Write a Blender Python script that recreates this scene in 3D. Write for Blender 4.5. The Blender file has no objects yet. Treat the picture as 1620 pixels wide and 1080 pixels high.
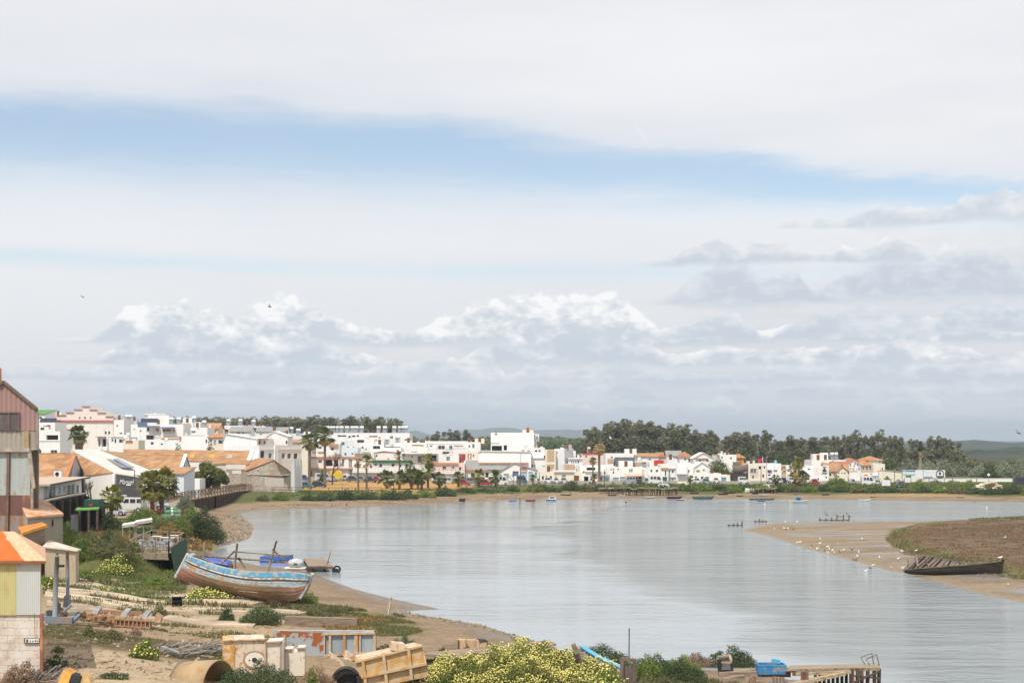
import bpy,math,random
import numpy as np
from mathutils import Vector,Matrix
R=random.Random(7)
SC=bpy.context.scene
COL=SC.collection
F,CX,HY,CH=2250.0,810.0,700.0,11.5
def at(px,py,D):
 return Vector(((px-CX)/F*D,D,CH-(py-HY)/F*D))
def flat(px,py,z=0.0):
 D=F*(CH-z)/(py-HY)
 return ((px-CX)/F*D,D)
WATER=[flat(*p) for p in [(1900,1200),(1500,1115),(1420,1092),(1330,1080),(1250,1074),(1180,1064),(1100,1058),(1000,1048),(930,1042), (880,1026),(845,1013),(800,1000),(760,987),(700,978),(660,971),(640,967),(668,964.5),(700,963.5),(660,955),(610,944),(560,931),(520,916),(497,906), (470,900),(440,897),(412,895),(400,891.5),(375,888),(345,880),(330,873),(340,867),(360,861),(392,853),(400,843),(401,835),(396,826),(385,818), (378,813),(390,809),(430,806),(480,804),(560,802),(600,801),(640,799),(700,797),(760,793),(800,791.5),(850,790),(930,789),(1000,788), (1060,789),(1120,789),(1200,789),(1300,790),(1400,791),(1500,792.5),(1620,794),(1800,797),(2300,803),(2900,900),(2500,1300)]]
BAR=[flat(*p) for p in [(1172,838.5),(1195,833),(1228,826.5),(1270,826),(1340,825.5),(1420,825),(1540,822),(1620,817),(1800,812),(2100,812),(2300,900),(2000,985), (1800,972),(1620,953),(1560,941),(1500,926),(1440,909),(1400,901),(1320,879),(1270,866),(1230,852),(1195,843)]]
MARSH=[flat(*p) for p in [(1402,850),(1412,842),(1440,834),(1480,829),(1530,825),(1540,821.5),(1600,819.5),(1700,816),(1900,815),(2050,830),(2000,930),(1800,935),(1620,918), (1560,905),(1500,893),(1450,882),(1422,871)]]
UPLAND=[flat(a,b,1.6) for a,b in [(40,890),(40,790),(290,783),(318,787),(322,797),(354,806),(357,820),(342,836),(306,848),(303,862),(288,882),(205,893),(120,895)]]
def sdist(P,poly):
 best=np.full(len(P),1e18);inside=np.zeros(len(P),bool)
 n=len(poly)
 for i in range(n):
  a=np.array(poly[i]);b=np.array(poly[(i+1) % n]);e=b-a
  w=P-a
  t=np.clip((w@e)/(e@e),0,1)
  q=w-t[:,None]*e
  best=np.minimum(best,(q*q).sum(1))
  c1=(a[1] <= P[:,1]) & (b[1] > P[:,1]);c2=(b[1] <= P[:,1]) & (a[1] > P[:,1])
  cr=e[0]*w[:,1]-e[1]*w[:,0]
  inside ^= (c1 & (cr > 0)) | (c2 & (cr < 0))
 d=np.sqrt(best)
 return np.where(inside,-d,d)
def sm(a,b,x):
 t=np.clip((x-a)/(b-a),0,1)
 return t*t*(3-2*t)
def vnoise(x,y,s,seed=0):
 x=x/s+seed*17.3;y=y/s+seed*5.7
 xi=np.floor(x);yi=np.floor(y);fx=x-xi;fy=y-yi
 fx=fx*fx*(3-2*fx);fy=fy*fy*(3-2*fy)
 def hsh(a,b):
  v=np.sin(a*127.1+b*311.7)*43758.5453
  return v-np.floor(v)
 return (hsh(xi,yi)*(1-fx)+hsh(xi+1,yi)*fx)*(1-fy)+(hsh(xi,yi+1)*(1-fx)+hsh(xi+1,yi+1)*fx)*fy
def height(x,y):
 x=np.atleast_1d(np.asarray(x,float));y=np.atleast_1d(np.asarray(y,float))
 P=np.stack([x,y],1)
 d=sdist(P,WATER)
 land=np.where(d < 15,.032*d,.48+1.32*sm(15,28,d)+.002*np.maximum(d-28,0))
 yy=np.maximum(y,1)
 u=x/yy
 land=land+7*sm(330,480,y)*sm(-.02,-.2,u)*(1-sm(900,1500,y))+2.0*sm(340,460,y)*(1-sm(900,1500,y))*sm(.2,.0,u)
 land=land+.16*(vnoise(x,y,3.1)-.5)*sm(3,12,d)*sm(400,150,y)+.05*(vnoise(x,y,.9,3)-.5)*sm(1,6,d)*sm(200,100,y)
 up=sdist(P,UPLAND)
 land=np.maximum(land,1.95*sm(.3,-4.0,up))
 bed=np.maximum(.06*d,-1.6)
 h=np.where(d > 0,land,bed)
 b=sdist(P,BAR)
 hb=np.minimum(.028*-b,.26)+.05*(vnoise(x,y,7,5)-.5)*sm(0,4,-b)
 m=sdist(P,MARSH)
 hb=hb+.28*sm(0,1.0,-m)+.14*sm(0,3,-m)*vnoise(x,y,2.5,2)
 return np.where((d < 0),np.maximum(h,np.where(b < 0,hb,np.maximum(-.06*b,-1.6))),h)
def hz(x,y):
 return float(height(x,y)[0])
def gp(px,py,lift=0.0):
 D=F*CH/(py-HY)
 lo,hi=20.0,D+30
 Ds=np.linspace(max(25,D*.74),D+2,150)
 X=(px-CX)/F*Ds
 Z=CH-(py-HY)/F*Ds
 hh=height(X,Ds)
 k=int(np.argmax(Z <= hh)) if (Z <= hh).any() else len(Ds)-1
 if k:
  a,b=Z[k-1]-hh[k-1],Z[k]-hh[k];f=min(1,max(0,a/(a-b+1e-9)));D=Ds[k-1]+(Ds[k]-Ds[k-1])*f;z=hh[k-1]+(hh[k]-hh[k-1])*f
 else:D,z=Ds[0],hh[0]
 return Vector(((px-CX)/F*D,D,z+lift))
def tag(o,label=None,cat=None,group=None,kind=None):
 if label:o['label']=label
 if cat:o['category']=cat
 if group:o['group']=group
 if kind:o['kind']=kind
 return o
def thing(name,label,cat,loc=(0,0,0),rz=0,group=None):
 o=bpy.data.objects.new(name,None);COL.objects.link(o)
 o.empty_display_size=.2
 o.location=loc;o.rotation_euler=(0,0,rz)
 return tag(o,label,cat,group)
def origin(p):
 v=Vector((0,0,0))
 while p is not None:
  v += p.location;p=p.parent
 return v
class MB:
 def __init__(s):s.v=[];s.f=[];s.uv=None
 def poly(s,pts):
  n=len(s.v);s.v += [Vector(p) for p in pts];s.f.append(tuple(range(n,n+len(pts))))
 def box(s,c,size,rot=None,M=None):
  hx,hy,hz_=size[0]/2,size[1]/2,size[2]/2
  pts=[Vector((a*hx,b*hy,d*hz_)) for d in (-1,1) for b in (-1,1) for a in (-1,1)]
  if rot is not None:
   m=Matrix.Rotation(rot[2],3,'Z') @ Matrix.Rotation(rot[1],3,'Y') @ Matrix.Rotation(rot[0],3,'X')
   pts=[m @ p for p in pts]
  if M is not None:pts=[M @ p for p in pts]
  n=len(s.v);c=Vector(c);s.v += [c+p for p in pts]
  s.f += [tuple(n+i for i in q) for q in ((0,2,3,1),(4,5,7,6),(0,1,5,4),(2,6,7,3),(0,4,6,2),(1,3,7,5))]
  return s
 def bar(s,a,b,w,h=None,up=Vector((0,0,1))):
  a=Vector(a);b=Vector(b);h=h or w
  d=(b-a);L=d.length;d.normalize()
  if abs(d.dot(up)) > .98:up=Vector((0,1,0))
  x=d.cross(up).normalized();z=x.cross(d).normalized()
  n=len(s.v)
  for e in (a,b):
   for (i,j) in ((-1,-1),(1,-1),(1,1),(-1,1)):s.v.append(e+x*(i*w/2)+z*(j*h/2))
  s.f += [tuple(n+i for i in q) for q in ((3,2,1,0),(4,5,6,7),(0,1,5,4),(1,2,6,5),(2,3,7,6),(3,0,4,7))]
  return s
 def tube(s,pts,rad,k=7,cap=True):
  pts=[Vector(p) for p in pts]
  if not hasattr(rad,'__len__'):rad=[rad]*len(pts)
  n0=len(s.v)
  for i,p in enumerate(pts):
   d=(pts[min(i+1,len(pts)-1)]-pts[max(i-1,0)]).normalized()
   up=Vector((0,0,1)) if abs(d.z) < .9 else Vector((0,1,0))
   x=d.cross(up).normalized();y=d.cross(x)
   for j in range(k):
    a=2*math.pi*j/k
    s.v.append(p+x*(math.cos(a)*rad[i])+y*(math.sin(a)*rad[i]))
  for i in range(len(pts)-1):
   for j in range(k):
    s.f.append((n0+i*k+j,n0+i*k+(j+1) % k,n0+(i+1)*k+(j+1) % k,n0+(i+1)*k+j))
  if cap:
   s.f.append(tuple(n0+j for j in range(k)));e=n0+(len(pts)-1)*k
   s.f.append(tuple(e+j for j in reversed(range(k))))
  return s
 def prism(s,pts,off):
  n=len(pts);b=len(s.v);off=Vector(off)
  s.v += [Vector(p) for p in pts]+[Vector(p)+off for p in pts]
  s.f.append(tuple(range(b,b+n)));s.f.append(tuple(range(b+2*n-1,b+n-1,-1)))
  for i in range(n):
   j=(i+1) % n
   s.f.append((b+i,b+n+i,b+n+j,b+j))
  return s
 def ball(s,c,r,seg=8,rings=6):
  c=Vector(c);r=Vector(r) if hasattr(r,'__len__') else Vector((r,r,r))
  n=len(s.v)
  for i in range(rings+1):
   t=math.pi*i/rings
   for j in range(seg):
    p=2*math.pi*j/seg
    s.v.append(c+Vector((r.x*math.sin(t)*math.cos(p),r.y*math.sin(t)*math.sin(p),r.z*math.cos(t))))
  for i in range(rings):
   for j in range(seg):
    s.f.append((n+i*seg+j,n+(i+1)*seg+j,n+(i+1)*seg+(j+1) % seg,n+i*seg+(j+1) % seg))
  return s
 def build(s,name,m,parent=None,smooth=False,label=None):
  o0=origin(parent)
  me=bpy.data.meshes.new(name)
  me.from_pydata([tuple(v-o0) for v in s.v],[],s.f)
  me.update()
  return link(name,me,m,parent,smooth,label)
def link(name,me,m,parent=None,smooth=False,label=None):
 if m is not None:me.materials.append(m)
 if smooth:me.polygons.foreach_set('use_smooth',[True]*len(me.polygons))
 o=bpy.data.objects.new(name,me);COL.objects.link(o)
 if parent is not None:o.parent=parent
 if label:o['label']=label
 return o
def recalc(o):
 import bmesh
 b=bmesh.new();b.from_mesh(o.data);bmesh.ops.recalc_face_normals(b,faces=b.faces);b.to_mesh(o.data);b.free()
 return o
def np_mesh(name,V,FQ):
 me=bpy.data.meshes.new(name)
 m,k=FQ.shape
 me.vertices.add(len(V));me.vertices.foreach_set('co',V.astype(np.float32).ravel())
 me.loops.add(m*k);me.loops.foreach_set('vertex_index',FQ.astype(np.int32).ravel())
 me.polygons.add(m);me.polygons.foreach_set('loop_start',np.arange(0,m*k,k,dtype=np.int32))
 me.polygons.foreach_set('loop_total',np.full(m,k,np.int32))
 me.update(calc_edges=True);me.validate()
 return me
def copy_tree(o,label=None,parent=None):
 c=o.copy();COL.objects.link(c);c.parent=parent
 if label:c['label']=label
 for ch in o.children:copy_tree(ch,None,c)
 return c
MATS={}
def srgb(r,g,b):
 f=lambda c:(c/255/12.92) if c <= 10 else ((c/255+.055)/1.055)**2.4
 return (f(r),f(g),f(b))
class NT:
 def __init__(s,name):
  s.m=bpy.data.materials.new(name);s.m.use_nodes=True
  s.t=s.m.node_tree;s.t.nodes.clear()
  s.out=s.n('ShaderNodeOutputMaterial')
 def n(s,typ,**kw):
  nd=s.t.nodes.new(typ)
  for k,v in kw.items():setattr(nd,k,v)
  return nd
 def l(s,a,b):s.t.links.new(a,b)
 def val(s,nd,key,v):
  if isinstance(v,bpy.types.NodeSocket):s.l(v,nd.inputs[key])
  else:nd.inputs[key].default_value=v
 def math(s,op,a,b=None,c=None,clamp=False):
  nd=s.n('ShaderNodeMath',operation=op,use_clamp=clamp)
  s.val(nd,0,a)
  if b is not None:s.val(nd,1,b)
  if c is not None:s.val(nd,2,c)
  return nd.outputs[0]
 def mix(s,fac,a,b,blend='MIX'):
  nd=s.n('ShaderNodeMix',data_type='RGBA',blend_type=blend)
  s.val(nd,0,fac)
  s.val(nd,6,a if isinstance(a,bpy.types.NodeSocket) else (*a,1));s.val(nd,7,b if isinstance(b,bpy.types.NodeSocket) else (*b,1))
  return nd.outputs[2]
 def obj(s):return s.n('ShaderNodeTexCoord').outputs['Object']
 def mapped(s,scale,vec=None,loc=(0,0,0)):
  nd=s.n('ShaderNodeMapping');s.l(vec or s.obj(),nd.inputs[0]);nd.inputs['Scale'].default_value=scale;nd.inputs['Location'].default_value=loc
  return nd.outputs[0]
 def noise(s,vec,scale,detail=4,rough=.55,out=0):
  nd=s.n('ShaderNodeTexNoise');s.l(vec,nd.inputs['Vector']);nd.inputs['Scale'].default_value=scale
  nd.inputs['Detail'].default_value=detail;nd.inputs['Roughness'].default_value=rough
  return nd.outputs[out]
 def ramp(s,fac,stops):
  nd=s.n('ShaderNodeMapRange',interpolation_type='SMOOTHSTEP');s.l(fac,nd.inputs[0])
  nd.inputs[1].default_value,nd.inputs[2].default_value=stops
  return nd.outputs[0]
 def bump(s,h,strength=.3,dist=.05):
  nd=s.n('ShaderNodeBump');s.l(h,nd.inputs['Height']);nd.inputs['Strength'].default_value=strength;nd.inputs['Distance'].default_value=dist
  return nd.outputs[0]
 def bsdf(s,col,rough=.8,normal=None,metal=0,spec=.3):
  p=s.n('ShaderNodeBsdfPrincipled')
  s.val(p,'Base Color',col if isinstance(col,bpy.types.NodeSocket) else (*col,1))
  s.val(p,'Roughness',rough);p.inputs['Metallic'].default_value=metal;p.inputs['Specular IOR Level'].default_value=spec
  if normal is not None:s.l(normal,p.inputs['Normal'])
  s.l(p.outputs[0],s.out.inputs[0])
  return p
def plain(name,col,rough=.8,var=.2,scale=1.5,bump=.2,metal=0,spec=.3,fine=8):
 if name in MATS:return MATS[name]
 t=NT(name)
 n1=t.noise(t.obj(),scale,5);n2=t.noise(t.obj(),scale*fine,3)
 lo=tuple(c*(1-var) for c in col);hi=tuple(min(1,c*(1+var*.6)) for c in col)
 c=t.mix(t.ramp(n1,(.3,.7)),lo,hi)
 c=t.mix(t.math('MULTIPLY',t.ramp(n2,(.35,.75)),var*.9),c,tuple(k*.55 for k in col))
 t.bsdf(c,rough,t.bump(n2,bump,.03),metal,spec)
 MATS[name]=t.m;return t.m
def plaster(name,col,stain=(.42,.38,.33),amt=.35,scale=.35):
 if name in MATS:return MATS[name]
 t=NT(name)
 st=t.noise(t.mapped((2.2,2.2,.22)),scale*3,5)
 pt=t.noise(t.obj(),scale,4);fn=t.noise(t.obj(),6,3)
 f=t.math('MULTIPLY',t.ramp(st,(.5,.8)),amt)
 f=t.math('ADD',f,t.math('MULTIPLY',t.ramp(pt,(.52,.75)),amt*.5))
 c=t.mix(f,col,stain)
 c=t.mix(t.math('MULTIPLY',t.ramp(fn,(.3,.8)),.08),c,stain)
 t.bsdf(c,.85,t.bump(fn,.15,.02),0,.2)
 MATS[name]=t.m;return t.m
def tiles(name,colA,colB,dark=.5,period=2.2,axis='X',lichen=(.62,.36,.07),la=.35):
 if name in MATS:return MATS[name]
 t=NT(name)
 n1=t.noise(t.obj(),.5,6);n2=t.noise(t.obj(),4,4);n3=t.noise(t.mapped((1,1,1),None,(9,4,2)),.23,3)
 c=t.mix(t.ramp(n1,(.35,.68)),colA,colB)
 c=t.mix(t.math('MULTIPLY',t.ramp(n3,(.58,.72)),la),c,lichen)
 c=t.mix(t.math('MULTIPLY',t.ramp(n2,(.45,.75)),dark),c,tuple(k*.45 for k in colA))
 w=t.n('ShaderNodeTexWave',wave_type='BANDS',bands_direction=axis);t.l(t.obj(),w.inputs[0]);w.inputs['Scale'].default_value=period*.5
 w.inputs['Distortion'].default_value=.4
 hgt=t.math('ADD',w.outputs[1],t.math('MULTIPLY',n2,.6))
 t.bsdf(c,.85,t.bump(hgt,.5,.08),0,.2)
 MATS[name]=t.m;return t.m
def rusty(name,paint,rust=(.30,.10,.03),lo=.48,hi=.56,scale=1.6,rough=.6,streak=True,rust2=(.5,.22,.06),metal=0):
 if name in MATS:return MATS[name]
 t=NT(name)
 v=t.mapped((1,1,.35)) if streak else t.obj()
 n1=t.noise(v,scale,8,.62);n2=t.noise(t.obj(),scale*5,5);n3=t.noise(t.obj(),scale*.5,4)
 rc=t.mix(n2,rust,rust2)
 pc=t.mix(t.math('MULTIPLY',n3,.5),paint,tuple(k*.72 for k in paint))
 f=t.ramp(n1,(lo,hi))
 c=t.mix(f,pc,rc)
 r=t.n('ShaderNodeMapRange');t.l(f,r.inputs[0]);r.inputs[3].default_value=rough;r.inputs[4].default_value=.95
 t.bsdf(c,r.outputs[0],t.bump(t.math('ADD',n2,f),.35,.02),metal,.35)
 MATS[name]=t.m;return t.m
def wood(name,col,dark=None,axis=0,rough=.85):
 if name in MATS:return MATS[name]
 dark=dark or tuple(k*.45 for k in col)
 t=NT(name)
 sc=[9,9,9];sc[axis]=.8
 n1=t.noise(t.mapped(tuple(sc)),1.0,5);n2=t.noise(t.obj(),.9,4)
 c=t.mix(t.ramp(n1,(.4,.7)),col,dark)
 c=t.mix(t.math('MULTIPLY',t.ramp(n2,(.5,.8)),.5),c,tuple(k*.6 for k in col))
 t.bsdf(c,rough,t.bump(n1,.5,.03),0,.2)
 MATS[name]=t.m;return t.m
def leafy(name,a,b,c3=None,amt=.35,scale=.6):
 if name in MATS:return MATS[name]
 t=NT(name)
 g=t.n('ShaderNodeNewGeometry')
 n1=t.noise(t.obj(),scale,4)
 c=t.mix(g.outputs['Random Per Island'],a,b)
 c=t.mix(t.math('MULTIPLY',t.ramp(n1,(.42,.66)),amt),c,c3 or tuple(k*1.5 for k in b))
 oi=t.n('ShaderNodeObjectInfo')
 hs=t.n('ShaderNodeHueSaturation');t.l(c,hs.inputs['Color'])
 hs.inputs['Hue'].default_value=.5
 mr=t.n('ShaderNodeMapRange');t.l(oi.outputs['Random'],mr.inputs[0]);mr.inputs[3].default_value=.8;mr.inputs[4].default_value=1.2
 t.l(mr.outputs[0],hs.inputs['Value'])
 p=t.n('ShaderNodeBsdfPrincipled');t.l(hs.outputs[0],p.inputs['Base Color']);p.inputs['Roughness'].default_value=.65;p.inputs['Specular IOR Level'].default_value=.2
 tr=t.n('ShaderNodeBsdfTranslucent');t.l(hs.outputs[0],tr.inputs[0])
 mx=t.n('ShaderNodeMixShader');mx.inputs[0].default_value=.38
 t.l(p.outputs[0],mx.inputs[1]);t.l(tr.outputs[0],mx.inputs[2]);t.l(mx.outputs[0],t.out.inputs[0])
 MATS[name]=t.m;return t.m
def glass(name,col=(.03,.035,.04),rough=.12):
 if name in MATS:return MATS[name]
 t=NT(name)
 n=t.noise(t.obj(),.8,2)
 c=t.mix(n,tuple(k*.5 for k in col),tuple(k*1.6 for k in col))
 t.bsdf(c,rough,None,0,.5)
 MATS[name]=t.m;return t.m
def MD(D,x=900):
 return 366+(D-326)*.5 if 470 <= x < 660 else 352+(D-326)*.7
EXPOSURE,SUN_E,HAZE,SKY_GAIN=0.19,3.5,.00016,(1.38,1.36,1.28)
# ================================================================ camera, light, sky
cam=bpy.data.cameras.new('camera');cam.lens=50;cam.sensor_width=36;cam.shift_y=(HY-540)/1620;cam.clip_start=.5;cam.clip_end=30000
co=bpy.data.objects.new('camera',cam);COL.objects.link(co);co.location=(0,0,CH);co.rotation_euler=(math.pi/2,0,0)
SC.camera=co
SC.view_settings.view_transform='Standard';SC.view_settings.look='None';SC.view_settings.gamma=1;SC.view_settings.exposure=EXPOSURE
SUN_EL=math.radians(56);SUN_AZ=math.radians(180+21)
sd=Vector((math.sin(SUN_AZ)*math.cos(SUN_EL),math.cos(SUN_AZ)*math.cos(SUN_EL),math.sin(SUN_EL)))
sun=bpy.data.lights.new('sun','SUN');sun.energy=SUN_E;sun.angle=math.radians(.5);sun.color=(1,.955,.88)
so=bpy.data.objects.new('sun',sun);COL.objects.link(so);so.location=(0,0,60);so.rotation_euler=sd.to_track_quat('Z','Y').to_euler()
W=bpy.data.worlds.new('World');SC.world=W;W.use_nodes=True
t=NT.__new__(NT);t.t=W.node_tree;t.t.nodes.clear();t.out=t.n('ShaderNodeOutputWorld')
bg=t.n('ShaderNodeBackground');bg.inputs[1].default_value=.1;t.l(bg.outputs[0],t.out.inputs[0])
sky=t.n('ShaderNodeTexSky',sky_type='NISHITA');sky.sun_disc=False;sky.sun_elevation=SUN_EL;sky.sun_rotation=SUN_AZ
sky.air_density=1;sky.dust_density=.6;sky.ozone_density=2
tc=t.n('ShaderNodeTexCoord');sp=t.n('ShaderNodeSeparateXYZ');t.l(tc.outputs['Generated'],sp.inputs[0])
az=t.math('ARCTAN2',sp.outputs[0],sp.outputs[1]);el=t.math('ARCSINE',sp.outputs[2])
AZ=lambda px:math.atan((px-CX)/F)
EL=lambda px,py:math.atan((HY-py)/F*math.cos(AZ(px)))
def comb(sx,sy,w=0):
 c=t.n('ShaderNodeCombineXYZ');t.l(t.math('MULTIPLY',az,sx),c.inputs[0]);t.l(t.math('MULTIPLY',el,sy),c.inputs[1]);c.inputs[2].default_value=w
 return c.outputs[0]
def curve(x,lo,hi,pts,ylo=0.0,yhi=1.0):
 f=t.n('ShaderNodeFloatCurve');cv=f.mapping.curves[0]
 P=[((a-lo)/(hi-lo),(b-ylo)/(yhi-ylo)) for a,b in pts]
 while len(cv.points) < len(P):cv.points.new(.5,.5)
 for q,(a,b) in zip(cv.points,P):q.location=(a,b);q.handle_type='AUTO_CLAMPED'
 f.mapping.use_clip=True;f.mapping.update()
 t.l(t.math('DIVIDE',t.math('SUBTRACT',x,lo),hi-lo,clamp=True),f.inputs['Value'])
 return t.math('MULTIPLY_ADD',f.outputs[0],yhi-ylo,ylo)
edge=curve(az,-.4,.4,[(-.4,EL(-60,128))]+[(AZ(p),EL(p,q)) for p,q in [(0,137),(200,146),(400,155),(640,176),(800,196),(960,218),(1200,243),(1400,268),(1620,280)]]+[(.4,EL(1700,284))],0,.4)
ndist=t.noise(comb(7,34,2),1,6,.6);ndist2=t.noise(comb(26,150,5),1,5,.6)
wob=t.math('ADD',t.math('MULTIPLY',t.math('SUBTRACT',ndist,.5),.028),t.math('MULTIPLY',t.math('SUBTRACT',ndist2,.5),.010))
below=t.math('ADD',t.math('SUBTRACT',edge,el),wob)
stretch=curve(az,-.4,.4,[(-.4,.95),(-.2,.95),(0,1.1),(.2,1.75),(.4,2.4)],0,3)
veil=curve(t.math('MULTIPLY',below,stretch),-.06,.2,[(-.06,.97),(-.015,.93),(-.004,.86),(.005,.58),(.013,.34),(.022,.2),(.032,.24),(.046,.46),(.062,.74),(.08,.88),(.11,.94),(.2,.96)])
els=t.math('MULTIPLY_ADD',az,-.013,.1185)
g=t.math('DIVIDE',t.math('SUBTRACT',el,t.math('MULTIPLY_ADD',t.math('SUBTRACT',ndist,.5),.012,els)),.0062)
g=t.math('EXPONENT',t.math('MULTIPLY',t.math('MULTIPLY',g,g),-1))
veil=t.math('SUBTRACT',veil,t.math('MULTIPLY',t.math('MULTIPLY',g,t.ramp(t.noise(comb(4,9,1),1,3),(.25,.6))),.5))
veiln=t.noise(comb(3,22,8),1,6,.6)
veil=t.math('MULTIPLY_ADD',t.math('SUBTRACT',veiln,.5),.14,veil,clamp=True)
white=t.mix(t.ramp(t.noise(comb(2.2,12,4),1,5),(.35,.68)),(7.35,7.45,7.75),(8.1,8.1,8.25))
blue=t.mix(1,sky.outputs[0],SKY_GAIN,'MULTIPLY')
c=t.mix(veil,blue,white)
c=t.mix(t.ramp(el,(.17,.03)),c,(7.35,7.5,7.7))
ctop=curve(az,-.4,.4,[(-.4,EL(-60,620))]+[(AZ(p),EL(p,q)) for p,q in [(0,600),(90,556),(200,530),(290,512),(340,488),(400,480),(440,486),(520,500),(600,500),(650,528),(700,512),(760,488),(860,484),(940,472),(1000,486),(1060,478),(1120,436),(1200,410),(1280,388),(1360,376),(1440,352),(1520,336),(1620,312)]]+[(.4,EL(1700,300))],0,.2)
def n1d(freq,w,det=5,rough=.5):
 cx=t.n('ShaderNodeCombineXYZ');t.l(t.math('MULTIPLY',az,freq),cx.inputs[0]);cx.inputs[1].default_value=w;cx.inputs[2].default_value=w*.37
 nd=t.n('ShaderNodeTexNoise');t.l(cx.outputs[0],nd.inputs['Vector']);nd.inputs['Scale'].default_value=1;nd.inputs['Detail'].default_value=det;nd.inputs['Roughness'].default_value=rough
 return nd.outputs[0]
def blob(fx,fy,w,det=8,rough=.56):
 return t.noise(comb(fx,fy,w),1,det,rough)
pf=blob(60,95,3,4);pf2=blob(26,48,7,3);pf3=blob(150,230,1,3)
puffy=t.math('ADD',t.math('MULTIPLY',t.math('SUBTRACT',pf2,.5),1.9),t.math('ADD',t.math('MULTIPLY',t.math('SUBTRACT',pf,.5),1.5),t.math('MULTIPLY',t.math('SUBTRACT',pf3,.5),.8)))
grey0=t.mix(t.ramp(el,(.06,.004)),(6.8,7.0,7.35),(6.3,6.75,7.4))
hz_in=t.math('MULTIPLY',t.ramp(t.math('ADD',t.math('SUBTRACT',ctop,el),t.math('MULTIPLY',puffy,.03)),(-.005,.05)),curve(az,-.4,.4,[(-.4,.7),(-.25,.8),(.4,.92)]))
c=t.mix(hz_in,c,grey0)
def bank(c,py,amp,freq,w,env,bright,gcol,soft=.16,thr=.36):
 b=t.math('MULTIPLY_ADD',t.math('SUBTRACT',n1d(freq*.6,w+40,2),.5),.012,(HY-py)/F)
 h=t.math('MULTIPLY',t.math('MULTIPLY',t.math('SUBTRACT',n1d(freq,w),thr,clamp=True),amp/F*3.4),env)
 h=t.math('ADD',h,.0008)
 tt=t.math('DIVIDE',t.math('SUBTRACT',el,b),h)
 top=t.ramp(t.math('ADD',t.math('SUBTRACT',1,tt),t.math('MULTIPLY',puffy,.34)),(0,soft))
 foot=t.ramp(t.math('ADD',tt,t.math('MULTIPLY',puffy,.16)),(-.22,.2))
 a=t.math('MULTIPLY',t.math('MULTIPLY',top,foot),t.ramp(h,(.002,.009)))
 sh=t.math('ADD',t.math('MULTIPLY',tt,.62),t.math('MULTIPLY',puffy,.85))
 col=t.mix(t.math('MULTIPLY',t.math('SUBTRACT',sh,.12,clamp=True),bright,clamp=True),gcol,(9.25,9.2,9.1))
 return t.mix(t.math('MULTIPLY',a,.92),c,col)
E1=curve(az,-.4,.4,[(-.4,.15),(-.3,.5),(-.15,1),(.4,1)],0,1.2)
EM=curve(az,-.4,.4,[(-.4,0),(-.29,.1),(-.22,1.0),(-.14,.75),(-.08,.35),(-.04,.7),(.0,.8),(.06,.85),(.12,.5),(.4,.45)],0,1.2)
ER=curve(az,-.4,.4,[(-.4,0),(.04,0),(.11,.5),(.16,1),(.4,1)],0,1.2)
ERR=curve(az,-.4,.4,[(-.4,0),(.16,0),(.2,.7),(.27,1),(.4,1)],0,1.2)
c=bank(c,676,26,30,1.3,E1,.55,(5.90,6.54,7.16));c=bank(c,655,34,26,2.7,E1,.7,(5.90,6.49,7.11));c=bank(c,632,40,22,5.1,E1,.75,(5.96,6.49,7.11));c=bank(c,606,50,19,8.9,E1,1.15,(6.01,6.49,7.11),thr=.31)
c=bank(c,578,74,14,11.4,EM,1.6,(5.54,6.12,6.80),.16,.27);c=bank(c,548,84,12,14.2,EM,2.1,(5.73,6.27,6.85),.16,.27)
c=bank(c,538,64,15,17.7,ER,.85,(5.54,6.07,6.75),.16,.29);c=bank(c,484,100,11,21.5,ER,.8,(5.35,5.87,6.60),.16,.36);c=bank(c,424,84,10,25.2,ER,.85,(5.44,5.92,6.60),.16,.42);c=bank(c,368,66,11,28.8,ERR,1.0,(5.73,6.17,6.75),.2,.41)
st2=blob(5,80,6,6,.6)
c=t.mix(t.math('MULTIPLY',hz_in,.8),c,t.mix(t.ramp(st2,(.32,.68)),t.mix(1,c,(.93,.945,.965),'MULTIPLY'),t.mix(1,c,(1.065,1.055,1.04),'MULTIPLY')))
dx=t.math('SUBTRACT',az,AZ(1016));dy=t.math('SUBTRACT',el,EL(1016,214))
across=t.math('ABSOLUTE',t.math('ADD',t.math('MULTIPLY',dx,.83),t.math('MULTIPLY',dy,.55)))
along=t.math('ABSOLUTE',t.math('SUBTRACT',t.math('MULTIPLY',dx,.55),t.math('MULTIPLY',dy,.83)))
c=t.mix(t.math('MULTIPLY',t.math('MULTIPLY',t.ramp(across,(.0009,.0)),t.ramp(along,(.012,.004))),.35),c,(8.6,8.6,8.7))
c=t.mix(t.ramp(el,(0.0,-.03)),c,(3.2,2.9,2.5))
t.l(c,bg.inputs[0])
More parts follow.
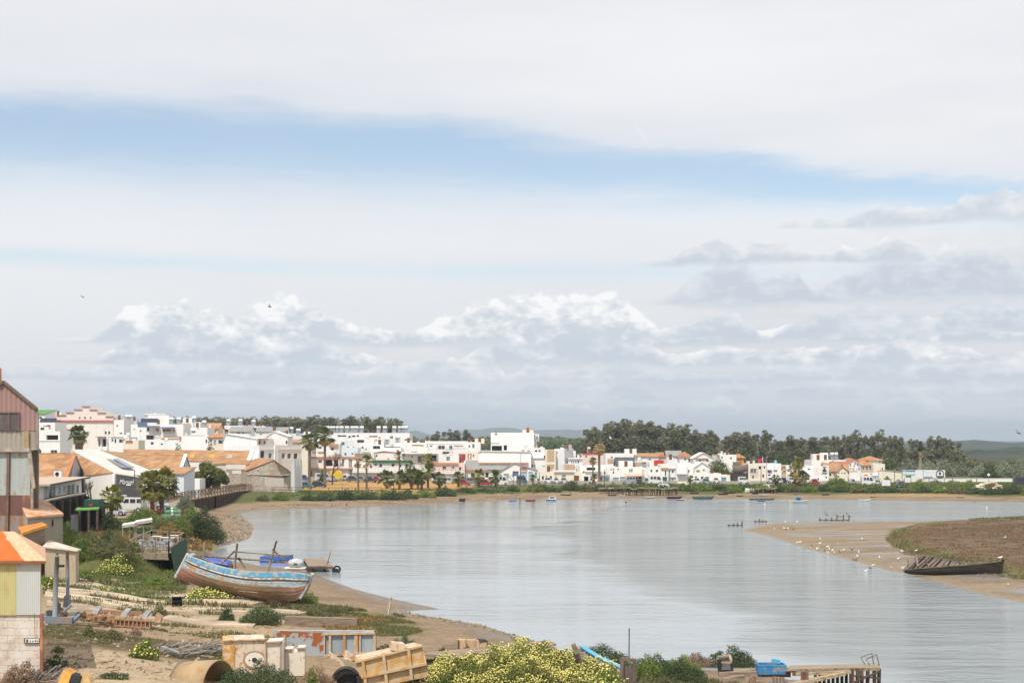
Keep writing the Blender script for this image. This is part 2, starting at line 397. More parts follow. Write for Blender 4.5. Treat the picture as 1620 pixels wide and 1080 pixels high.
# ================================================================ the ground, one sheet
def zone_poly(px,z=1.8):return [flat(a,b,z) for a,b in px]
def ground():
 ys=np.concatenate([np.linspace(-160,44,16),np.arange(45,130,.42),np.arange(130,360,1.2),np.geomspace(362,12000,70)])
 us=np.concatenate([-np.geomspace(3.2,.45,14),np.linspace(-.43,.43,380),np.geomspace(.45,3.2,14)])
 Y,U=np.meshgrid(ys,us,indexing='ij')
 X=U*np.maximum(Y,60)
 x=X.ravel();y=Y.ravel()
 h=height(x,y)
 V=np.stack([x,y,h],1)
 ny,nx=Y.shape
 i=np.arange(ny-1)[:,None]*nx+np.arange(nx-1)[None]
 i=i.ravel()
 Q=np.stack([i,i+1,i+nx+1,i+nx],1)
 me=np_mesh('ground',V,Q)
 P=np.stack([x,y],1)
 d=sdist(P,WATER);b=sdist(P,BAR);mz=sdist(P,MARSH)
 n1=vnoise(x,y,4.3,1)*.6+vnoise(x,y,1.3,2)*.4;n2=vnoise(x,y,11,4);n3=vnoise(x,y*2.2,6,7)
 C=np.tile(np.array([.31,.225,.148]),(len(x),1))
 def lay(w,col):
  w=np.clip(w,0,1)[:,None];C[:]=C*(1-w)+np.array(col)*w
 dj=d+(n1-.5)*3
 lay(sm(.6,.62,n3)*sm(1.5,4,d)*sm(16,10,d)*.55,(.17,.115,.07))
 lay(sm(3.0,.4,dj)*.75,(.19,.135,.085))
 near=sm(260,200,y)
 lay(sm(11,17,dj)*near,(.36,.265,.16))
 far=1-near
 lay(sm(12,17,dj)*far*(.35+.65*sm(.12,.2,x/np.maximum(y,1))),(.42,.28,.14))
 lay(sm(14,18,d+(n2-.5)*7)*far*sm(.2,.4,n1+.2),(.11,.125,.04))
 lay(sm(34,44,d)*far*sm(.275,.262,x/np.maximum(y,1)),(.30,.265,.225))
 lay(sm(470,540,y),(.05,.065,.03))
 def zone(px,z,col,feather=.8,jag=2.0,amt=1.0):
  q=sdist(P,zone_poly(px,z))+(n1-.5)*jag+(n2-.5)*jag*.6
  lay(sm(feather,-feather,q)*amt,col)
 G=(.105,.12,.032);OL=(.145,.11,.055);SA=(.50,.385,.25)
 zone([(60,1080),(60,1030),(200,1028),(350,1052),(360,1080),(300,1200),(60,1200)],1.6,SA,1,3)
 zone([(60,1022),(60,990),(240,996),(450,1000),(430,1030),(250,1026)],1.6,OL,1,3,1)
 zone([(60,985),(60,905),(280,912),(470,955),(470,990),(240,982)],1.6,(.40,.30,.18),1,2)
 zone([(95,905),(100,850),(300,868),(296,900),(270,925),(180,915)],1.9,G,.8,5,.9)
 zone([(100,860),(100,800),(200,806),(310,812),(350,824),(352,842),(300,852),(200,856)],1.9,(.15,.13,.05),1,5,.9)
 zone([(540,975),(555,950),(640,962),(660,985),(600,992)],.7,(.19,.165,.05),.6,3,.9)
 zone([(650,1085),(640,1030),(850,1024),(960,1045),(1230,1066),(1230,1100),(900,1150)],.6,(.15,.15,.06),1,3,.8)
 zone([(200,905),(295,888),(285,905),(220,914)],1.6,(.50,.32,.14),.5,1.5,.9)
 zone([(440,775),(452,764),(600,761),(745,763),(745,770),(640,775.5),(520,776)],1.8,(.52,.31,.12),1.2,2)
 zone([(150,818),(150,800),(300,786),(316,790),(300,797),(313,806),(290,817),(262,818)],2.0,(.40,.30,.245),.4,.5)
 zone([(240,818),(252,800),(283,799),(286,812),(283,818)],2.0,(.13,.31,.17),.3,.2)
 inb=b < 1.5
 nb=vnoise(x*.35,y,2.2,9);
 lay(sm(1.0,-1.0,b),(.315,.24,.165))
 lay(sm(.55,.8,nb)*sm(0,-3,b)*.6,(.21,.155,.105))
 lay(sm(.66,.8,vnoise(x*.25,y,1.6,12))*sm(-1,-4,b)*.75,(.25,.25,.25))
 lay(sm(.5,-.5,mz+(n1-.5)*2),(.155,.135,.04))
 lay(sm(-.8,-5,mz+(n1-.5)*5),(.185,.125,.075))
 lay(sm(.62,.78,n2)*sm(-6,-10,mz)*.6,(.15,.12,.075))
 wet=np.maximum(sm(2.5,.3,dj)*(d > 0),np.maximum(sm(.66,.8,vnoise(x*.25,y,1.6,12))*sm(-1,-4,b)*sm(0,.5,mz),sm(-1.6,-.2,b)*(b < .6)*sm(0,1,mz)*.8))
 ca=me.color_attributes.new('tone','FLOAT_COLOR','POINT')
 ca.data.foreach_set('color',np.concatenate([C,wet[:,None]],1).astype(np.float32).ravel())
 q=NT('ground_earth')
 a=q.n('ShaderNodeVertexColor',layer_name='tone')
 o=q.obj()
 f1=q.noise(o,2.3,6,.6);f2=q.noise(o,11,4,.6);f3=q.noise(q.mapped((.5,1.6,1)),.5,5)
 c=q.mix(q.ramp(f1,(.32,.72)),a.outputs[0],q.mix(1,a.outputs[0],(.66,.63,.58),'MULTIPLY'))
 c=q.mix(q.math('MULTIPLY',q.ramp(f2,(.48,.66)),.7),c,q.mix(1,a.outputs[0],(.5,.47,.42),'MULTIPLY'))
 c=q.mix(q.math('MULTIPLY',q.ramp(f3,(.45,.75)),.35),c,q.mix(1,a.outputs[0],(1.25,1.22,1.15),'MULTIPLY'))
 r=q.math('MULTIPLY_ADD',a.outputs[1],-.72,.95)
 bp=q.bump(q.math('ADD',f1,q.math('MULTIPLY',f2,.6)),.85,.12)
 p=q.bsdf(c,r,bp,0,.25)
 o=link('ground',me,q.m,None,True);tag(o,'brown tidal mud, sandy yard and town ground around the river bend','ground',kind='structure')
ground()
# ================================================================ water
def water():
 mb=MB();mb.poly([(-400,20,0),(900,20,0),(900,420,0),(-400,420,0)])
 q=NT('river_water');o=q.obj()
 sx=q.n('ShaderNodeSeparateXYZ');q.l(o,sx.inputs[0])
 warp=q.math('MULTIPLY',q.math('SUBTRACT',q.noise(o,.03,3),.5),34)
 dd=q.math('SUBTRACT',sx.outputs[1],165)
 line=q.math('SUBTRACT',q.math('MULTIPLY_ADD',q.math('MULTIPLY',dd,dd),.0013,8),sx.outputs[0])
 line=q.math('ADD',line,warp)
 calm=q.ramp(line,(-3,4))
 gust=q.ramp(q.noise(q.mapped((.5,1,1)),.05,4),(.35,.7))
 amp=q.math('MULTIPLY',q.math('MULTIPLY_ADD',gust,1.1,.85),q.math('MULTIPLY_ADD',calm,-.84,1))
 w1=q.noise(q.mapped((.5,1.0,1)),1.7,5,.65);w2=q.noise(q.mapped((.35,1,1),None,(3,7,1)),.7,3)
 hgt=q.math('MULTIPLY',q.math('ADD',q.math('MULTIPLY',w1,.8),q.math('ADD',q.math('MULTIPLY',w2,1.3),q.math('MULTIPLY',q.noise(q.mapped((.3,1,1),None,(1,2,5)),.28,4,.6),1.7))),amp)
 bp=q.bump(hgt,1.0,.2)
 col=q.mix(calm,(.25,.275,.28),(.325,.35,.36))  # ripple zone darker: its weaker sky reflection is put into the base colour
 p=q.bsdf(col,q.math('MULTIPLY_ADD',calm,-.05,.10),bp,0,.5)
 p.inputs['IOR'].default_value=1.33
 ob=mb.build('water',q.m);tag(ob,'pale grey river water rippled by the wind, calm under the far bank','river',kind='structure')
water()
# ================================================================ haze
if HAZE:
 mb=MB();mb.box((0,4500,58),(24000,10400,126))
 q=NT('haze_air');pv=q.n('ShaderNodeVolumePrincipled');pv.inputs['Color'].default_value=(.78,.89,1,1);pv.inputs['Density'].default_value=HAZE;pv.inputs['Anisotropy'].default_value=.3
 q.l(pv.outputs[0],q.out.inputs['Volume'])
 o=mb.build('haze',q.m);tag(o,'thin pale haze in the air over the estuary','haze',kind='stuff')
 # ================================================================ far hills
def ridge(name,label,D,dep,prof,m,seed,amp):
 n=160
 xs=np.linspace(prof[0][0],prof[-1][0],n);ys=np.interp(xs,[p[0] for p in prof],[p[1] for p in prof])
 rows=[]
 for k,(fd,fh) in enumerate([(-.5,0),(-.36,.3),(-.2,.72),(-.06,.96),(0,1),(.12,.93),(.5,.4),(1,0)]):
  d=D+dep*fd
  X=(xs-CX)/F*D;Z=(CH-(ys-HY)/F*D)
  Zk=1.5+(Z-1.5)*fh+amp*(vnoise(X,X*0+d,D*.02,seed)-.5)*(.3+fh)*(fh > 0)+amp*.5*(vnoise(X,X*0+d,D*.006,seed+1)-.5)*(fh > 0)
  rows.append(np.stack([X,np.full(n,d)+dep*.05*vnoise(X,X*0,D*.05,seed+2),Zk],1))
 V=np.concatenate(rows);r=len(rows)
 i=(np.arange(r-1)[:,None]*n+np.arange(n-1)[None]).ravel()
 o=link(name,np_mesh(name,V,np.stack([i,i+1,i+n+1,i+n],1)),m,None,True)
 tag(o,label,'hill',kind='structure')
def hillmat(name,a,b,s):
 q=NT(name);n=q.noise(q.obj(),s,6,.65);n2=q.noise(q.obj(),s*5,4)
 q.bsdf(q.mix(q.ramp(q.math('ADD',n,q.math('MULTIPLY',q.math('SUBTRACT',n2,.5),.6)),(.35,.65)),a,b),.95,q.bump(n2,.8,.6/s*.1),0,.1)
 return q.m
hm1=hillmat('hill_woods',(.030,.044,.036),(.058,.072,.055),.02)
hm2=hillmat('far_hill_scrub',(.04,.06,.045),(.10,.11,.075),.003)
ridge('hills','low wooded hill fading blue behind the marsh at the right edge',2300,700,[(1380,725),(1440,708),(1480,700),(1505,697.5),(1530,697),(1545,698),(1552,701),(1580,703),(1600,704),(1625,701.5),(1680,702),(1760,708),(1850,716)],hm1,3,6)
ridge('hills','nearer dark green wooded rise behind the tamarisks at right',1000,260,[(1430,722),(1470,714),(1520,712),(1560,714),(1600,713),(1680,712),(1800,716),(1900,722)],hm1,5,4)
ridge('hills','long blue flat-topped hills on the horizon behind the tall white block',7600,2400,[(600,694),(640,684),(655,680),(668,683),(682,687),(700,686),(730,681),(745,678.5),(770,678.5),(800,677.8),(830,680),(860,679.5),(890,679),(925,679.3),(960,683),(1030,688),(1090,692),(1150,696)],hm2,8,14)
# ================================================================ the town
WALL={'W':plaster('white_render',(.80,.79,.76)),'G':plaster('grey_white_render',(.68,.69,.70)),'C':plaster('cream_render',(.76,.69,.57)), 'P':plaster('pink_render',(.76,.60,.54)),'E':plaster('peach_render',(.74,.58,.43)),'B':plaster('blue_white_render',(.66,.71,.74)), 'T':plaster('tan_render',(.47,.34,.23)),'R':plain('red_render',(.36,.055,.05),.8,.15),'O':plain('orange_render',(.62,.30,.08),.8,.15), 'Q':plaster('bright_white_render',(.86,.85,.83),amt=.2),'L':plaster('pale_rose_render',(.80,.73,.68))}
TILE={'o':tiles('terracotta_roof',(.40,.18,.085),(.56,.31,.17),.8),'b':tiles('brown_tile_roof',(.36,.20,.11),(.46,.28,.16)),'r':tiles('red_tile_roof',(.34,.135,.085),(.46,.22,.14),.7), 'g':plain('grey_fibre_roof',(.30,.29,.28),.9,.25),'k':plain('dark_slate_roof',(.09,.09,.10),.8,.3),'w':plain('white_roof_paint',(.72,.72,.70),.8,.15), 'f':plain('terrace_floor',(.50,.44,.38),.85,.2),'n':plain('green_roof_paint',(.10,.27,.07),.8,.2)}
GLS=glass('window_glass');GLB=glass('window_glass_pale',(.12,.15,.17),.15)
FRM=plain('window_frame_white',(.72,.72,.70),.6,.1);FRD=plain('window_frame_dark',(.16,.13,.11),.6,.2)
DOORS={'d':plain('brown_door',(.16,.08,.045),.6,.2),'g':plain('grey_garage_door',(.42,.45,.47),.6,.12),'b':plain('blue_garage_door',(.40,.52,.60),.6,.12), 't':plain('turquoise_door',(.10,.42,.50),.6,.15),'n':plain('green_door',(.03,.14,.08),.6,.2),'k':plain('dark_opening',(.03,.03,.032),.9,.2),'s':plain('shade_cloth',(.55,.50,.44),.9,.15), 'o':plain('terracotta_trim',(.52,.25,.13),.8,.15),'r':plain('red_awning',(.55,.05,.035),.8,.15),'p':plain('solar_glass',(.035,.045,.08),.2,.3),'q':plain('steel_blue_panel',(.13,.17,.28),.4,.2)}
COLLECT=plain('collector_glass_grey',(.20,.22,.24),.35,.3);TANK=plain('tank_white',(.8,.8,.8),.4,.08);METAL=plain('galvanised_metal',(.42,.43,.44),.45,.2,metal=.4);RAIL=plain('railing_brown',(.20,.14,.11),.7,.2)
ACG=plain('dark_louvre',(.10,.10,.10),.7,.1)
def along(A,d,px):
 u=(px-CX)/F
 return (u*A.y-A.x)/(d.x-u*d.y)
def house(label,D,x0,x1,yt,dep=9,wall='W',roof=('flat',),wins=(),ext=(),ang=0,name='house',cat='house',group=None,base=None,clutter=True,zmin=None):
 if x0 >= 470 and D >= 326:D=MD(D,x0)
 A=at(x0,yt,D);d=Vector((math.cos(ang),math.sin(ang),0));nv=Vector((-math.sin(ang),math.cos(ang),0))
 Wd=along(A,d,x1);zt=A.z
 A.z=0
 cs=[A,A+d*Wd,A+d*Wd+nv*dep,A+nv*dep]
 zb=base if base is not None else min(hz(c.x,c.y) for c in cs)-.25
 mid=(cs[0]+cs[1])/2
 t=thing(name,label,cat,(mid.x,mid.y,zb),0,group)
 rk=roof[0];rise=roof[1] if len(roof) > 1 else .4
 rm=TILE[roof[2]] if len(roof) > 2 else TILE['f']
 P=lambda s,z,o=0.0:Vector((A.x+d.x*s+nv.x*o,A.y+d.y*s+nv.y*o,z))
 zpx=lambda s,py:CH-(py-HY)/F*(A.y+d.y*s)
 mb=MB()
 H=[]
 for w in wins:
  s0,s1=sorted((along(A,d,w[0]),along(A,d,w[1])));sm_=(s0+s1)/2
  z1,z0=zpx(sm_,w[2]),zpx(sm_,w[3])
  s0=max(s0,.06);s1=min(s1,Wd-.06);z0=max(z0,zb+.05);z1=min(z1,zt-.08)
  if s1-s0 > .15 and z1-z0 > .15:H.append((s0,s1,z0,z1,w[4] if len(w) > 4 else 'w'))
 S=sorted({0.0,Wd,*[h[0] for h in H],*[h[1] for h in H]});Z=sorted({zb,zt,*[h[2] for h in H],*[h[3] for h in H]})
 for i in range(len(S)-1):
  for j in range(len(Z)-1):
   cs_,cz=(S[i]+S[i+1])/2,(Z[j]+Z[j+1])/2
   if any(h[0] < cs_ < h[1] and h[2] < cz < h[3] for h in H):continue
   mb.poly([P(S[i],Z[j]),P(S[i+1],Z[j]),P(S[i+1],Z[j+1]),P(S[i],Z[j+1])])
 rc=.22
 for s0,s1,z0,z1,k in H:
  r_=.9 if k == 'k' else rc
  mb.poly([P(s0,z0),P(s1,z0),P(s1,z0,r_),P(s0,z0,r_)]);mb.poly([P(s0,z1,r_),P(s1,z1,r_),P(s1,z1),P(s0,z1)])
  mb.poly([P(s0,z0,r_),P(s0,z1,r_),P(s0,z1),P(s0,z0)]);mb.poly([P(s1,z0),P(s1,z1),P(s1,z1,r_),P(s1,z0,r_)])
  if k in ('w','v'):
   g=MB();g.poly([P(s0,z0,r_-.03),P(s1,z0,r_-.03),P(s1,z1,r_-.03),P(s0,z1,r_-.03)])
   wo=g.build('window',GLS if k == 'w' else GLB,t)
   fr=MB();b=min(.09,(s1-s0)*.14)
   for a_,b_ in (((s0,z0),(s0+b,z1)),((s1-b,z0),(s1,z1)),((s0+b,z1-b),(s1-b,z1)),((s0+b,z0),(s1-b,z0+b))):
    fr.prism([P(a_[0],a_[1],r_-.05),P(b_[0],a_[1],r_-.05),P(b_[0],b_[1],r_-.05),P(a_[0],b_[1],r_-.05)],nv*-.05)
   if s1-s0 > .8:
    m_=(s0+s1)/2;fr.prism([P(m_-b/2,z0+b,r_-.05),P(m_+b/2,z0+b,r_-.05),P(m_+b/2,z1-b,r_-.05),P(m_-b/2,z1-b,r_-.05)],nv*-.05)
   fr.build('frame',FRM if R.random() < .75 else FRD,wo)
  else:
   g=MB();g.poly([P(s0,z0,r_-.02),P(s1,z0,r_-.02),P(s1,z1,r_-.02),P(s0,z1,r_-.02)])
   if k in 'gb':
    for q in range(1,6):
     zz=z0+(z1-z0)*q/6;g.prism([P(s0,zz-.02,r_-.025),P(s1,zz-.02,r_-.025),P(s1,zz+.02,r_-.025),P(s0,zz+.02,r_-.025)],nv*-.03)
   g.build({'g':'garage_door','b':'garage_door','k':'opening','s':'blind','p':'panel','q':'panel','o':'panel','r':'panel'}.get(k,'door'),DOORS[k],t)
 def side(a,b):mb.poly([Vector((a.x,a.y,zb)),Vector((b.x,b.y,zb)),Vector((b.x,b.y,zt)),Vector((a.x,a.y,zt))])
 side(cs[1],cs[2]);side(cs[2],cs[3]);side(cs[3],cs[0])
 Q=lambda s,o,z:P(s,z,o)
 rb=MB()
 if rk == 'flat':
  w_=.22;par=.45;zi=zt-par
  o_=[(0,0),(Wd,0),(Wd,dep),(0,dep)];i_=[(w_,w_),(Wd-w_,w_),(Wd-w_,dep-w_),(w_,dep-w_)]
  for k in range(4):
   a,b,c,e=o_[k],o_[(k+1) % 4],i_[(k+1) % 4],i_[k]
   mb.poly([Q(*a,zt),Q(*b,zt),Q(*c,zt),Q(*e,zt)]);mb.poly([Q(*e,zt),Q(*c,zt),Q(*c,zi),Q(*e,zi)])
  rb.poly([Q(*p,zi+.002) for p in i_])
 elif rk in ('gx','mono'):
  ov=.35;ri=rise;mid_=dep/2 if rk == 'gx' else dep
  for s in (0,Wd):
   pts=[Q(s,0,zt),Q(s,mid_,zt+ri)]+([Q(s,dep,zt)] if rk == 'gx' else [Q(s,dep,zt)])
   mb.poly(pts)
  k=ri/mid_
  if rk == 'mono':mb.poly([Q(0,dep,zt),Q(Wd,dep,zt),Q(Wd,dep,zt+ri),Q(0,dep,zt+ri)])
  rb.prism([Q(-ov,-ov,zt-ov*k+.01),Q(Wd+ov,-ov,zt-ov*k+.01),Q(Wd+ov,mid_,zt+ri+.01),Q(-ov,mid_,zt+ri+.01)],(0,0,.14))
  if rk == 'gx':rb.prism([Q(-ov,mid_,zt+ri+.012),Q(Wd+ov,mid_,zt+ri+.012),Q(Wd+ov,dep+ov,zt-ov*k+.012),Q(-ov,dep+ov,zt-ov*k+.012)],(0,0,.14))
 elif rk == 'gy':
  ov=.3;m_=Wd*(roof[3] if len(roof) > 3 else .5);ri=rise
  for o in (0,dep):mb.poly([Q(0,o,zt),Q(Wd,o,zt),Q(m_,o,zt+ri)])
  kl,kr=ri/m_,ri/(Wd-m_)
  rb.prism([Q(-ov,-ov,zt-ov*kl+.01),Q(m_,-ov,zt+ri+.01),Q(m_,dep,zt+ri+.01),Q(-ov,dep,zt-ov*kl+.01)],(0,0,.14))
  rb.prism([Q(m_,-ov,zt+ri+.012),Q(Wd+ov,-ov,zt-ov*kr+.012),Q(Wd+ov,dep,zt-ov*kr+.012),Q(m_,dep,zt+ri+.012)],(0,0,.14))
 elif rk == 'hip':
  ov=.45;ri=rise;h_=min(dep,Wd)/2
  e=[(-ov,-ov),(Wd+ov,-ov),(Wd+ov,dep+ov),(-ov,dep+ov)];r1,r2=((h_,dep/2),(Wd-h_,dep/2)) if Wd > dep else ((Wd/2,h_),(Wd/2,dep-h_))
  E=[Q(*p,zt+.01) for p in e];r1,r2=Q(*r1,zt+ri),Q(*r2,zt+ri)
  if Wd > dep:rb.poly([E[0],E[1],r2,r1]);rb.poly([E[1],E[2],r2]);rb.poly([E[2],E[3],r1,r2]);rb.poly([E[3],E[0],r1])
  else:rb.poly([E[0],E[1],r1]);rb.poly([E[1],E[2],r2,r1]);rb.poly([E[2],E[3],r2]);rb.poly([E[3],E[0],r1,r2])
  rb.poly([E[3],E[2],E[1],E[0]])
 mb.build('wall',WALL[wall] if isinstance(wall,str) else wall,t)
 if rb.v:rb.build('roof',rm,t)
 zr=zt-.45 if rk == 'flat' else zt+rise*.5
 for e in ext:
  k=e[0]
  if k == 'heater':
   s=along(A,d,e[1]);o=e[2] if len(e) > 2 else 2.5;b=MB()
   b.tube([P(s-.6,zr+2.05,o),P(s+.6,zr+2.05,o)],.42,8)
   h=b.build('solar_heater',TANK,t,True)
   c=MB();c.prism([P(s-.55,zr+.25,o-1.2),P(s+.55,zr+.25,o-1.2),P(s+.55,zr+1.6,o-.1),P(s-.55,zr+1.6,o-.1)],(0,.05,.06));c.build('collector',COLLECT,h)
   g=MB()
   for q in (-.7,.7):g.bar(P(s+q,zr,o),P(s+q,zr+1.8,o),.07)
   g.bar(P(s-.7,zr+1.6,o),P(s+.7,zr+1.6,o),.06);g.bar(P(s-.7,zr+.2,o),P(s+.7,zr+.2,o),.06);g.bar(P(s-.7,zr+.9,o),P(s+.7,zr+.9,o),.06)
   g.build('stand',METAL,h)
  elif k == 'awn':
   s0,s1=along(A,d,e[1]),along(A,d,e[2]);z=zpx((s0+s1)/2,e[3]);out=e[4];th=e[6] if len(e) > 6 else .18
   b=MB();b.prism([P(s0,z-th,-.004),P(s1,z-th,-.004),P(s1,z,-.004),P(s0,z,-.004)],nv*-out);b.build('canopy',DOORS.get(e[5],None) or WALL.get(e[5]),t)
  elif k == 'band':
   s0,s1=along(A,d,e[1]),along(A,d,e[2]);z1,z0=zpx((s0+s1)/2,e[3]),zpx((s0+s1)/2,e[4]);pr=e[6] if len(e) > 6 else .06
   b=MB();b.prism([P(s0,z0,-.003),P(s1,z0,-.003),P(s1,z1,-.003),P(s0,z1,-.003)],nv*-pr);b.build(e[7] if len(e) > 7 else 'moulding',DOORS.get(e[5]) or WALL.get(e[5]) or TILE.get(e[5]),t)
  elif k == 'rail':
   s0,s1=along(A,d,e[1]),along(A,d,e[2]);z=zpx((s0+s1)/2,e[3]);out=e[4] if len(e) > 4 else .9;b=MB()
   for q in (0,.45,.9):b.bar(P(s0,z+q,-out),P(s1,z+q,-out),.07)
   for q in np.linspace(s0,s1,max(2,int((s1-s0)/.8))):b.bar(P(q,z,-out),P(q,z+.9,-out),.05)
   b.build('railing',RAIL,t)
  elif k == 'cube':
   s0,s1=along(A,d,e[1]),along(A,d,e[2]);z=zpx(0,e[3]);o=e[4] if len(e) > 4 else 2.5;b=MB()
   b.box(P((s0+s1)/2,(zr+z)/2+.01,o+1.6),(abs(s1-s0),3.2,z-zr),(0,0,ang));ro=b.build('roof_room',WALL[e[5] if len(e) > 5 else wall],t)
   b=MB();b.box(P((s0+s1)/2,zr+.95,o-.02),(.8,.05,1.8),(0,0,ang));b.build('door',DOORS['d'],ro)
  elif k == 'pan':
   s0,s1=along(A,d,e[1]),along(A,d,e[2]);b=MB();o=e[4] if len(e) > 4 else .6;z=zpx(0,e[3])
   hh=(e[5] if len(e) > 5 else 1.6)
   b.prism([P(s0,z-hh,o),P(s1,z-hh,o),P(s1,z,o+hh*.8),P(s0,z,o+hh*.8)],(0,0,.08));q=b.build('solar_panel',DOORS['p'],t)
   b=MB();
   for w in np.linspace(s0+.1,s1-.1,max(2,int(abs(s1-s0)/2))):b.bar(P(w,zr,o+hh*.78),P(w,z-.02,o+hh*.78),.07);b.bar(P(w,zr+.1,o+.3),P(w,z-hh+.4,o+.3),.07)
   b.bar(P(s0+.1,zr+.15,o+hh*.78),P(s1-.1,zr+.15,o+hh*.78),.07);b.bar(P(s0+.1,zr+.15,o+hh*.78),P(s0+.1,zr+.15,o+.3),.07);b.build('stand',METAL,q)
  elif k == 'dish':
   s=along(A,d,e[1]);b=MB();b.ball(P(s,zr+1.1,1),(.5,.16,.5));b.bar(P(s,zr-.1,1.1),P(s,zr+1,1.1),.06);b.build('satellite_dish',TANK,t,True)
 if clutter and rk == 'flat' and Wd > 2.5:
  for q in range(R.choice((0,1,1,2))):
   s=R.uniform(.5,Wd-.5);o=R.uniform(.6,dep-.6);h=R.uniform(2,4.2);b=MB()
   b.bar(P(s,zr,o),P(s,zr+h,o),.045)
   for z_ in (.75,.88,.98):b.bar(P(s-.5,zr+h*z_,o),P(s+.5,zr+h*z_,o),.03)
   b.build('antenna',METAL,t)
  if R.random() < .5:
   s=R.uniform(.6,Wd-.6);o=R.uniform(1,dep-1);b=MB();h=R.uniform(.8,1.5);b.box(P(s,zr+h/2,o),(.55,.55,h));b.box(P(s,zr+h+.06,o),(.75,.75,.12));b.build('chimney',WALL['W'],t)
  if R.random() < .35:
   s=R.uniform(.8,Wd-.8);b=MB();b.box(P(s,zr+.4,dep*.4),(.9,.4,.75));b.build('air_conditioner',TANK,t)
 t['_w']=Wd
 return t,P,A,d,zb,zt
def block(label,tops,wall,roofm,name='warehouse',cat='building',thick=.16,walls=True,base=None,group=None,wmats=None):
 cen=sum((p for tp in tops for p in tp),Vector())/sum(len(tp) for tp in tops)
 zb=base if base is not None else min(hz(p.x,p.y) for tp in tops for p in tp)-.3
 t=thing(name,label,cat,(cen.x,cen.y,zb),0,group)
 edges={}
 for tp in tops:
  for i in range(len(tp)):
   a,b=tp[i],tp[(i+1) % len(tp)]
   k=tuple(sorted((tuple(round(c,2) for c in a),tuple(round(c,2) for c in b))));edges.setdefault(k,[]).append((a,b))
 if walls:
  mb=MB()
  for k,e in edges.items():
   if len(e) > 1:continue
   a,b=e[0];mb.poly([Vector((a.x,a.y,zb)),Vector((b.x,b.y,zb)),b,a])
  mb.build('wall',wall,t)
 for i,tp in enumerate(tops):
  c=sum(tp,Vector())/len(tp)
  mb=MB();mb.prism([p+(p-c).normalized()*.25+Vector((0,0,.012*(i+1))) for p in tp],(0,0,thick));recalc(mb.build('roof',roofm[i] if isinstance(roofm,(list,tuple)) else roofm,t))
 return t
def wallpanel(t,name,A,B,s0,s1,z0,z1,m,out=.03,th=.05):
 A=Vector((A.x,A.y,0));B=Vector((B.x,B.y,0));d=B-A;nv=Vector((d.y,-d.x,0)).normalized()
 if nv.y > 0:nv=-nv
 a=A+d*s0+nv*out;b=A+d*s1+nv*out
 mb=MB();mb.prism([a+Vector((0,0,z0)),b+Vector((0,0,z0)),b+Vector((0,0,z1)),a+Vector((0,0,z1))],nv*th)
 return recalc(mb.build(name,m,t))
zat=lambda py,D:CH-(py-HY)/F*D
h=house
FL=('flat',)
def winrow(xs,y0,y1,w,k='w'):return [(x,x+w,y0,y1,k) for x in xs]
h('white house with a shaded roof loggia above two dark windows beside the pink shed',318,40,95,682,9,'W',FL,[(73,92,688,695.5,'k'),(80,90.5,711.5,719),(61,65.5,711,719),(50,56,688,696)],[('band',58,95,696,697.2,'W',.15)])
h('white upper storey crowned by a long dark solar array above the loggia house',345,40,87,668,9,'W',FL,[(68,80,673,674.5,'o'),(64,70,676,680)],[('pan',60,86,661.5,1.2,1.0),('awn',76,79,672,.6,'d')])
h('low white house with green roof paint and a black tank at far left skyline',420,40,71,655,10,'W',('mono',1.4,'n'),[(62,66,659,662)])
h('long white flat house with two dark roof vents left of the pink stepped gable',440,69,106,656.5,10,'W',FL,[(81,86,660,662,'o')],[('cube',82,92,652,3,'W'),('band',70,106,659,660,'o')],clutter=False)
h('white house with square chimneys squeezed right of the pink stepped gable',430,180,196,664,12,'W',FL,[(189,193.5,684,687),(184,187,672,675)],[('cube',184,188,660.5,2)])
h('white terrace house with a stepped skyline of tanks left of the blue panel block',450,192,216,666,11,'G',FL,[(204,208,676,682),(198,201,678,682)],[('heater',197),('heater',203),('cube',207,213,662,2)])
h('low white house with an orange canopy on white pillars behind the fat palm',352,154,171,690,7,'W',FL,[(155.5,158.5,694,706,'v'),(162,167.5,694,706,'k')],[('awn',153,168,690,1.4,'o'),('band',159.5,161.5,691,711,'W',.2,'pillar'),('band',168.5,170,691,711,'W',.2,'pillar')])
h('white house with one wide dark strip window above the tin roof',348,172,204,691,8,'W',FL,[(188,198,694.5,700.5),(176,179.5,694,699,'v'),(181,184,694,701)],[('band',175,200,688.5,690.5,'W',.3),('dish',201)])
h('cream ground floor house with a terracotta recess over the brown warehouse roof',340,195,219,696,6,'C',FL,[(199,210,697,702,'o')],[('dish',197)])
h('tallest white apartment block with blue panel and stacked solar roof',408,207,263,671,13,'W',FL,[(231.5,243,687,695),(238.5,243,699,703),(211,214,678,680),(221,224,680,683),(232,236,676,682,'k'),(246,252,677,682,'o')],[('cube',228,262,656,4,'W'),('pan',221,248,662,.8,1.1),('band',218,233,667.5,674.8,'q',.12,'blue_panel'),('awn',233,253,673.5,1.6,'q'),('rail',233,262,686,.8),('awn',231,244,687,.7,'W')])
h('white penthouse with grey cornice crowning the tallest apartment block',424,229,262,654.5,6,'W',FL,[(233,240,661,664),(247,254,662,666,'v')],[('band',228,263,655.5,657.5,'g',.3)])
h('white flats with long navy awnings and a terracotta terrace right of the tallest block',402,255,290,671,12,'W',FL,[(257,262,679,682.5,'d'),(263,270,678.5,682.5,'o'),(274,276,679,683),(258,284,690,692,'o')],[('awn',256,277,675.5,1.8,'q',.3),('rail',256,277,685,.9),('heater',268),('band',252,286,691,693,'E',.3),('heater',280)])
h('plain white row with a sloping sun deck above the dark hedge',380,252,300,699,8,'W',FL,[(254,258,701,704),(270,276,695,699,'v')],[('dish',262),('band',284,287,690,698,'o',.2)])
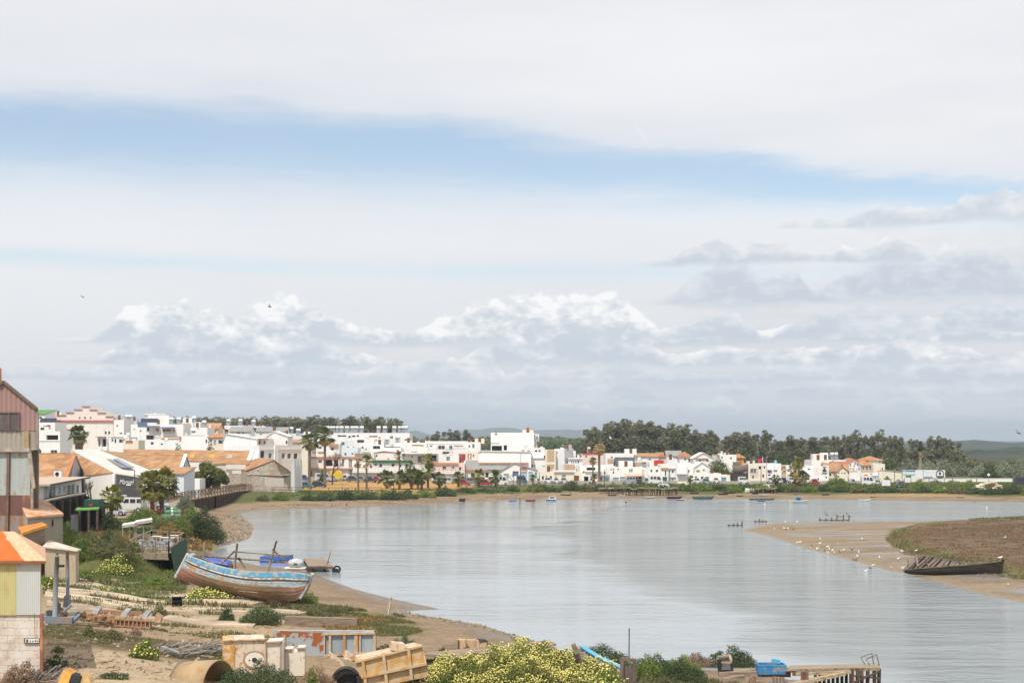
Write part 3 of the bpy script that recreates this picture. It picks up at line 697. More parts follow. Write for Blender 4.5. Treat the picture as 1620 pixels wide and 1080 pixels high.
h('white tower house with a beige recessed balcony and small penthouse',412,286,306,669,11,'W',FL,[(288.5,299,673.5,680.5,'s'),(302,304,678,681)],[('cube',287,302,661,1.5,'W'),('band',287,302,668.5,669.5,'C',.3),('heater',304)])
h('white gabled house with a pair of tiny dark windows over the hedge',398,301,328,676,10,'W',FL,[(303.5,305.3,682,684),(306.2,308.2,682,684),(312.5,314,675,679)],[('cube',304,313,667,3),('heater',320),('awn',302,309,680,.4,'W')])
h('white house with an orange tiled top floor behind the plain white gable wall',415,325,345,678,8,'E',('gx',1.6,'o'),[(328,342,681,684.5,'o')],[])
h('white cubic house peeping over the hedge right of the tower house',375,288,330,688,9,'Q',FL,[(325,328,695,701)],[('band',289,324,687.6,688.4,'W',.1)],ang=.02)
h('grey shaded house with two curtained windows under a terracotta strip roof',370,329,356,692,8,'C',('mono',.9,'o'),[(331,336,694,700,'v'),(345.5,352.5,696,701.5),(338,342,696,704,'g')])
h('white house with a red tiled corner on the ridge line',440,344,361,679,8,'W',FL,[(347,353,683,686)],[('cube',352,357,676,2,'C'),('band',355,360,682,684,'o',.3)])
h('white house with solar drums on a long flat roof behind the plain gable wall',440,355,385,673,10,'W',FL,[(362,366,678,681),(375,379,680,684)],[('heater',378),('heater',359)])
h('white house with a dark grey pitched roof and two windows',425,363,396,682.5,8,'W',('gx',1.4,'g'),[(375.5,380,682,686),(383,386,682,686)])
h('white flat house with a broad band of windows near the wood',445,384,420,674,11,'W',FL,[(392,395,676,680),(402.5,408,676.5,680),(411,415,676,679,'v')],[('cube',386,392,672,2),('heater',399),('cube',408,414,672.5,2)])
h('long low white house with a grey roof under the left wood',435,405,452,682.5,10,'W',('gx',1.3,'g'),[(411,415,686,688),(428,434,685,689)])
t,P,A,d,zb,zt=h('large plain white windowless gable wall over the orange warehouse roof',335,353.5,406,694,12,'Q',('gy',1.15,'w',.06),[])
h('white house with orange canopy and triple window beside the plain gable wall',338,404,424,693.5,9,'W',FL,[(405.5,412,696.5,702),(417,420,697,702,'v')],[('awn',403,424,693,1.2,'o',.25),('band',404,410,703,709,'W',.5,'balcony')])
h('white house with twin sloped white walls right of the orange canopy house',345,422,455,690,8,'W',('gy',1.2,'w',.35),[(428,432,694,698,'v'),(452,459,697,702)],[('cube',424,440,684.5,2)])
h('grey shaded two-storey facade with white pilaster and regular windows',322,410,477,704,10,'W',FL,[(425,430,716.5,725),(446,451,716.5,725.5),(455,460.5,717,725.5),(465,470.5,717,725.5),(412,418,713,724)],[('band',433.5,439,703.5,735,'Q',.3,'pilaster'),('band',410,477,709.5,711.5,'W',.12)],ang=1.0)
h('narrow white house with a brick red doorway behind the twin tall palms',338,474,486,712,8,'W',FL,[(479,483,724,731),(475.5,477.5,718,722)],[])
h('low white house with a pale brown strip roof behind the stone warehouse',362,452,487,700,8,'C',('mono',.7,'b'),[(461,466,703,708),(470,474,703,709)])
h('white house with tall dark window left of the long heater block',395,440,482,689,9,'G',FL,[(443,449,694,698,'v'),(458,465,697,701.5),(474,479,694,698)],[('cube',447,455,684,3),('heater',470)])
h('white house with a stepped roof under the left wood edge',440,450,490,685.5,9,'W',FL,[(462,465,688,691),(479,482,688,691)],[('cube',478,488,682.5,3),('heater',459)])
h('long white flat block crowned by a row of solar water heaters',432,502,648,684.5,14,'W',FL,[(534,548,688,691),(551,555,689,693),(557,562,688.5,691,'k'),(564,568,688,690.5),(578.5,597,689,691.5,'o'),(598.5,602,691,693.5),(617,622,689.5,694),(628,632,693.5,694.5,'o'),(506,511,691,697,'v'),(640,644,694,697)], [('heater',x,2) for x in (513,518.5,523,528,531.5,539,548,556.5,562.5,571,598,608,623,632,636,641)]+[('cube',544,551,682,4),('cube',594,597,683,2)],clutter=False)
h('white house with double window and roof railing below the heater block',400,561,592,694.5,9,'W',FL,[(565,576,695.5,700),(572,575,706,709.5,'v'),(562,564,707.5,710.5),(578.5,580,708.5,712)],[('rail',562,584,714,.8),('awn',562,584,714.5,1.2,'W'),('dish',581)])
h('pale mint white house with a thin orange ledge left of the double window',405,532,562,697,9,'B',FL,[(540,545,699,704,'v'),(536,538,702,706)],[('band',549,560,706,707.3,'o',.25)])
h('white house with an ochre awning strip above the twin tall palms',398,500,537,701,8,'W',FL,[(505,509,706,710),(524,528,708,712)],[('band',521,535,702,706.5,'o',.5),('band',503,512,714,716,'o',.2)])
h('white house with a dark wide window left of the red tank',388,588,618,703,9,'W',FL,[(590,601.5,705,710),(607,610,703,706),(613,616,709,713)],[('cube',592,606,698,3),('heater',611)])
h('greenish white low wall house in the middle of the town slope',372,540,566,708,8,'B',FL,[(556,559,716,719),(545,548,716,720,'v')],[])
h('cream house with a steel grey canopy right of the twin palms',370,560,592,717,8,'C',FL,[(565,569,721,725,'v'),(581,585,721,726)],[('awn',560,586,714.5,1,'g')])
h('rosy cream block with a curved roof line behind the green roof',372,591,633,716,9,'L',('gy',.5,'w',.35),[(594,597,719,723),(613,616,724.5,727)],[('band',592,633,714.3,715.6,'o',.1)])
h('white house with a black solar pitch beside the red water tank',384,606,634,708,8,'W',FL,[(612,616,713,717)],[('pan',607,629,707,.3,1.4)])
h('pink beige apartment front with brown cornice bands and balconies',330,486,575,723,10,'L',FL,[(503,509.5,727.5,732.5),(512,526,727,737,'k'),(528,535,727,738,'k'),(541,544.5,726,738,'v'),(552,557,726,740,'v'),(563,569,726,738),(527,538,743,749),(489,494,745,756,'d'),(500,506,745,755),(553,558,742,756,'g')],[('band',486,575,722,724.5,'o',.35),('band',486,575,740,741.8,'o',.8),('band',546,551,725,757,'W',.12,'pilaster')])
h('narrow brown-red fronted white house with a green hedge at its foot',332,473,490,720,8,'W',FL,[(484,491,723,738,'d'),(478,481,725,728),(475,478,748,757,'d')])
h('white terrace house with a green painted roof edge and long railing',326,558,653,731.5,9,'W',FL,[(600,604.5,733,739.5),(592,596.5,732.7,736.5,'v'),(585,589,735.5,740,'v'),(619.5,624,733,737.5),(641,645.5,733,739),(632,635,734,739,'v'),(596,603,748.5,754),(611,618,752,760,'g'),(632,640,750,760,'g')],[('band',589,652,727.5,731.8,'n',.5),('awn',558,652,744.2,1.3,'L',.5),('rail',558,652,744,1.2)],clutter=False)
h('white house with deep awning slab and washing on its balcony',352,630,691,717.5,9,'L',FL,[(651,653,720,724),(661,667,721,731,'v'),(679,692,718.5,728.5,'k'),(636,641,717,722,'o')],[('awn',636,690,715,1.8,'W',.4),('rail',661,690,729,.9)])
h('long white upper house with two barred windows left of the tower',402,673,738,697.5,10,'W',FL,[(693,704,704.5,710.5),(710.5,716,704.5,711),(718,733,704.5,706,'o'),(680,684,704,707,'v')],[('cube',672,679,696,2),('band',673,738,701,702,'W',.1)])
h('white cream house with long shaded balcony in the upper middle',400,624,675,700,10,'W',FL,[(651.5,667,703.2,705.4,'o'),(667,670,703.5,706),(630,634,706,710,'v')],[('cube',640,650,697,3),('heater',628)])
h('low white house with broad roof terrace below the long upper house',378,640,742,712.5,9,'W',FL,[(650,660,714,717,'v'),(700,712,714.5,718)],[('rail',690,740,713,-.5)])
h('white house with tall narrow roof hut left of the white tower',398,733,760,699,9,'W',FL,[(747,751,702,709,'v'),(741,744,704,708)],[('cube',751,766,693.5,2,'C'),('cube',739,745,697,2)])
h('small house with a blood red upper wall in the middle of town',366,724.5,752,718,8,'R',FL,[],[('band',724.5,752,731.2,733.5,'W',.2)],clutter=False)
h('white annex with roof balustrade left of the blood red wall',360,702,726,719.5,7,'W',FL,[(717,719,718,720),(706,712,722,729,'v')],[('rail',702,716,717,.3)])
h('small beige turret house with three slim windows beside the tower',360,736.5,757,714,7,'C',FL,[(740,742,717,727,'o'),(744,746,717,727,'o'),(748,750,718.5,723)],[('band',734,758,728,734,'W',.3,'parapet')],clutter=False)
h('pink house with a red cornice and balcony over a white ground floor',336,683,735,733,8,'P',FL,[(700,706,737,743),(715,719,737,742,'v'),(726,730,738,744),(702,709.5,752,759),(690,695,750,762,'d'),(716,722,751,762,'g')],[('band',683,725,731.5,735,'o',.35),('awn',683,733,746.5,1.1,'W',.4),('rail',683,733,746,1.0),('band',683,735,747.5,765,'W',.08,'ground_floor_render')])
h('tall white tower block with a pinkish penthouse, highest in the middle',392,776.5,845,684,13,'Q',FL,[(776.8,790,700.5,702,'s'),(778,794,704.8,713,'k'),(797,802,704,712,'k'),(824.5,829,712,714.5)],[('cube',826.5,844,679,2,'L'),('band',826,845,678.4,679.6,'o',.2)],clutter=False)
h('shade-grey side wing with balconies right of the white tower',400,843,853,686,8,'G',FL,[(845,847,688,694),(848.5,851,690,696,'v'),(849,852,698,703)],[('rail',846,852,697,.4)])  # tower's right side, its shade put in as the grey wall colour
h('white house with flat roof and two windows at the foot of the tower',372,826,862,708,8,'W',FL,[(824.5,829.5,712,714),(834,838.5,712,715,'v'),(846,850.5,711.5,715),(852,855.5,711.5,715)],[('cube',849,856,706,2),('dish',832)])
t,P,A,d,zb,zt=h('huge blank white side wall with a slanted right edge below the tower',348,757,840,715,10,'Q',('gy',.25,'w',.05),[],[('band',757,836,731.2,733,'o',.5)])
h('grey roofed warehouse with orange tile patches facing the car park',340,737,800,743,12,'W',('mono',2.2,'g'),[(768,773,747,755),(745,751,748,758,'d'),(780,790,746,760,'g')],[('band',737,775,742.2,744.6,'o',.5),('band',770,782,739.5,742.2,'b',.6)])
h('white gabled garage with blue shutters and a dark navy opening',334,793,850,744.5,11,'W',('gy',1.9,'g',.36),[(811,820.5,744.8,752.5,'q'),(824,834,746,760,'b'),(836,843,746,760,'b'),(846,850,747,757,'t'),(797,805,749,760,'g')],[('band',823,834,739,741,'r',.4)])
h('white house with stair-stepped roof left of the two tan panels',352,834,868,724.5,8,'W',('mono',1.1,'w'),[(841,843,734,739),(845,847,735,738),(858,863,736,737.5,'g')],[('band',860,866,720,724,'d',.4)])
h('slim cream house with two tan panels stacked on its front',349,863,879,711,8,'C',FL,[(870.5,875.5,722.5,725,'v'),(870.5,875.5,736,738,'v')],[('band',865.5,877,711.5,730,'T',.05,'tan_panel'),('band',865.5,877,734,746,'T',.05,'tan_panel')],clutter=False)
h('tall grey-white rendered house right of the tan panel front',352,877,893,709.5,9,'G',FL,[(880,882,714,718,'v')],[('cube',890,895,703,3,'W')],ang=-.3)
h('pale house with a round roof chimney above the tan garage wall',362,890,911,713,9,'W',FL,[(895,901,716.5,718.5,'k'),(904,907,715,720)],[('cube',890,893.5,704,4),('cube',903,909,711,3)])
h('grey-white house with four slit windows right of the round chimney',348,899,922,724,8,'G',FL,[(904,905.3,728,733),(907,908.3,728,733),(910.3,911.8,728,733),(914,916,727.5,733)],[('awn',898,922,724.3,.5,'W')])
h('low house with a plain tan front in the middle of the row',343,892,911,733.5,7,'W',FL,[(908,910,737,742,'v')],[('band',892.5,909,734,743.5,'T',.05,'tan_panel')],clutter=False)
h('long low white waterfront house with three square windows',333,854,922,746,8,'C',FL,[(857,861,752.5,759),(863,866.5,752.5,759),(870,873,752.5,759),(878,881,753,759,'v'),(889,895,751,760,'g'),(908,916,752,762,'d')],[('band',876,908,743.5,746.3,'W',.5),('cube',864,872,743.5,1)])
h('long pink house with a red roof line below the eucalyptus wood',385,921,966,717.5,9,'P',FL,[(926,929,720,724,'v')],[('band',921,966,716.6,718.3,'r',.15),('cube',931,935,707,3,'W')],clutter=False)
h('white house with a dark carport window beside the slim palm',340,917,962,736,9,'W',FL,[(928,942,739.2,743.6,'k'),(922,925,745,749,'v'),(950,953,731,734),(955,958,746,750)],[('awn',925,952,744.6,.8,'G')])
h('low white garage house with dark doors behind the shore bushes',331,920,968,751,8,'W',FL,[(924,931,753,761,'k'),(934,936,752.5,759,'d'),(950,952.3,754,763,'d'),(956,963,754,763,'b')],[('awn',945,958,751.5,.6,'G')])
h('broad white upper house with a tan tiled front right of the palm',365,958,1003,717,9,'W',FL,[(966,970,722,725)],[('band',961,984,725.5,733,'T',.05,'tan_panel'),('cube',990,1008,710,2,'W')])
h('white waterfront house under a dark grey hipped roof with a double window',334,960,1017,738,9,'W',FL,[(995.5,997.8,741.5,747),(998.6,1001,741.5,747),(969.5,971.5,741,744.5),(969.5,971.5,745.5,749),(977,979,740.5,744),(966,967.5,741,744),(961,968,755,764,'b'),(970,979,755,764,'b'),(981,989,754,764,'b')],[('cube',980,1002,729,1.5,'W')],clutter=False)
h('dark slate pitched roof over a white attic behind the double window house',340,976,1003,736.5,7,'W',('gx',2.0,'k'),[])
h('white attic block with a tan panel facing the river',342,1002,1019,730,7,'W',FL,[],[('band',1003,1016,730.5,738.5,'T',.05,'tan_panel'),('dish',1012)],clutter=False)
h('cream shopfront with a brown canopy behind the parked pickup',331,990,1018,748,7,'C',FL,[(993,1000,754,763,'g'),(1003,1008,754,763,'d'),(1010,1015,753,763,'k')],[('awn',991,1017,752,1.6,'o',.25)])
h('white two-window house between brown canopy and the scarlet terrace',336,1016,1047,739.5,8,'W',FL,[(1029,1032,742.5,747),(1037.5,1041.5,742.5,747),(1018,1023,755,762,'d'),(1031,1033,754,757),(1037,1039,754,757)],[('heater',1020)])
h('white house with a scarlet roof terrace screen',346,1028,1051,731,7,'W',FL,[(1040,1043,736,739,'v')],[('band',1034.5,1050,727.5,736,'r',.12,'red_screen')],clutter=False)
h('tall white house with red ledge and green gate beside the white van',333,1045.5,1057.5,734,8,'W',FL,[(1052,1054,744,753,'k'),(1047,1049,741,744),(1048,1055.5,754,764,'n')],[('band',1046,1057,739.5,742,'o',.35)])
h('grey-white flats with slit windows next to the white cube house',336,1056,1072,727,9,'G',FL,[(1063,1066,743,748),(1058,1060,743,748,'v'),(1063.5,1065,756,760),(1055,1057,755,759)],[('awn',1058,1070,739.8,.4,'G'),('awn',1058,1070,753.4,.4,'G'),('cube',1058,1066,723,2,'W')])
h('white overhanging cube house with grey side wall and small windows',333,1070,1097,733,9,'Q',FL,[(1088.5,1091,743,747),(1089,1091,755.5,759.5),(1076.5,1078,756,760),(1077,1079,740,743,'v')],[('band',1070.5,1086.5,733,749.5,'Q',1.2,'overhang'),('band',1071,1086,750.5,763,'G',.1,'ground_floor_render')],clutter=False)
h('white house with round red tiled dome roof',372,1075,1094,722.5,6,'W',('hip',1.4,'r'),[(1083,1085,724,728,'k'),(1089,1091.5,725,731)],[])
h('low brick red gabled house left of the grey solar roof',385,1040,1060,722.5,6,'C',('gx',1.1,'r'),[])
h('white house under a wide grey solar roof with drums',378,1056,1078,721,7,'W',('gx',1.3,'g'),[(1060,1063,724,727)],[])
h('white house with a low brown roof strip between wood and scarlet terrace',380,1008,1042,722,8,'L',('gx',.8,'b'),[(1013,1016,725,728),(1026,1030,725,728,'v')])
h('white wide gabled house with red eave left of the round green tree',362,1097,1128,724.5,8,'W',('gy',1.4,'w'),[(1106,1109,727,731),(1118,1121,727,730,'v')],[('band',1100,1120,724.4,726,'o',.35)])
h('white gabled house with red patio tiles behind the low street wall',345,1096,1126,741,8,'W',('gy',1.6,'w',.48),[(1097,1107,743.5,747,'o'),(1112,1115,742,745),(1122,1128,744,748,'d')],[])
h('long low white house with wide dark windows near the blue door',331,1096,1141,748.5,7,'W',FL,[(1109,1113,753.5,758.5),(1115,1121.5,754,758.5),(1099,1103,753,760,'d')],[('cube',1124,1130,746,1)])
h('small white house with one turquoise door by the round green tree',332,1140,1155,751,6,'L',FL,[(1142,1149,755,764,'t')],[],clutter=False)
h('white house with a row of roof pots behind the round green tree',378,1134,1165,719,9,'W',FL,[(1141,1144,722,725),(1155,1158,723,726,'v')],[('band',1128,1138,718.6,720.5,'o',.4),('cube',1150,1156,716,3)])
h('orange turret house with a small tiled roof under the wood',384,1165,1177,724,6,'O',('hip',1.1,'o'),[(1168,1170,726,729)],[])
h('cream three-bay house with crumbling balcony beside the hull shed',334,1184,1214,733,8,'C',FL,[(1187,1197,741,748,'v'),(1200,1204,737,742),(1208,1211,737,741),(1190,1193,752,757),(1206,1209,750,755,'d')],[('rail',1186,1198,748,.6),('cube',1186,1195,729.5,2,'W')])
h('white house with grey balconies and pilasters below the blue roof tank',333,1212,1236,733,9,'W',FL,[(1214,1220,742.5,748,'v'),(1224,1230,743,747,'v'),(1214.5,1219.5,750,753),(1214.5,1219.5,754.5,759.5,'q'),(1207,1211,737.5,741.5)],[('band',1221,1223,733,764,'Q',.2,'pilaster'),('awn',1214,1221,742,.6,'G')],clutter=False)
h('orange topped house bearing a light blue water tank',342,1222,1236,733.5,6,'E',FL,[(1225,1228,737,741,'v')],[],clutter=False)
h('peach house with small balcony between the pilaster house and white wall',338,1234,1247,737,7,'E',FL,[(1239,1243,744,748,'o'),(1236,1238,741,744)],[('rail',1236,1246,748,.5),('band',1234,1246,736,738.5,'o',.3)])
h('plain white wall house left of the shaggy palm group',336,1244,1272,736,8,'W',FL,[(1249,1255,751,757,'k'),(1262,1265,742,746)],[('awn',1247,1256,750,.8,'o')])
h('white house with one dark window right of the shaggy palm group',335,1270,1291,736.5,8,'Q',FL,[(1278,1282,740.5,743.5),(1276,1279,755,758)],[])
HS=h('white house with a pink wall panel and a black emblem sign',334,1288,1311,737,8,'W',FL,[(1306,1308.5,753,757),(1293,1296,756,760)],[('band',1289,1301,738,750,'L',.05,'pink_panel')],clutter=False)
h('cream house with a brown tile roof left of the white chapel gable',338,1307,1329,745,7,'C',('gx',1.9,'b'),[(1312,1315,749,753)])
h('white chapel-like gable with three small dark openings',333,1324.5,1341,745,9,'C',('gy',1.1,'b'),[(1326.2,1328.2,747,749.2,'k'),(1331,1333,747,749.2,'k'),(1335.5,1337.7,747,749.2,'k')],[])
h('cream annex with brown roof right of the white chapel gable',336,1340,1354,745,8,'C',('gx',1.6,'b'),[(1342,1344,747,750),(1352.6,1354,751,759,'d')])
h('white modern villa with roof cubes under the right wood',368,1284,1342,727.5,10,'W',FL,[(1317,1319,728.5,732),(1300,1305,731,734,'v'),(1327,1332,730,734)],[('cube',1290,1306,718,3,'L'),('cube',1304.5,1313.5,716,2.5,'Q'),('heater',1320),('heater',1325)],clutter=False)
h('white house under a long low red tiled roof behind the chapel gable',352,1320,1347,737.5,7,'W',('gx',1.1,'r'),[])
h('red tiled hipped house behind the colourful mural',366,1336,1362,732,8,'E',('hip',1.3,'r'),[])
h('cream villa wing with bright orange tiles and three tall windows',350,1357,1384,735.5,8,'C',('hip',1.2,'o'),[(1365,1367,737.5,742.5),(1370.5,1372.5,737.5,742.5),(1376,1378.5,737.5,742.5,'d')],[('rail',1362,1380,744,.3)])
h('square cream tower under an orange pyramid roof',358,1367,1395,728,7,'W',('hip',1.1,'o'),[(1370,1374,728.3,731.5,'k'),(1391.5,1393,728.5,733)],[])
h('tall cream end wall house right of the orange pyramid roof',346,1382,1400,733.5,8,'C',FL,[(1395,1397,739,743)],[],clutter=False)
h('low white workshop wall with a round orange sign',337,1352,1392,748,5,'W',FL,[(1377,1379.5,747.8,751),(1353.5,1355.5,751,760,'d'),(1358,1364,756,757,'k')],[('band',1374,1390,752.6,754,'q',.05)],clutter=False)
# ================================================================ left bank buildings
def corr(mb,A,B,z0,z1,pitch=.25,amp=.05,top=None):
 A=Vector(A);B=Vector(B);d=B-A;d.z=0;L=d.length;d.normalize();nv=Vector((d.y,-d.x,0))
 if nv.y > 0:nv=-nv
 k=max(2,int(L/pitch*4));n0=len(mb.v)
 for i in range(k+1):
  s=L*i/k;o=amp*math.sin(2*math.pi*s/pitch)
  p=A+d*s+nv*(o+amp)
  mb.v.append(Vector((p.x,p.y,z0(s/L) if callable(z0) else z0)));mb.v.append(Vector((p.x,p.y,top(s/L) if top else z1)))
 for i in range(k):mb.f.append((n0+2*i,n0+2*i+2,n0+2*i+3,n0+2*i+1))
def stepped():
 D=432;px=[(89,745),(89,656.8),(104,656.8),(104,652.6),(116.5,652.6),(116.5,647.8),(129.5,647.8),(129.5,643),(141.5,643),(141.5,648.3),(154,648.3),(154,653.2),(167,653.2),(167,659),(179.5,659),(179.5,745)]
 P=[at(a,b,D) for a,b in px];zb=hz(P[0].x,D)-.3;P[0].z=P[-1].z=zb
 t=thing('stepped_gable_building','large pale pink building with a stepped gable and red cornice on the skyline','building',(at(134,700,D).x,D,zb))
 mb=MB();mb.prism(P,(0,15,0));recalc(mb.build('wall',plaster('gable_cream_render',(.80,.75,.69)),t))
 def slab(n,x0,x1,y0,y1,m,out=.25,l=None):
  a,b=at(x0,y1,D-out),at(x1,y0,D-out);q=MB();q.box(((a.x+b.x)/2,D-out/2-.003,(a.z+b.z)/2),(b.x-a.x,out,b.z-a.z));return q.build(n,m,t,label=l)
 pk=plaster('gable_pink_render',(.78,.67,.62));rd=plain('cornice_red',(.50,.16,.12),.8,.2)
 slab('cornice',88,180.5,664.6,667.2,rd,.4);slab('lower_cornice',89,113,678.4,679.8,rd,.3)
 q=MB();z1=at(0,664.6,D).z
 q.prism([Vector((p.x*.999,D-.003,p.z-.02)) for p in P[1:-1]][:14]+[at(179.3,664.4,D-.003),at(89.2,664.4,D-.003)],(0,-.06,0));recalc(q.build('gable_face',pk,t))
 q=MB();q.prism([Vector((p.x*.999,D-.003,p.z)) for p in (at(89.2,680,D),at(113,680,D),at(113,700,D),at(89.2,700,D))],(0,-.05,0));recalc(q.build('wall_patch',pk,t))
 for i in range(1,15,2):
  a,b=px[i],px[i+1];slab('coping',a[0]-.3,b[0]+.3,a[1]-.9,a[1]+.1,rd if i not in (7,) else rd,.4)
 for x in (126,134.4,143.4):slab('vent_hole',x-1.3,x+1.3,659.3,662,DOORS['k'] if x == 134.4 else DOORS['d'],.08)
 slab('pilaster',179.6,182.2,662,740,plain('pilaster_red',(.42,.17,.13),.8,.25),.5)
 for x in (95,103):slab('window',x,x+2.4,684,689,GLS,.09)
 for x in (166,171.5):slab('window',x,x+2.4,682,686,GLS,.09)
stepped()
BT=tiles('barrel_tile_roof',(.34,.175,.085),(.56,.32,.16),.85,3.2,'X',(.60,.33,.08),.5)
TIN=plain('white_tin_roof',(.62,.59,.53),.6,.15,.4)
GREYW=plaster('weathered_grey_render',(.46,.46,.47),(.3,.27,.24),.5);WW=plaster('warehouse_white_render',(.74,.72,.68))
A_=at
def gable_house():
 D1,D2=214,226
 R0,R1=A_(40,719,D2),A_(118.5,719,D2-3);E0,E1=A_(36,757,D1),A_(105,755,D1);B0,B1=A_(60,748,D2+16),A_(134,757,D2+6)
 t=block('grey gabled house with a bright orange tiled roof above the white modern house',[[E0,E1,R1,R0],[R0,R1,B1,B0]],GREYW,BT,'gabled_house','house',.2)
 mb=MB();zb=t.location.z
 mb.poly([E1,Vector((E1.x,E1.y,zb)),Vector((B1.x,B1.y,zb)),B1,R1]);mb.build('gable_wall',GREYW,t)
 mb=MB();mb.bar(E1+Vector((0,-.1,.12)),R1+Vector((0,-.1,.14)),.55,.12);mb.build('verge_tiles',plain('verge_red_tile',(.52,.20,.09),.8,.3),t)
 a=E1+(B1-E1)*.1
 t2=thing('air_conditioner','white air conditioner on the flat roof edge below the orange tiles','air conditioner',A_(92,755,205))
 mb=MB();mb.box(A_(92,749.5,205),(1.1,.5,.85));mb.build('casing',TANK,t2);mb=MB();mb.tube([A_(90.5,749.5,204.72),A_(90.5,749.5,204.68)],.3,10);mb.build('fan_grille',DOORS['k'],t2)
gable_house()
block('pale walled lean-to with an orange mono-pitch roof behind the dark thin tree trunk',[[A_(136,752,222),A_(178,748.5,216),A_(122,721,238)]],WW,BT,'lean_to','building',.18)
def tin():
 a,b,c,d_=A_(112,712.5,262),A_(157,713,270),A_(239,746,236),A_(180,749,226)
 c2=A_(233,757.5,225);d2=A_(180,749.5,225.6)
 t=block('warehouse with a white tin roof and charcoal front bearing white lettering',[[d_,A_(234,757,224),c,b,a]],WW,TIN,'tin_roof_warehouse','warehouse',.2)
 A,B=d_,A_(234,757,224);zb=t.location.z
 ch=plain('charcoal_front',(.085,.085,.09),.7,.15)
 wallpanel(t,'front_panel',A,B,.09,.86,zb,zat(751.3,224.5),ch,.04,.06)
 wallpanel(t,'pillar',A,B,-.04,.085,zb,zat(749,225.5),WALL['Q'],.05,.5)
 wallpanel(t,'pillar',A,B,.865,.93,zb,zat(757,224),WALL['Q'],.05,.4)
 wallpanel(t,'window',A,B,.64,.84,zat(768,224),zat(755.5,224),plain('clad_window',(.12,.115,.125),.4,.2),.11,.03)
 cu=bpy.data.curves.new('lettering','FONT');cu.body='Manuel';cu.size=1.05;cu.extrude=.015;cu.shear=.35;tmp=bpy.data.objects.new('tmp',cu);me=bpy.data.meshes.new_from_object(tmp);bpy.data.objects.remove(tmp);bpy.data.curves.remove(cu);me.name='lettering'
 o=link('lettering',me,TANK,t)
 dv=Vector((B.x-A.x,B.y-A.y,0));L=dv.length;nv=Vector((dv.y,-dv.x,0)).normalized();p=A+dv*.175+nv*.18;p.z=zat(765.3,225)
 o.location=p-t.location;o.rotation_euler=(math.pi/2,0,math.atan2(dv.y,dv.x))
 o.scale=(.86,1,1)
 mb=MB();q=A+dv*.385+nv*.16;q.z=zat(766.7,225);q2=A+dv*.52+nv*.16;q2.z=q.z;mb.bar(q,q2,.05,.2);mb.build('lettering_strip',TANK,t)
 for i,(x0,y0,x1,y1) in enumerate([(172,729.5,198,743),(183,728.5,208,742.5)]):
  f0=238+i;mb=MB();p0,p1=A_(x0,y0,250),A_(x1,y1,233)
  mb.bar(p0+Vector((0,0,.35)),p1+Vector((0,0,.35)),.9,.1);mb.build('skylight',GLB if i else plain('skylight_grey',(.2,.21,.22),.4,.2),t)
tin()
block('brown tiled warehouse with pale skylight streaks behind the tin roof',[[A_(157,713.2,269),A_(196,717,284),A_(236,744.5,243),A_(239,747,237)]],WW,tiles('old_brown_tiles',(.34,.21,.12),(.48,.29,.14),.55,3.2),'brown_roof_warehouse','warehouse')
for i,(x0,y0,x1,y1) in enumerate([(191,729,211,739),(203,728,226,741)]):pass
def longroof():
 a,b=A_(196,711.5,322),A_(397,714,312);c,d_=A_(390,731,296),A_(196,728,304)
 t=block('very long warehouse with an orange tiled roof spanning behind the gabled sheds',[[d_,c,b,a]],WW,BT,'long_warehouse','warehouse')
 mb=MB();e=A_(397.5,714,312);f_=A_(392,729,297);mb.bar(e+Vector((.2,0,.2)),f_+Vector((.2,0,.2)),.7,.35);mb.build('verge',WALL['Q'],t)
 mb=MB();mb.bar(A_(408,714.5,312),A_(402.5,729,297),.7,.35);mb.build('verge',WALL['Q'],t)
 for x,w,m in ((366.5,4,plain('grey_patch_tile',(.42,.38,.33),.8,.2)),(307,3.6,plain('lichen_patch',(.62,.34,.06),.8,.2)),(339,3.6,plain('lichen_patch',(.62,.34,.06),.8,.2)),(275,4,plain('lichen_patch',(.62,.34,.06),.8,.2))):
  k0,k1=.40,.74
  def on(px_,f_):
   u=(px_-196)/200;top=a+(b-a)*u;bot=d_+(c-d_)*u;return top+(bot-top)*f_+Vector((0,-.02,.2))
  mb=MB();mb.poly([on(x-w,k1),on(x+w,k1),on(x+w,k0),on(x-w,k0)]);mb.build('roof_patch',m,t)
 t2=block('lower orange tiled bay with a stained white parapet behind the round tree',[[A_(338,734,292),A_(392,735,291),A_(398,729,299),A_(338,728.5,300)]],plaster('stained_parapet',(.60,.56,.50),(.3,.2,.13),.8,.6),BT,'low_warehouse_bay','warehouse')
 t3=block('small orange roofed bay between the parapet and the stone warehouse',[[A_(398,741,286),A_(408,744,283),A_(436,728.5,300),A_(396,728.5,300)]],WW,BT,'low_warehouse_bay','warehouse')
longroof()
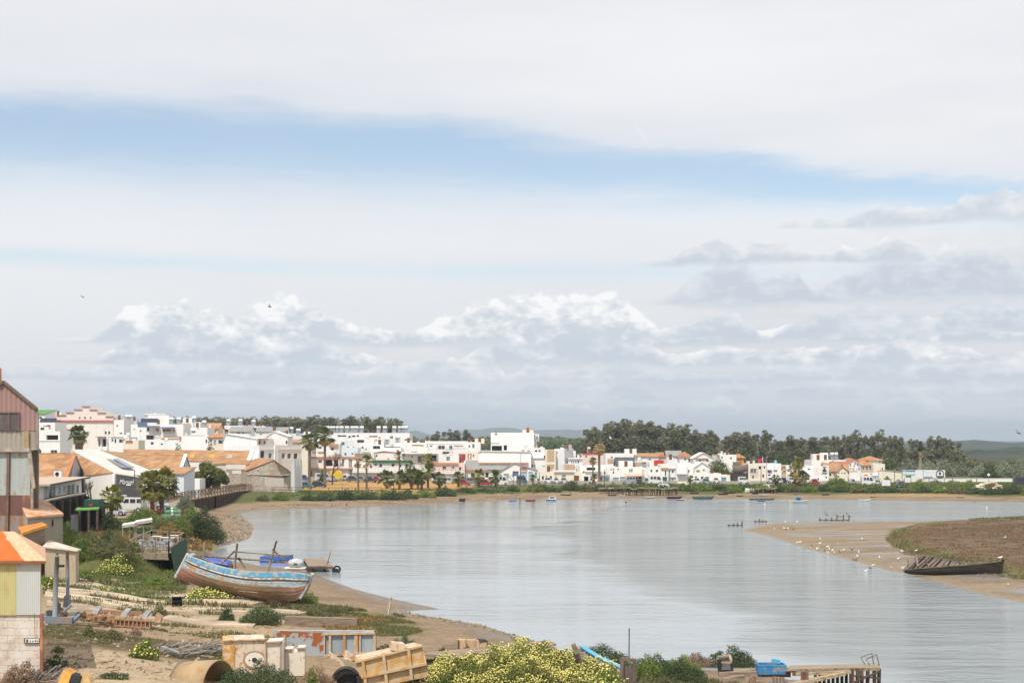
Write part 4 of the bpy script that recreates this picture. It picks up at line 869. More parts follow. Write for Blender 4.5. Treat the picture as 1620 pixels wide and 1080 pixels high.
def midgable():
 R0,R1=A_(196,720.5,284),A_(294,720.5,270);E0,E1=A_(204,742,270),A_(286,743,257);B1=A_(301,742,277);B0=A_(205,738,296)
 t=block('gabled warehouse with an orange tiled slope and shade-grey end wall behind the bushy palm',[[E0,E1,R1,R0],[R0,R1,B1,B0]],GREYW,BT,'gabled_warehouse','warehouse')
 zb=t.location.z;mb=MB();mb.poly([E1,Vector((E1.x,E1.y,zb)),Vector((B1.x,B1.y,zb)),B1,R1]);mb.build('gable_wall',plaster('gable_shade_grey',(.55,.58,.62)),t)  # white gable end, its shade put into the blue-grey wall colour
 mb=MB();mb.bar(E1+Vector((0,-.15,.15)),R1+Vector((0,-.1,.2)),.6,.25);mb.build('verge',WALL['W'],t)
 mb=MB();mb.bar(A_(240,742.2,262.5)+Vector((0,-.4,-.1)),E1+Vector((0,-.35,-.1)),.3,.45);mb.build('eave_board',WALL['Q'],t)
 h('blue-grey shaded house with small windows right of the bushy palm',246,258,291,749,4,'B',('mono',1.0,'b'),[(265,267.5,757,767),(281,283,757,759.5),(275.5,277,768,772),(262,269,772,781,'d')],[('band',271,272.2,752,785,'W',.15,'pipe'),('band',279,280,752,785,'g',.15,'pipe')],ang=-.25)
 h('low white walled yard room with a brown door beside the boardwalk',256,288,316,757,3,'Q',FL,[(290,296,762,779,'s')],ang=-.12,clutter=False)
midgable()
def stone():
 q=NT('rubble_stone');v=q.n('ShaderNodeTexVoronoi');q.l(q.mapped((1.1,1.1,1.6)),v.inputs[0]);v.inputs['Scale'].default_value=1.6
 n=q.noise(q.obj(),.35,5);n2=q.noise(q.obj(),2.5,4)
 c=q.mix(q.ramp(n,(.38,.6)),(.40,.31,.235),(.50,.45,.38));c=q.mix(q.math('MULTIPLY',q.ramp(v.outputs[0],(.25,.55)),.5),c,(.26,.20,.15));c=q.mix(q.math('MULTIPLY',q.ramp(n2,(.55,.75)),.6),c,(.24,.17,.12))
 q.bsdf(c,.95,q.bump(v.outputs[0],.6,.1));MATS['rubble_stone']=q.m
 l,m_,r=A_(371,746,292),A_(432,728.5,290),A_(459,748,283)
 l2=A_(389,746,318);
 a,b,c_=A_(390,744,284),A_(433,728,282),A_(460,747,280);off=Vector((-6.5,16,0))
 t=block('ruined rubble stone warehouse with a gable and white buttressed end by the car park',[[a,b,b+off,a+off],[b,c_,c_+off,b+off]],q.m,BT,'stone_warehouse','warehouse',.15)
 zb=t.location.z;mb=MB();mb.poly([Vector((a.x,a.y,zb)),Vector((c_.x,c_.y,zb)),c_,b,a]);mb.build('gable_wall',q.m,t)
 wallpanel(t,'stone_course',a,c_,.02,.98,zat(751.3,282),zat(750,282),plain('stone_course_pale',(.52,.46,.38),.9,.3),0,.15)
 wallpanel(t,'plaster_patch',a,c_,.42,.85,zat(772,282),zat(756,282),plaster('patch_plaster',(.52,.47,.42),(.33,.25,.19),.8,.8),0,.03)
 for i,x in enumerate((460,464.5,469)):
  f0=A_(x,748-i*.6,279.5+i*3.4);g=MB();w=.55
  g.prism([Vector((f0.x,f0.y,zb)),Vector((f0.x+.75,f0.y+.3,zb)),Vector((f0.x+.62,f0.y+.3,f0.z+2.6)),Vector((f0.x+.1,f0.y,f0.z+1.8))],(0,2.9,0));recalc(g.build('buttress',plaster('buttress_white',(.70,.70,.70)),t))
 w0,w1=A_(345,742.5,293),A_(391,741,288)
 t2=thing('ruined_wall','stained white and bare stone ruined wall left of the stone gable','wall',((w0.x+w1.x)/2,290,hz(w0.x,291)-.3))
 mb=MB();z0=t2.location.z;mb.prism([Vector((w0.x,w0.y,z0)),Vector((w1.x,w1.y,z0)),Vector((w1.x,w1.y,zat(740,288))),Vector((w0.x,w0.y,zat(741,293)))],(0,.8,0));recalc(mb.build('stonework',q.m,t2))
 for (x0,x1,y0,y1) in ((346,389,734.5,742),(352,362,747,752),(368,382,744,749)):
  wallpanel(t2,'plaster_patch',w0,w1,(x0-345)/46,(x1-345)/46,zat(y1,290.5),zat(y0,290.5),plaster('ruin_plaster',(.68,.65,.60),(.35,.28,.22),.7,.7),0,.05)
stone()
def modern():
 a,b=A_(67,764,166),A_(129,760,200);bk=Vector((-9,6,0))
 zb=1.6
 a.z=b.z=(a.z+b.z)/2
 t=thing('modern_house','white modern house with glass doors under a flat overhanging roof on the dark stone terrace','house',((a.x+b.x)/2,(a.y+b.y)/2,zb))
 dv=b-a;L=dv.length;nv=Vector((dv.y,-dv.x,0)).normalized()
 mb=MB();mb.prism([Vector((p.x,p.y,zb)) for p in (a,b,b-nv*8,a-nv*8)],(0,0,a.z-zb));recalc(mb.build('wall',WALL['W'],t))
 mb=MB();o=[a-dv.normalized()*1.0+nv*1.0,b+dv.normalized()*1.2+nv*1.0,b+dv.normalized()*1.2-nv*9,a-dv.normalized()*1.0-nv*9]
 mb.prism([Vector((p.x,p.y,a.z+.004)) for p in o],(0,0,.22));recalc(mb.build('roof',plain('beige_flat_roof',(.52,.40,.31),.9,.15),t))
 mb=MB();mb.prism([Vector((p.x,p.y,a.z+.004)) for p in (o[0]+nv*.012,o[1]+nv*.012,o[1]+nv*.06,o[0]+nv*.06)],(0,0,.2));recalc(mb.build('fascia',plain('fascia_dark',(.10,.08,.07),.8,.2),t))
 fz=lambda y,s:CH-(y-HY)/F*(a.y+dv.y*s)
 gl=glass('door_glass_green',(.06,.12,.11),.1);gt=glass('door_glass_turquoise',(.10,.30,.28),.1)
 for (x0,x1,y0,y1,n,m) in ((70,73.5,769,792,'window',GLB),(76,86.5,769.5,791,'glass_door',gl),(92.2,95,769,781,'window',GLS),(100,103,768.5,780,'window',GLS),(105,117,767,786,'glass_door',gt),(119.5,123.5,767,783,'window',GLB)):
  s0,s1=along(a,dv.normalized(),x0)/L,along(a,dv.normalized(),x1)/L;z0,z1=fz(y1,s0),fz(y0,s0)
  o_=wallpanel(t,n,a,b,s0,s1,z0,z1,m,.0,.03)
  p0,p1=a+dv*s0,a+dv*s1;f=MB();w=.12
  for (u,v) in (((p0,z0),(p0,z1)),((p1,z0),(p1,z1)),((p0,z1),(p1,z1))):
   f.bar(Vector((u[0].x,u[0].y,u[1]))+nv*.05,Vector((v[0].x,v[0].y,v[1]))+nv*.05,w)
  if s1-s0 > .1:m_=(p0+p1)/2;f.bar(Vector((m_.x,m_.y,z0))+nv*.05,Vector((m_.x,m_.y,z1))+nv*.05,w)
  f.build('frame',FRM,o_)
modern()
def terrace_wall():
 pts=[(60,797,158),(75,793,160),(100,787.5,166),(120,784,172),(136,781.5,178)]
 P=[A_(*p) for p in pts];q=MATS['rubble_stone']
 m=NT('dark_stone');v=m.n('ShaderNodeTexVoronoi');m.l(m.mapped((1.3,1.3,2)),v.inputs[0]);v.inputs['Scale'].default_value=1.2;n=m.noise(m.obj(),.9,5)
 m.bsdf(m.mix(m.ramp(n,(.4,.65)),(.035,.028,.02),(.13,.10,.07)),.95,m.bump(v.outputs[0],.8,.15))
 t=thing('terrace_wall','dark stone retaining wall with buttresses below the white modern house','wall',(P[2].x,P[2].y,1.4))
 mb=MB()
 for a,b in zip(P,P[1:]):mb.prism([Vector((a.x,a.y,1.0)),Vector((b.x,b.y,1.0)),b,a],(-3,7,0))
 recalc(mb.build('stonework',m.m,t))
 for i,p in enumerate(np.linspace(.12,.96,7)):
  k=p*(len(P)-1);j=int(min(k,len(P)-2));c=P[j]+(P[j+1]-P[j])*(k-j)
  g=MB();g.prism([Vector((c.x,c.y-.02,1.0)),Vector((c.x,c.y-1.2,1.0)),Vector((c.x,c.y-.45,c.z-.4)),Vector((c.x,c.y-.02,c.z-.2))],(.5,.25,0));recalc(g.build('buttress',plain('buttress_dark',(.025,.02,.016),.95,.4),t))  # buttresses near black, darker than the stonework behind
 g=MB()
 for a,b in zip(P,P[1:]):g.bar(a+Vector((0,-.1,.1)),b+Vector((0,-.1,.1)),.6,.18)
 g.build('coping',plain('coping_grey',(.30,.27,.23),.9,.25),t)
terrace_wall()
def clay_shed():
 a,b=A_(44,821,118),A_(98,816,124);c,d_=A_(70,794,134),A_(30,793,128)
 bg_=rusty('beige_sheet',(.42,.37,.28),(.16,.12,.08),.58,.72,1.0)
 t=block('beige corrugated shed with a sun-bleached clay sheet roof beside the tall pink shed',[[a,b,c,d_]],bg_,rusty('bleached_clay_roof',(.62,.40,.26),(.46,.17,.06),.46,.62,.9),'clay_roof_shed','shed',.12)
 g=MB();dv=b-a;n=15
 for i in range(n+1):
  s=i/n;p0=a+dv*s;p1=d_+(c-d_)*s;up=Vector((0,0,.2));g.bar(p0+(p0-p1).normalized()*.3+up,p1+up,.22,.10)
 g.build('roof_ribs',MATS['bleached_clay_roof'],t)
 g=MB();corr(g,a+Vector((0,-.02,0)),b+Vector((0,-.02,0)),t.location.z,0,.5,.05,top=lambda s:(a+dv*s).z-.1);g.build('cladding',bg_,t)
 wallpanel(t,'stain_hole',a,b,.66,.70,zat(833,121),zat(823,121),DOORS['k'],.12,.01)
clay_shed()
def brick_hut():
 a,b=A_(36,846,103),A_(71.5,833,106);c,d_=A_(66,829,112),A_(30,836,110)
 m=NT('brown_brick');bt=m.n('ShaderNodeTexBrick');m.l(m.mapped((1,1,1)),bt.inputs[0]);bt.inputs['Scale'].default_value=2.2;bt.inputs['Color1'].default_value=(.26,.19,.14,1);bt.inputs['Color2'].default_value=(.32,.25,.19,1);bt.inputs['Mortar'].default_value=(.2,.17,.14,1)
 mp=m.n('ShaderNodeMapping');m.l(m.obj(),mp.inputs[0]);mp.inputs['Rotation'].default_value=(math.pi/2,0,0);m.l(mp.outputs[0],bt.inputs[0])
 n=m.noise(m.obj(),1.2,4);m.bsdf(m.mix(m.math('MULTIPLY',n,.5),bt.outputs[0],(.16,.12,.09)),.95,m.bump(bt.outputs[1],.4,.02))
 t=block('small brown brick hut with a vivid orange sloping roof edge behind the rusty hut',[[a,b,c,d_]],m.m,plain('vivid_orange_sheet',(.62,.21,.045),.7,.3),'brick_hut','hut',.14)
 g=MB();g.bar(a+Vector((0,-.25,.1)),b+Vector((.2,-.25,.1)),.14,.2);g.build('roof_edge',plain('roof_edge_yellow',(.75,.36,.05),.7,.2),t)
brick_hut()
def privy():
 D=104;a,b=A_(71,866,D),A_(119.5,871.5,D+.3);c,e=A_(125,870,D+3.2),A_(80,857,D+2.6)
 pm=plaster('stained_concrete',(.46,.38,.27),(.28,.19,.09),.6,1.2)
 t=block('beige concrete outhouse with a bent sheet roof and a small black hole',[[a,b,c,e]],pm,plain('bent_sheet_roof',(.62,.55,.45),.8,.25),'outhouse','outhouse',.09)
 wallpanel(t,'hole',a,b,.42,.56,zat(896.5,D),zat(893.3,D),DOORS['k'],.0,.02)
 wallpanel(t,'side_door',b,c,.12,.95,t.location.z+.3,zat(874,D+1),plain('grey_sheet_door',(.22,.23,.25),.6,.3),.02,.05)
 for s in (.36,.68):wallpanel(t,'drip_stain_board',a,b,s,s+.012,t.location.z+.3,zat(868,D),plain('board_brown',(.30,.22,.13),.9,.3),0,.02)
privy()
def tall_shed():
 D=125;ax=Vector((-.36,1,0))
 pinkm=rusty('faded_pink_sheet',(.36,.225,.205),(.28,.15,.12),.6,.8,.7,.7,True,(.33,.2,.17));grym=rusty('grey_tan_sheet',(.36,.32,.265),(.30,.22,.15),.58,.75,.8,.7)
 bl=rusty('pale_blue_door_sheet',(.42,.46,.45),(.30,.17,.08),.55,.70,2.2,.7,True,(.40,.27,.16));mar=rusty('maroon_door_sheet',(.175,.085,.07),(.24,.15,.12),.5,.7,1.6)
 E,Rg,Lf=A_(60,648.5,D),A_(7,605.5,D),A_(-46,648.5,D);off=ax*26
 t=block('tall pink corrugated shipyard shed with pale blue rusty sliding doors',[[E,Rg,Rg+off,E+off],[Rg,Lf,Lf+off,Rg+off]],grym,rusty('salmon_roof_sheet',(.55,.36,.27),(.36,.16,.08),.5,.65,.8),'shipyard_shed','shed',.12)
 zb=t.location.z;z1=zat(681,D);z2=zat(712,D)
 g=MB();topf=lambda x:Rg.z-(Rg.z-E.z)*abs(x-Rg.x)/(E.x-Rg.x)
 k=60
 x0,x1=Lf.x,E.x
 n0=0;kk=int((x1-x0)/.42*4)
 for i in range(kk+1):
  x=x0+(x1-x0)*i/kk;o=D-.05-.045*math.sin(2*math.pi*(x-x0)/.42);g.v += [Vector((x,o-.05,z1)),Vector((x,o-.05,topf(x)-.02))]
 for i in range(kk):g.f.append((2*i,2*i+2,2*i+3,2*i+1))
 g.build('upper_cladding',pinkm,t)
 g=MB();corr(g,(x0,D-.01,0),(x1,D-.01,0),zb,z1-.01,.42,.04);g.build('lower_cladding',grym,t)
 g=MB();a,b=A_(-10,652.5,D-.2),A_(30.5,680.5,D-.2);g.box(((a.x+b.x)/2,D-.16,(a.z+b.z)/2),(b.x-a.x,.06,a.z-b.z));w=g.build('window',rusty('dark_window_sheet',(.10,.09,.09),(.2,.17,.15),.5,.8,2),t)
 g=MB()
 for x in (14.5,30):p=A_(x,652,D-.22);q=A_(x,680.5,D-.22);g.bar(p,q,.12)
 g.bar(A_(-10,652.5,D-.22),A_(30,652.5,D-.22),.1);g.build('frame',plain('window_frame_brown',(.17,.11,.10),.7,.3),w)
 g=MB();g.bar(A_(42.5,681,D-.25),A_(42.5,712,D-.25),.34,.1);g.build('tan_post',plain('tan_post',(.40,.27,.13),.8,.3),t)
 g=MB()
 for p,q in ((Rg,E),(Rg,Lf)):g.bar(p+Vector((0,-.25,.12)),q+Vector((0,-.25,.12)),.2,.22)
 g.build('verge_trim',plain('verge_dark',(.17,.13,.10),.8,.3),t)
 g=MB();c=A_(.5,605,D+4);g.tube([c+Vector((0,0,-1)),A_(.5,582,D+4)],.11,8);g.build('flue_pipe',plain('rust_pipe',(.45,.20,.09),.9,.35),t)
 g=MB();p=A_(59.5,652,D-.22);g.bar(Vector((p.x,p.y,zb)),p,.2,.16);g.build('corner_trim',plain('corner_trim_grey',(.30,.25,.22),.8,.3),t)
 Dd=D-2.2;zt_=zat(713,Dd);zm=zat(783,Dd);zl=zat(815,Dd)
 def sheet(nm,xa,xb,lo,hi,m,dd):
  g=MB();a,b=A_(xa,800,dd),A_(xb,800,dd);corr(g,a,b,lo,hi,.62,.02);return g.build(nm,m,t)
 lowm=rusty('grey_striped_sheet',(.27,.25,.24),(.20,.10,.085),.46,.56,2.5)
 for xa,xb in ((-40,12.5),(15,48)):
  sheet('door_sheet',xa,xb,zm,zt_,bl,Dd);sheet('door_sheet',xa,xb+1.2,zl,zm-.01,mar,Dd);sheet('door_sheet',xa,xb+1.6,zb,zl-.01,lowm,Dd)
 g=MB();g.bar(A_(-40,711.5,Dd-.2),A_(48,711.5,Dd-.2),.35,.32);g.build('door_beam',plain('door_beam_grey',(.40,.36,.30),.8,.3),t)
 g=MB();p=A_(13.6,713,Dd-.15);g.bar(Vector((p.x-.2,p.y,zb)),p,.22,.22);g.build('door_post',plain('door_post_brown',(.20,.13,.09),.8,.3),t)
 g=MB();g.bar(A_(46.5,713,Dd-.2),A_(53.5,772,Dd-.2),.3,.2);g.bar(A_(51,772,Dd-.2),Vector((A_(51,772,Dd).x,Dd-.2,zb)),.18,.18);g.build('raking_post',plain('raking_post_tan',(.42,.34,.27),.8,.3),t)
 g=MB();g.prism([Vector((A_(-40,0,Dd).x,Dd+.05,zt_)),Vector((A_(50,0,Dd).x,Dd+.05,zt_)),Vector((A_(50,0,Dd).x,D,zt_+.1)),Vector((A_(-40,0,Dd).x,D,zt_+.1))],(0,0,.1));recalc(g.build('bay_roof',grym,t))
tall_shed()
def rusty_hut():
 D=59;ax=Vector((-.331,1,0));fr=A_(69,886,D);fl=A_(-90,886,D);z0=hz(fr.x,D)-.4
 zs=zat(970,D)
 blk=NT('block_wall');bt=blk.n('ShaderNodeTexBrick');mp=blk.n('ShaderNodeMapping');blk.l(blk.obj(),mp.inputs[0]);mp.inputs['Rotation'].default_value=(math.pi/2,0,0);blk.l(mp.outputs[0],bt.inputs[0])
 bt.inputs['Scale'].default_value=1;bt.inputs['Brick Width'].default_value=.62;bt.inputs['Row Height'].default_value=.31;bt.inputs['Mortar Size'].default_value=.012
 bt.inputs['Color1'].default_value=(.66,.58,.50,1);bt.inputs['Color2'].default_value=(.60,.53,.46,1);bt.inputs['Mortar'].default_value=(.43,.37,.31,1)
 n=blk.noise(blk.obj(),1.6,6,.6);n2=blk.noise(blk.obj(),9,4);n3=blk.noise(blk.mapped((1,1,.5)),.7,4)
 c=blk.mix(blk.math('MULTIPLY',blk.ramp(n,(.5,.66)),.6),bt.outputs[0],(.40,.30,.22));c=blk.mix(blk.math('MULTIPLY',blk.ramp(n3,(.5,.68)),.55),c,(.76,.72,.68));c=blk.mix(blk.math('MULTIPLY',blk.ramp(n2,(.56,.7)),.6),c,(.30,.24,.18))
 blk.bsdf(c,.95,blk.bump(blk.math('ADD',bt.outputs[1],n2),.5,.03))
 t=thing('corrugated_hut','yellow and white corrugated hut with a rusty orange roof on a block wall','hut',(fr.x-1.5,D+2,z0))
 d_=5.0;off=ax*d_
 mb=MB();F0,F1=Vector((fl.x,D,z0)),Vector((fr.x-.12,D,z0));mb.prism([F0,F1,F1+off,F0+off],(0,0,zs-z0));recalc(mb.build('block_wall',blk.m,t))
 ye=rusty('yellow_sheet',(.60,.55,.27),(.40,.30,.16),.54,.80,1.6,.6);wh=rusty('pale_grey_sheet',(.60,.61,.59),(.42,.36,.30),.54,.80,1.6,.6)
 xm=A_(27,0,D).x;zt_=zat(888,D)
 g=MB();corr(g,(fl.x,D-.06,0),(xm,D-.06,0),zs-.06,zt_,.079,.016);g.build('yellow_cladding',ye,t)
 g=MB();corr(g,(xm,D-.07,0),(fr.x-.1,D-.07,0),zs-.04,zt_,.079,.016);g.build('white_cladding',wh,t)
 g=MB();g.prism([Vector((F1.x,D,zs)),Vector((F1.x,D,zt_)),Vector((F1.x,D,zt_))+off,Vector((F1.x,D,zs))+off],(-.05,0,0));g.prism([Vector((fl.x,D,zs)),Vector((F1.x,D,zs)),Vector((F1.x,D,zt_)),Vector((fl.x,D,zt_))],(0,.05,0));recalc(g.build('side_cladding',rusty('orange_side_sheet',(.50,.28,.16),(.35,.14,.06),.5,.7,1.2),t))
 e0,e1=Vector((fl.x,D-.25,zt_+.02)),Vector((A_(72.5,886,D-.25).x,D-.25,zt_+.02));r1=A_(22.5,842,D+3.2);r0=A_(-90,842,D+3.2);bk1=Vector((e1.x-2.4,D+7,zt_))
 rs=NT('rust_orange_roof');o=rs.obj();s=rs.n('ShaderNodeSeparateXYZ');rs.l(o,s.inputs[0])
 n1=rs.noise(rs.mapped((1.2,.5,.5)),1.4,7,.62);n2=rs.noise(o,7,5)
 dk=rs.mix(n1,(.36,.085,.02),(.62,.17,.03));lt=rs.mix(n1,(.66,.36,.20),(.74,.50,.34))
 rc=rs.mix(rs.math('MULTIPLY',rs.ramp(n2,(.45,.7)),.5),lt,(.55,.20,.06))
 gN=rs.n('ShaderNodeNewGeometry')
 ln=rs.math('ADD',rs.math('MULTIPLY',s.outputs[0],1.0),rs.math('MULTIPLY',s.outputs[1],.62))
 f=rs.ramp(rs.math('ADD',ln,rs.math('MULTIPLY',rs.math('SUBTRACT',n1,.5),.35)),(-.68,-.56))
 rs.bsdf(rs.mix(f,dk,rc),.85,rs.bump(n2,.4,.02))
 g=MB();g.prism([e0,e1,r1,r0],(0,0,.05));g.prism([e1,bk1,r1],(0,0,.05));g.prism([r0,r1,bk1,Vector((fl.x,D+7,zt_))],(0,0,.05));recalc(g.build('roof',rs.m,t))
 g=MB();g.bar(e0+Vector((0,-.03,-.02)),e1+Vector((0,-.03,-.02)),.06,.1);g.build('eave_trim',plain('eave_rust',(.30,.12,.06),.9,.3),t)
 g=MB();g.bar(Vector((F1.x+.06,D-.06,z0)),Vector((F1.x+.06,D-.06,zs)),.12,.12);g.build('corner_post',rusty('corner_post_red',(.33,.12,.07),(.5,.3,.2),.5,.6,2),t)
 g=MB();a=A_(54,970,D-.1);g.bar(a,A_(55.5,1008,D-.1),.012);g.build('cable',DOORS['k'],t)
 sg=thing('wall_sign','small white framed sign with dark marks on the block wall of the corrugated hut','sign',A_(50,1012.8,D-.08))
 a,b=A_(38.5,1008.5,D-.03),A_(62,1017,D-.03);g=MB();g.box(((a.x+b.x)/2,D-.05,(a.z+b.z)/2),(b.x-a.x,.06,a.z-b.z));g.build('frame',plain('sign_frame_brown',(.16,.12,.09),.7,.3),sg)
 a,b=A_(40,1009.7,D-.1),A_(61.2,1015.9,D-.1);g=MB();g.box(((a.x+b.x)/2,D-.085,(a.z+b.z)/2),(b.x-a.x,.02,a.z-b.z));g.build('board',plain('sign_board_white',(.76,.74,.70),.6,.1),sg)
 g=MB()
 for x,y,w,hh in ((43,1013.1,3.4,4.6),(47.9,1013.5,1.9,2.0),(51.7,1013.5,2.0,2.0),(55.8,1013.2,1.9,2.2),(57,1012.2,.6,3.2),(59.4,1013.4,1.6,2.2)):
  p=A_(x,y,D-.1);g.box((p.x,D-.1,p.z),(w*D/F,.012,hh*D/F))
 g.build('sign_marks',plain('sign_ink',(.10,.12,.11),.7,.2),sg)
rusty_hut()
# ================================================================ vegetation
AUTO=[]
ORD=['first','second','third','fourth','fifth','sixth','seventh','eighth','ninth','tenth','eleventh','twelfth','thirteenth','fourteenth','fifteenth','sixteenth','seventeenth','eighteenth','nineteenth','twentieth']
def auto(o,base,x):AUTO.append((o,base,x));return o
def finish_labels():
 by={}
 for o,b,x in AUTO:by.setdefault(b,[]).append((x,o))
 for b,l in by.items():
  l.sort(key=lambda q:q[0])
  for i,(x,o) in enumerate(l):o['label']=b if len(l) == 1 else f'{b}, {ORD[min(i, 19)]} from the left'
BANK=[(440,'the ruined stone warehouse'),(498,'the silver van'),(532,'the yellow van'),(575,'the dark parked cars'),(620,'the green-edged terrace house'),(700,'the pink balcony house'),(740,'the red cars'),(800,'the white vans'),(860,'the low waterfront house'),(945,'the slim tall palm'),(1000,'the brown canopy shopfront'),(1040,'the white van and green gate'),(1080,'the white cube house'),(1145,'the turquoise door'),(1175,'the ship hull shed'),(1225,'the blue tank house'),(1262,'the shaggy palms'),(1300,'the black emblem sign'),(1335,'the white chapel gable'),(1375,'the orange sign workshop'),(1445,'the picture billboard'),(1480,'the circle billboard'),(1560,'the pale stone pile'),(1610,'the black parked van')]
SKYL=[(275,'the tallest apartment block'),(350,'the dark hedge'),(430,'the plain gable wall'),(505,'the twin tall palms'),(575,'the solar heater block'),(640,'the red wall house'),(715,'the long upper house'),(950,'the long pink house'),(1010,'the scarlet terrace'),(1080,'the red dome roof'),(1145,'the round green tree'),(1203,'the magenta flag'),(1260,'the shaggy palms'),(1305,'the modern villa'),(1385,'the pyramid roof tower'),(1456,'the picture billboard'),(1505,'the circle billboard')]
near_to=lambda x,L:min(L,key=lambda q:abs(q[0]-x))[1]
def leaves(C,N,size,rng,flat_=0.0,asp=.5):
 n=len(C)
 nrm=N+rng.normal(size=(n,3))*(1-flat_)*.9
 nrm /= np.linalg.norm(nrm,axis=1)[:,None]+1e-9
 a=rng.normal(size=(n,3));a -= (a*nrm).sum(1)[:,None]*nrm;a /= np.linalg.norm(a,axis=1)[:,None]+1e-9
 b=np.cross(nrm,a)
 s=(size*rng.uniform(.6,1.35,n))[:,None]
 V=np.stack([C-a*s*.5,C+b*s*asp*.5-a*s*.05,C+a*s*.5,C-b*s*asp*.5-a*s*.05],1).reshape(-1,3)
 return V,np.arange(4*n).reshape(-1,4)
def clumpcloud(clumps,n,size,seed,asp=.55,shell=.55,low=-.55):
 rng=np.random.default_rng(seed)
 w=np.array([np.prod(np.abs(r))**(2/3) for c,r in clumps]);k=rng.choice(len(clumps),n,p=w/w.sum())
 u=rng.normal(size=(n,3));u /= np.linalg.norm(u,axis=1)[:,None];u[:,2]=np.where(u[:,2] < low,-u[:,2],u[:,2])
 r=rng.uniform(shell,1.0,n)**.7
 cc=np.array([c for c,r_ in clumps])[k];rr=np.array([r_ for c,r_ in clumps])[k]
 bump=1+.16*np.sin(u[:,0]*7+k)*np.cos(u[:,1]*6+k*2)
 C=cc+u*rr*(r*bump)[:,None]
 return leaves(C,u,size,rng,.35,asp)
LF={'euc':leafy('eucalyptus_leaves',(.125,.138,.072),(.235,.228,.135),(.27,.22,.125),.4,.12),'pine':leafy('pine_needles',(0.054,0.093,0.031),(0.116,0.163,0.054),None,.4,.2), 'dark':leafy('dark_shrub_leaves',(0.046,0.078,0.034),(0.109,0.147,0.065),(0.155,0.163,0.070),.45,.5),'olive':leafy('olive_shrub_leaves',(0.116,0.132,0.054),(0.225,0.225,0.101),(0.264,0.202,0.109),.5,.6), 'grn':leafy('fresh_green_leaves',(0.101,0.163,0.034),(0.217,0.287,0.070),(0.264,0.264,0.078),.45,.6),'grey':leafy('tamarisk_leaves',(0.186,0.209,0.132),(0.341,0.364,0.256),(0.264,0.295,0.186),.5,.25), 'dry':leafy('dry_stems',(0.264,0.178,0.116),(0.419,0.295,0.194),(0.186,0.124,0.093),.4,.8),'ficus':leafy('round_tree_leaves',(0.070,0.093,0.022),(0.178,0.209,0.054),(0.232,0.202,0.046),.45,.4),'red':leafy('reddish_weeds',(0.264,0.155,0.054),(0.403,0.264,0.109),(0.186,0.186,0.062),.5,.6)}
BARK=wood('grey_bark',(.22,.19,.16),(.10,.08,.06),2);PBARK=wood('pale_bark',(.36,.31,.25),(.20,.16,.12),2)
def euc_proto(seed):
 r=random.Random(seed);rng=np.random.default_rng(seed)
 H=20.0;cl=[];tb=MB()
 tops=[]
 nst=r.choice((1,2,2,3))
 for s in range(nst):
  x,y=r.uniform(-2,2),r.uniform(-2,2);hh=H*r.uniform(.8,1)-(1.5 if s else 0)
  p=[Vector((x*.2,y*.2,-2)),Vector((x*.3,y*.3,hh*.3)),Vector((x*.7,y*.7,hh*.6)),Vector((x,y,hh*.93))]
  tb.tube(p,[.34,.28,.2,.06],6)
  for q in range(r.randint(5,8)):
   f=r.uniform(.35,1) if q > 1 else (.98,.86)[q]
   b=p[2]+(p[3]-p[2])*((f-.6)/.4) if f > .6 else p[1]+(p[2]-p[1])*((f-.3)/.3)
   a=r.uniform(0,6.28);rad=r.uniform(.6,2.6)*(1.15-f*.55)
   c=b+Vector((math.cos(a)*rad,math.sin(a)*rad,r.uniform(.2,1.4)))
   tb.tube([b-Vector((0,0,.8)),c],[.1,.04],4)
   s_=r.uniform(1.0,2.0)*(1.25-f*.45);cl.append((tuple(c),(s_*1.15,s_*1.15,s_*r.uniform(.75,1.2))))
  for q in range(3):cl.append(((x*.5+r.uniform(-2,2),y*.5+r.uniform(-2,2),H*r.uniform(.28,.5)),(1.7,1.7,1.9)))
 V,Q=clumpcloud(cl,1900,.85,seed,.65,.3)
 return np_mesh('crown',V,Q),tb
EUC=[]
for k in range(7):
 me,tb=euc_proto(100+k);me.materials.append(LF['euc'])
 tm=bpy.data.meshes.new('trunk');tm.from_pydata([tuple(v) for v in tb.v],[],tb.f);tm.materials.append(PBARK);EUC.append((me,tm))
def euc(x,ytop,D,group,sx=1.0):
 p=at(x,ytop,D);g=hz(p.x,D);H=p.z-g;cm,tm=EUC[R.randrange(7)]
 t=thing('eucalyptus_tree',None,'tree',(p.x,D,g),R.uniform(0,6.28),group)
 s=H/20.5;w=s**.5*sx*R.uniform(.85,1.2);t.scale=(w,w,s)
 for n,m in (('crown',cm),('trunk',tm)):link(n,m,None,t)
 look='tall thin' if H > 20 and sx < .9 else 'tall broad' if H > 19 else 'lower rounded' if H < 15 else 'ragged'
 auto(t,f'{look} grey-green eucalyptus above {near_to(x, SKYL)}',x)
for x,y in [(264,656),(274,654),(288,653),(300,655),(312,657),(325,656),(338,658),(350,659),(364,660),(376,661),(387,659),(395,656),(404,660),(414,660),(425,656),(433,654.5),(446,660),(458,660),(470,657),(482,655),(492,653),(503,652),(514,654),(526,657),(538,655),(549,653),(560,655),(571,657),(583,656),(594,656),(604,657),(615,658),(626,662),(635,667)]:
 euc(x,y,R.uniform(590,680),'eucalyptus wood behind the left of town',1.1)
for x,y in [(684,684),(692,679),(703,677),(714,673.5),(725,676),(735,674.5),(743,680),(750,687)]:euc(x,y,R.uniform(700,740),'small wood behind the middle of town',1.1)
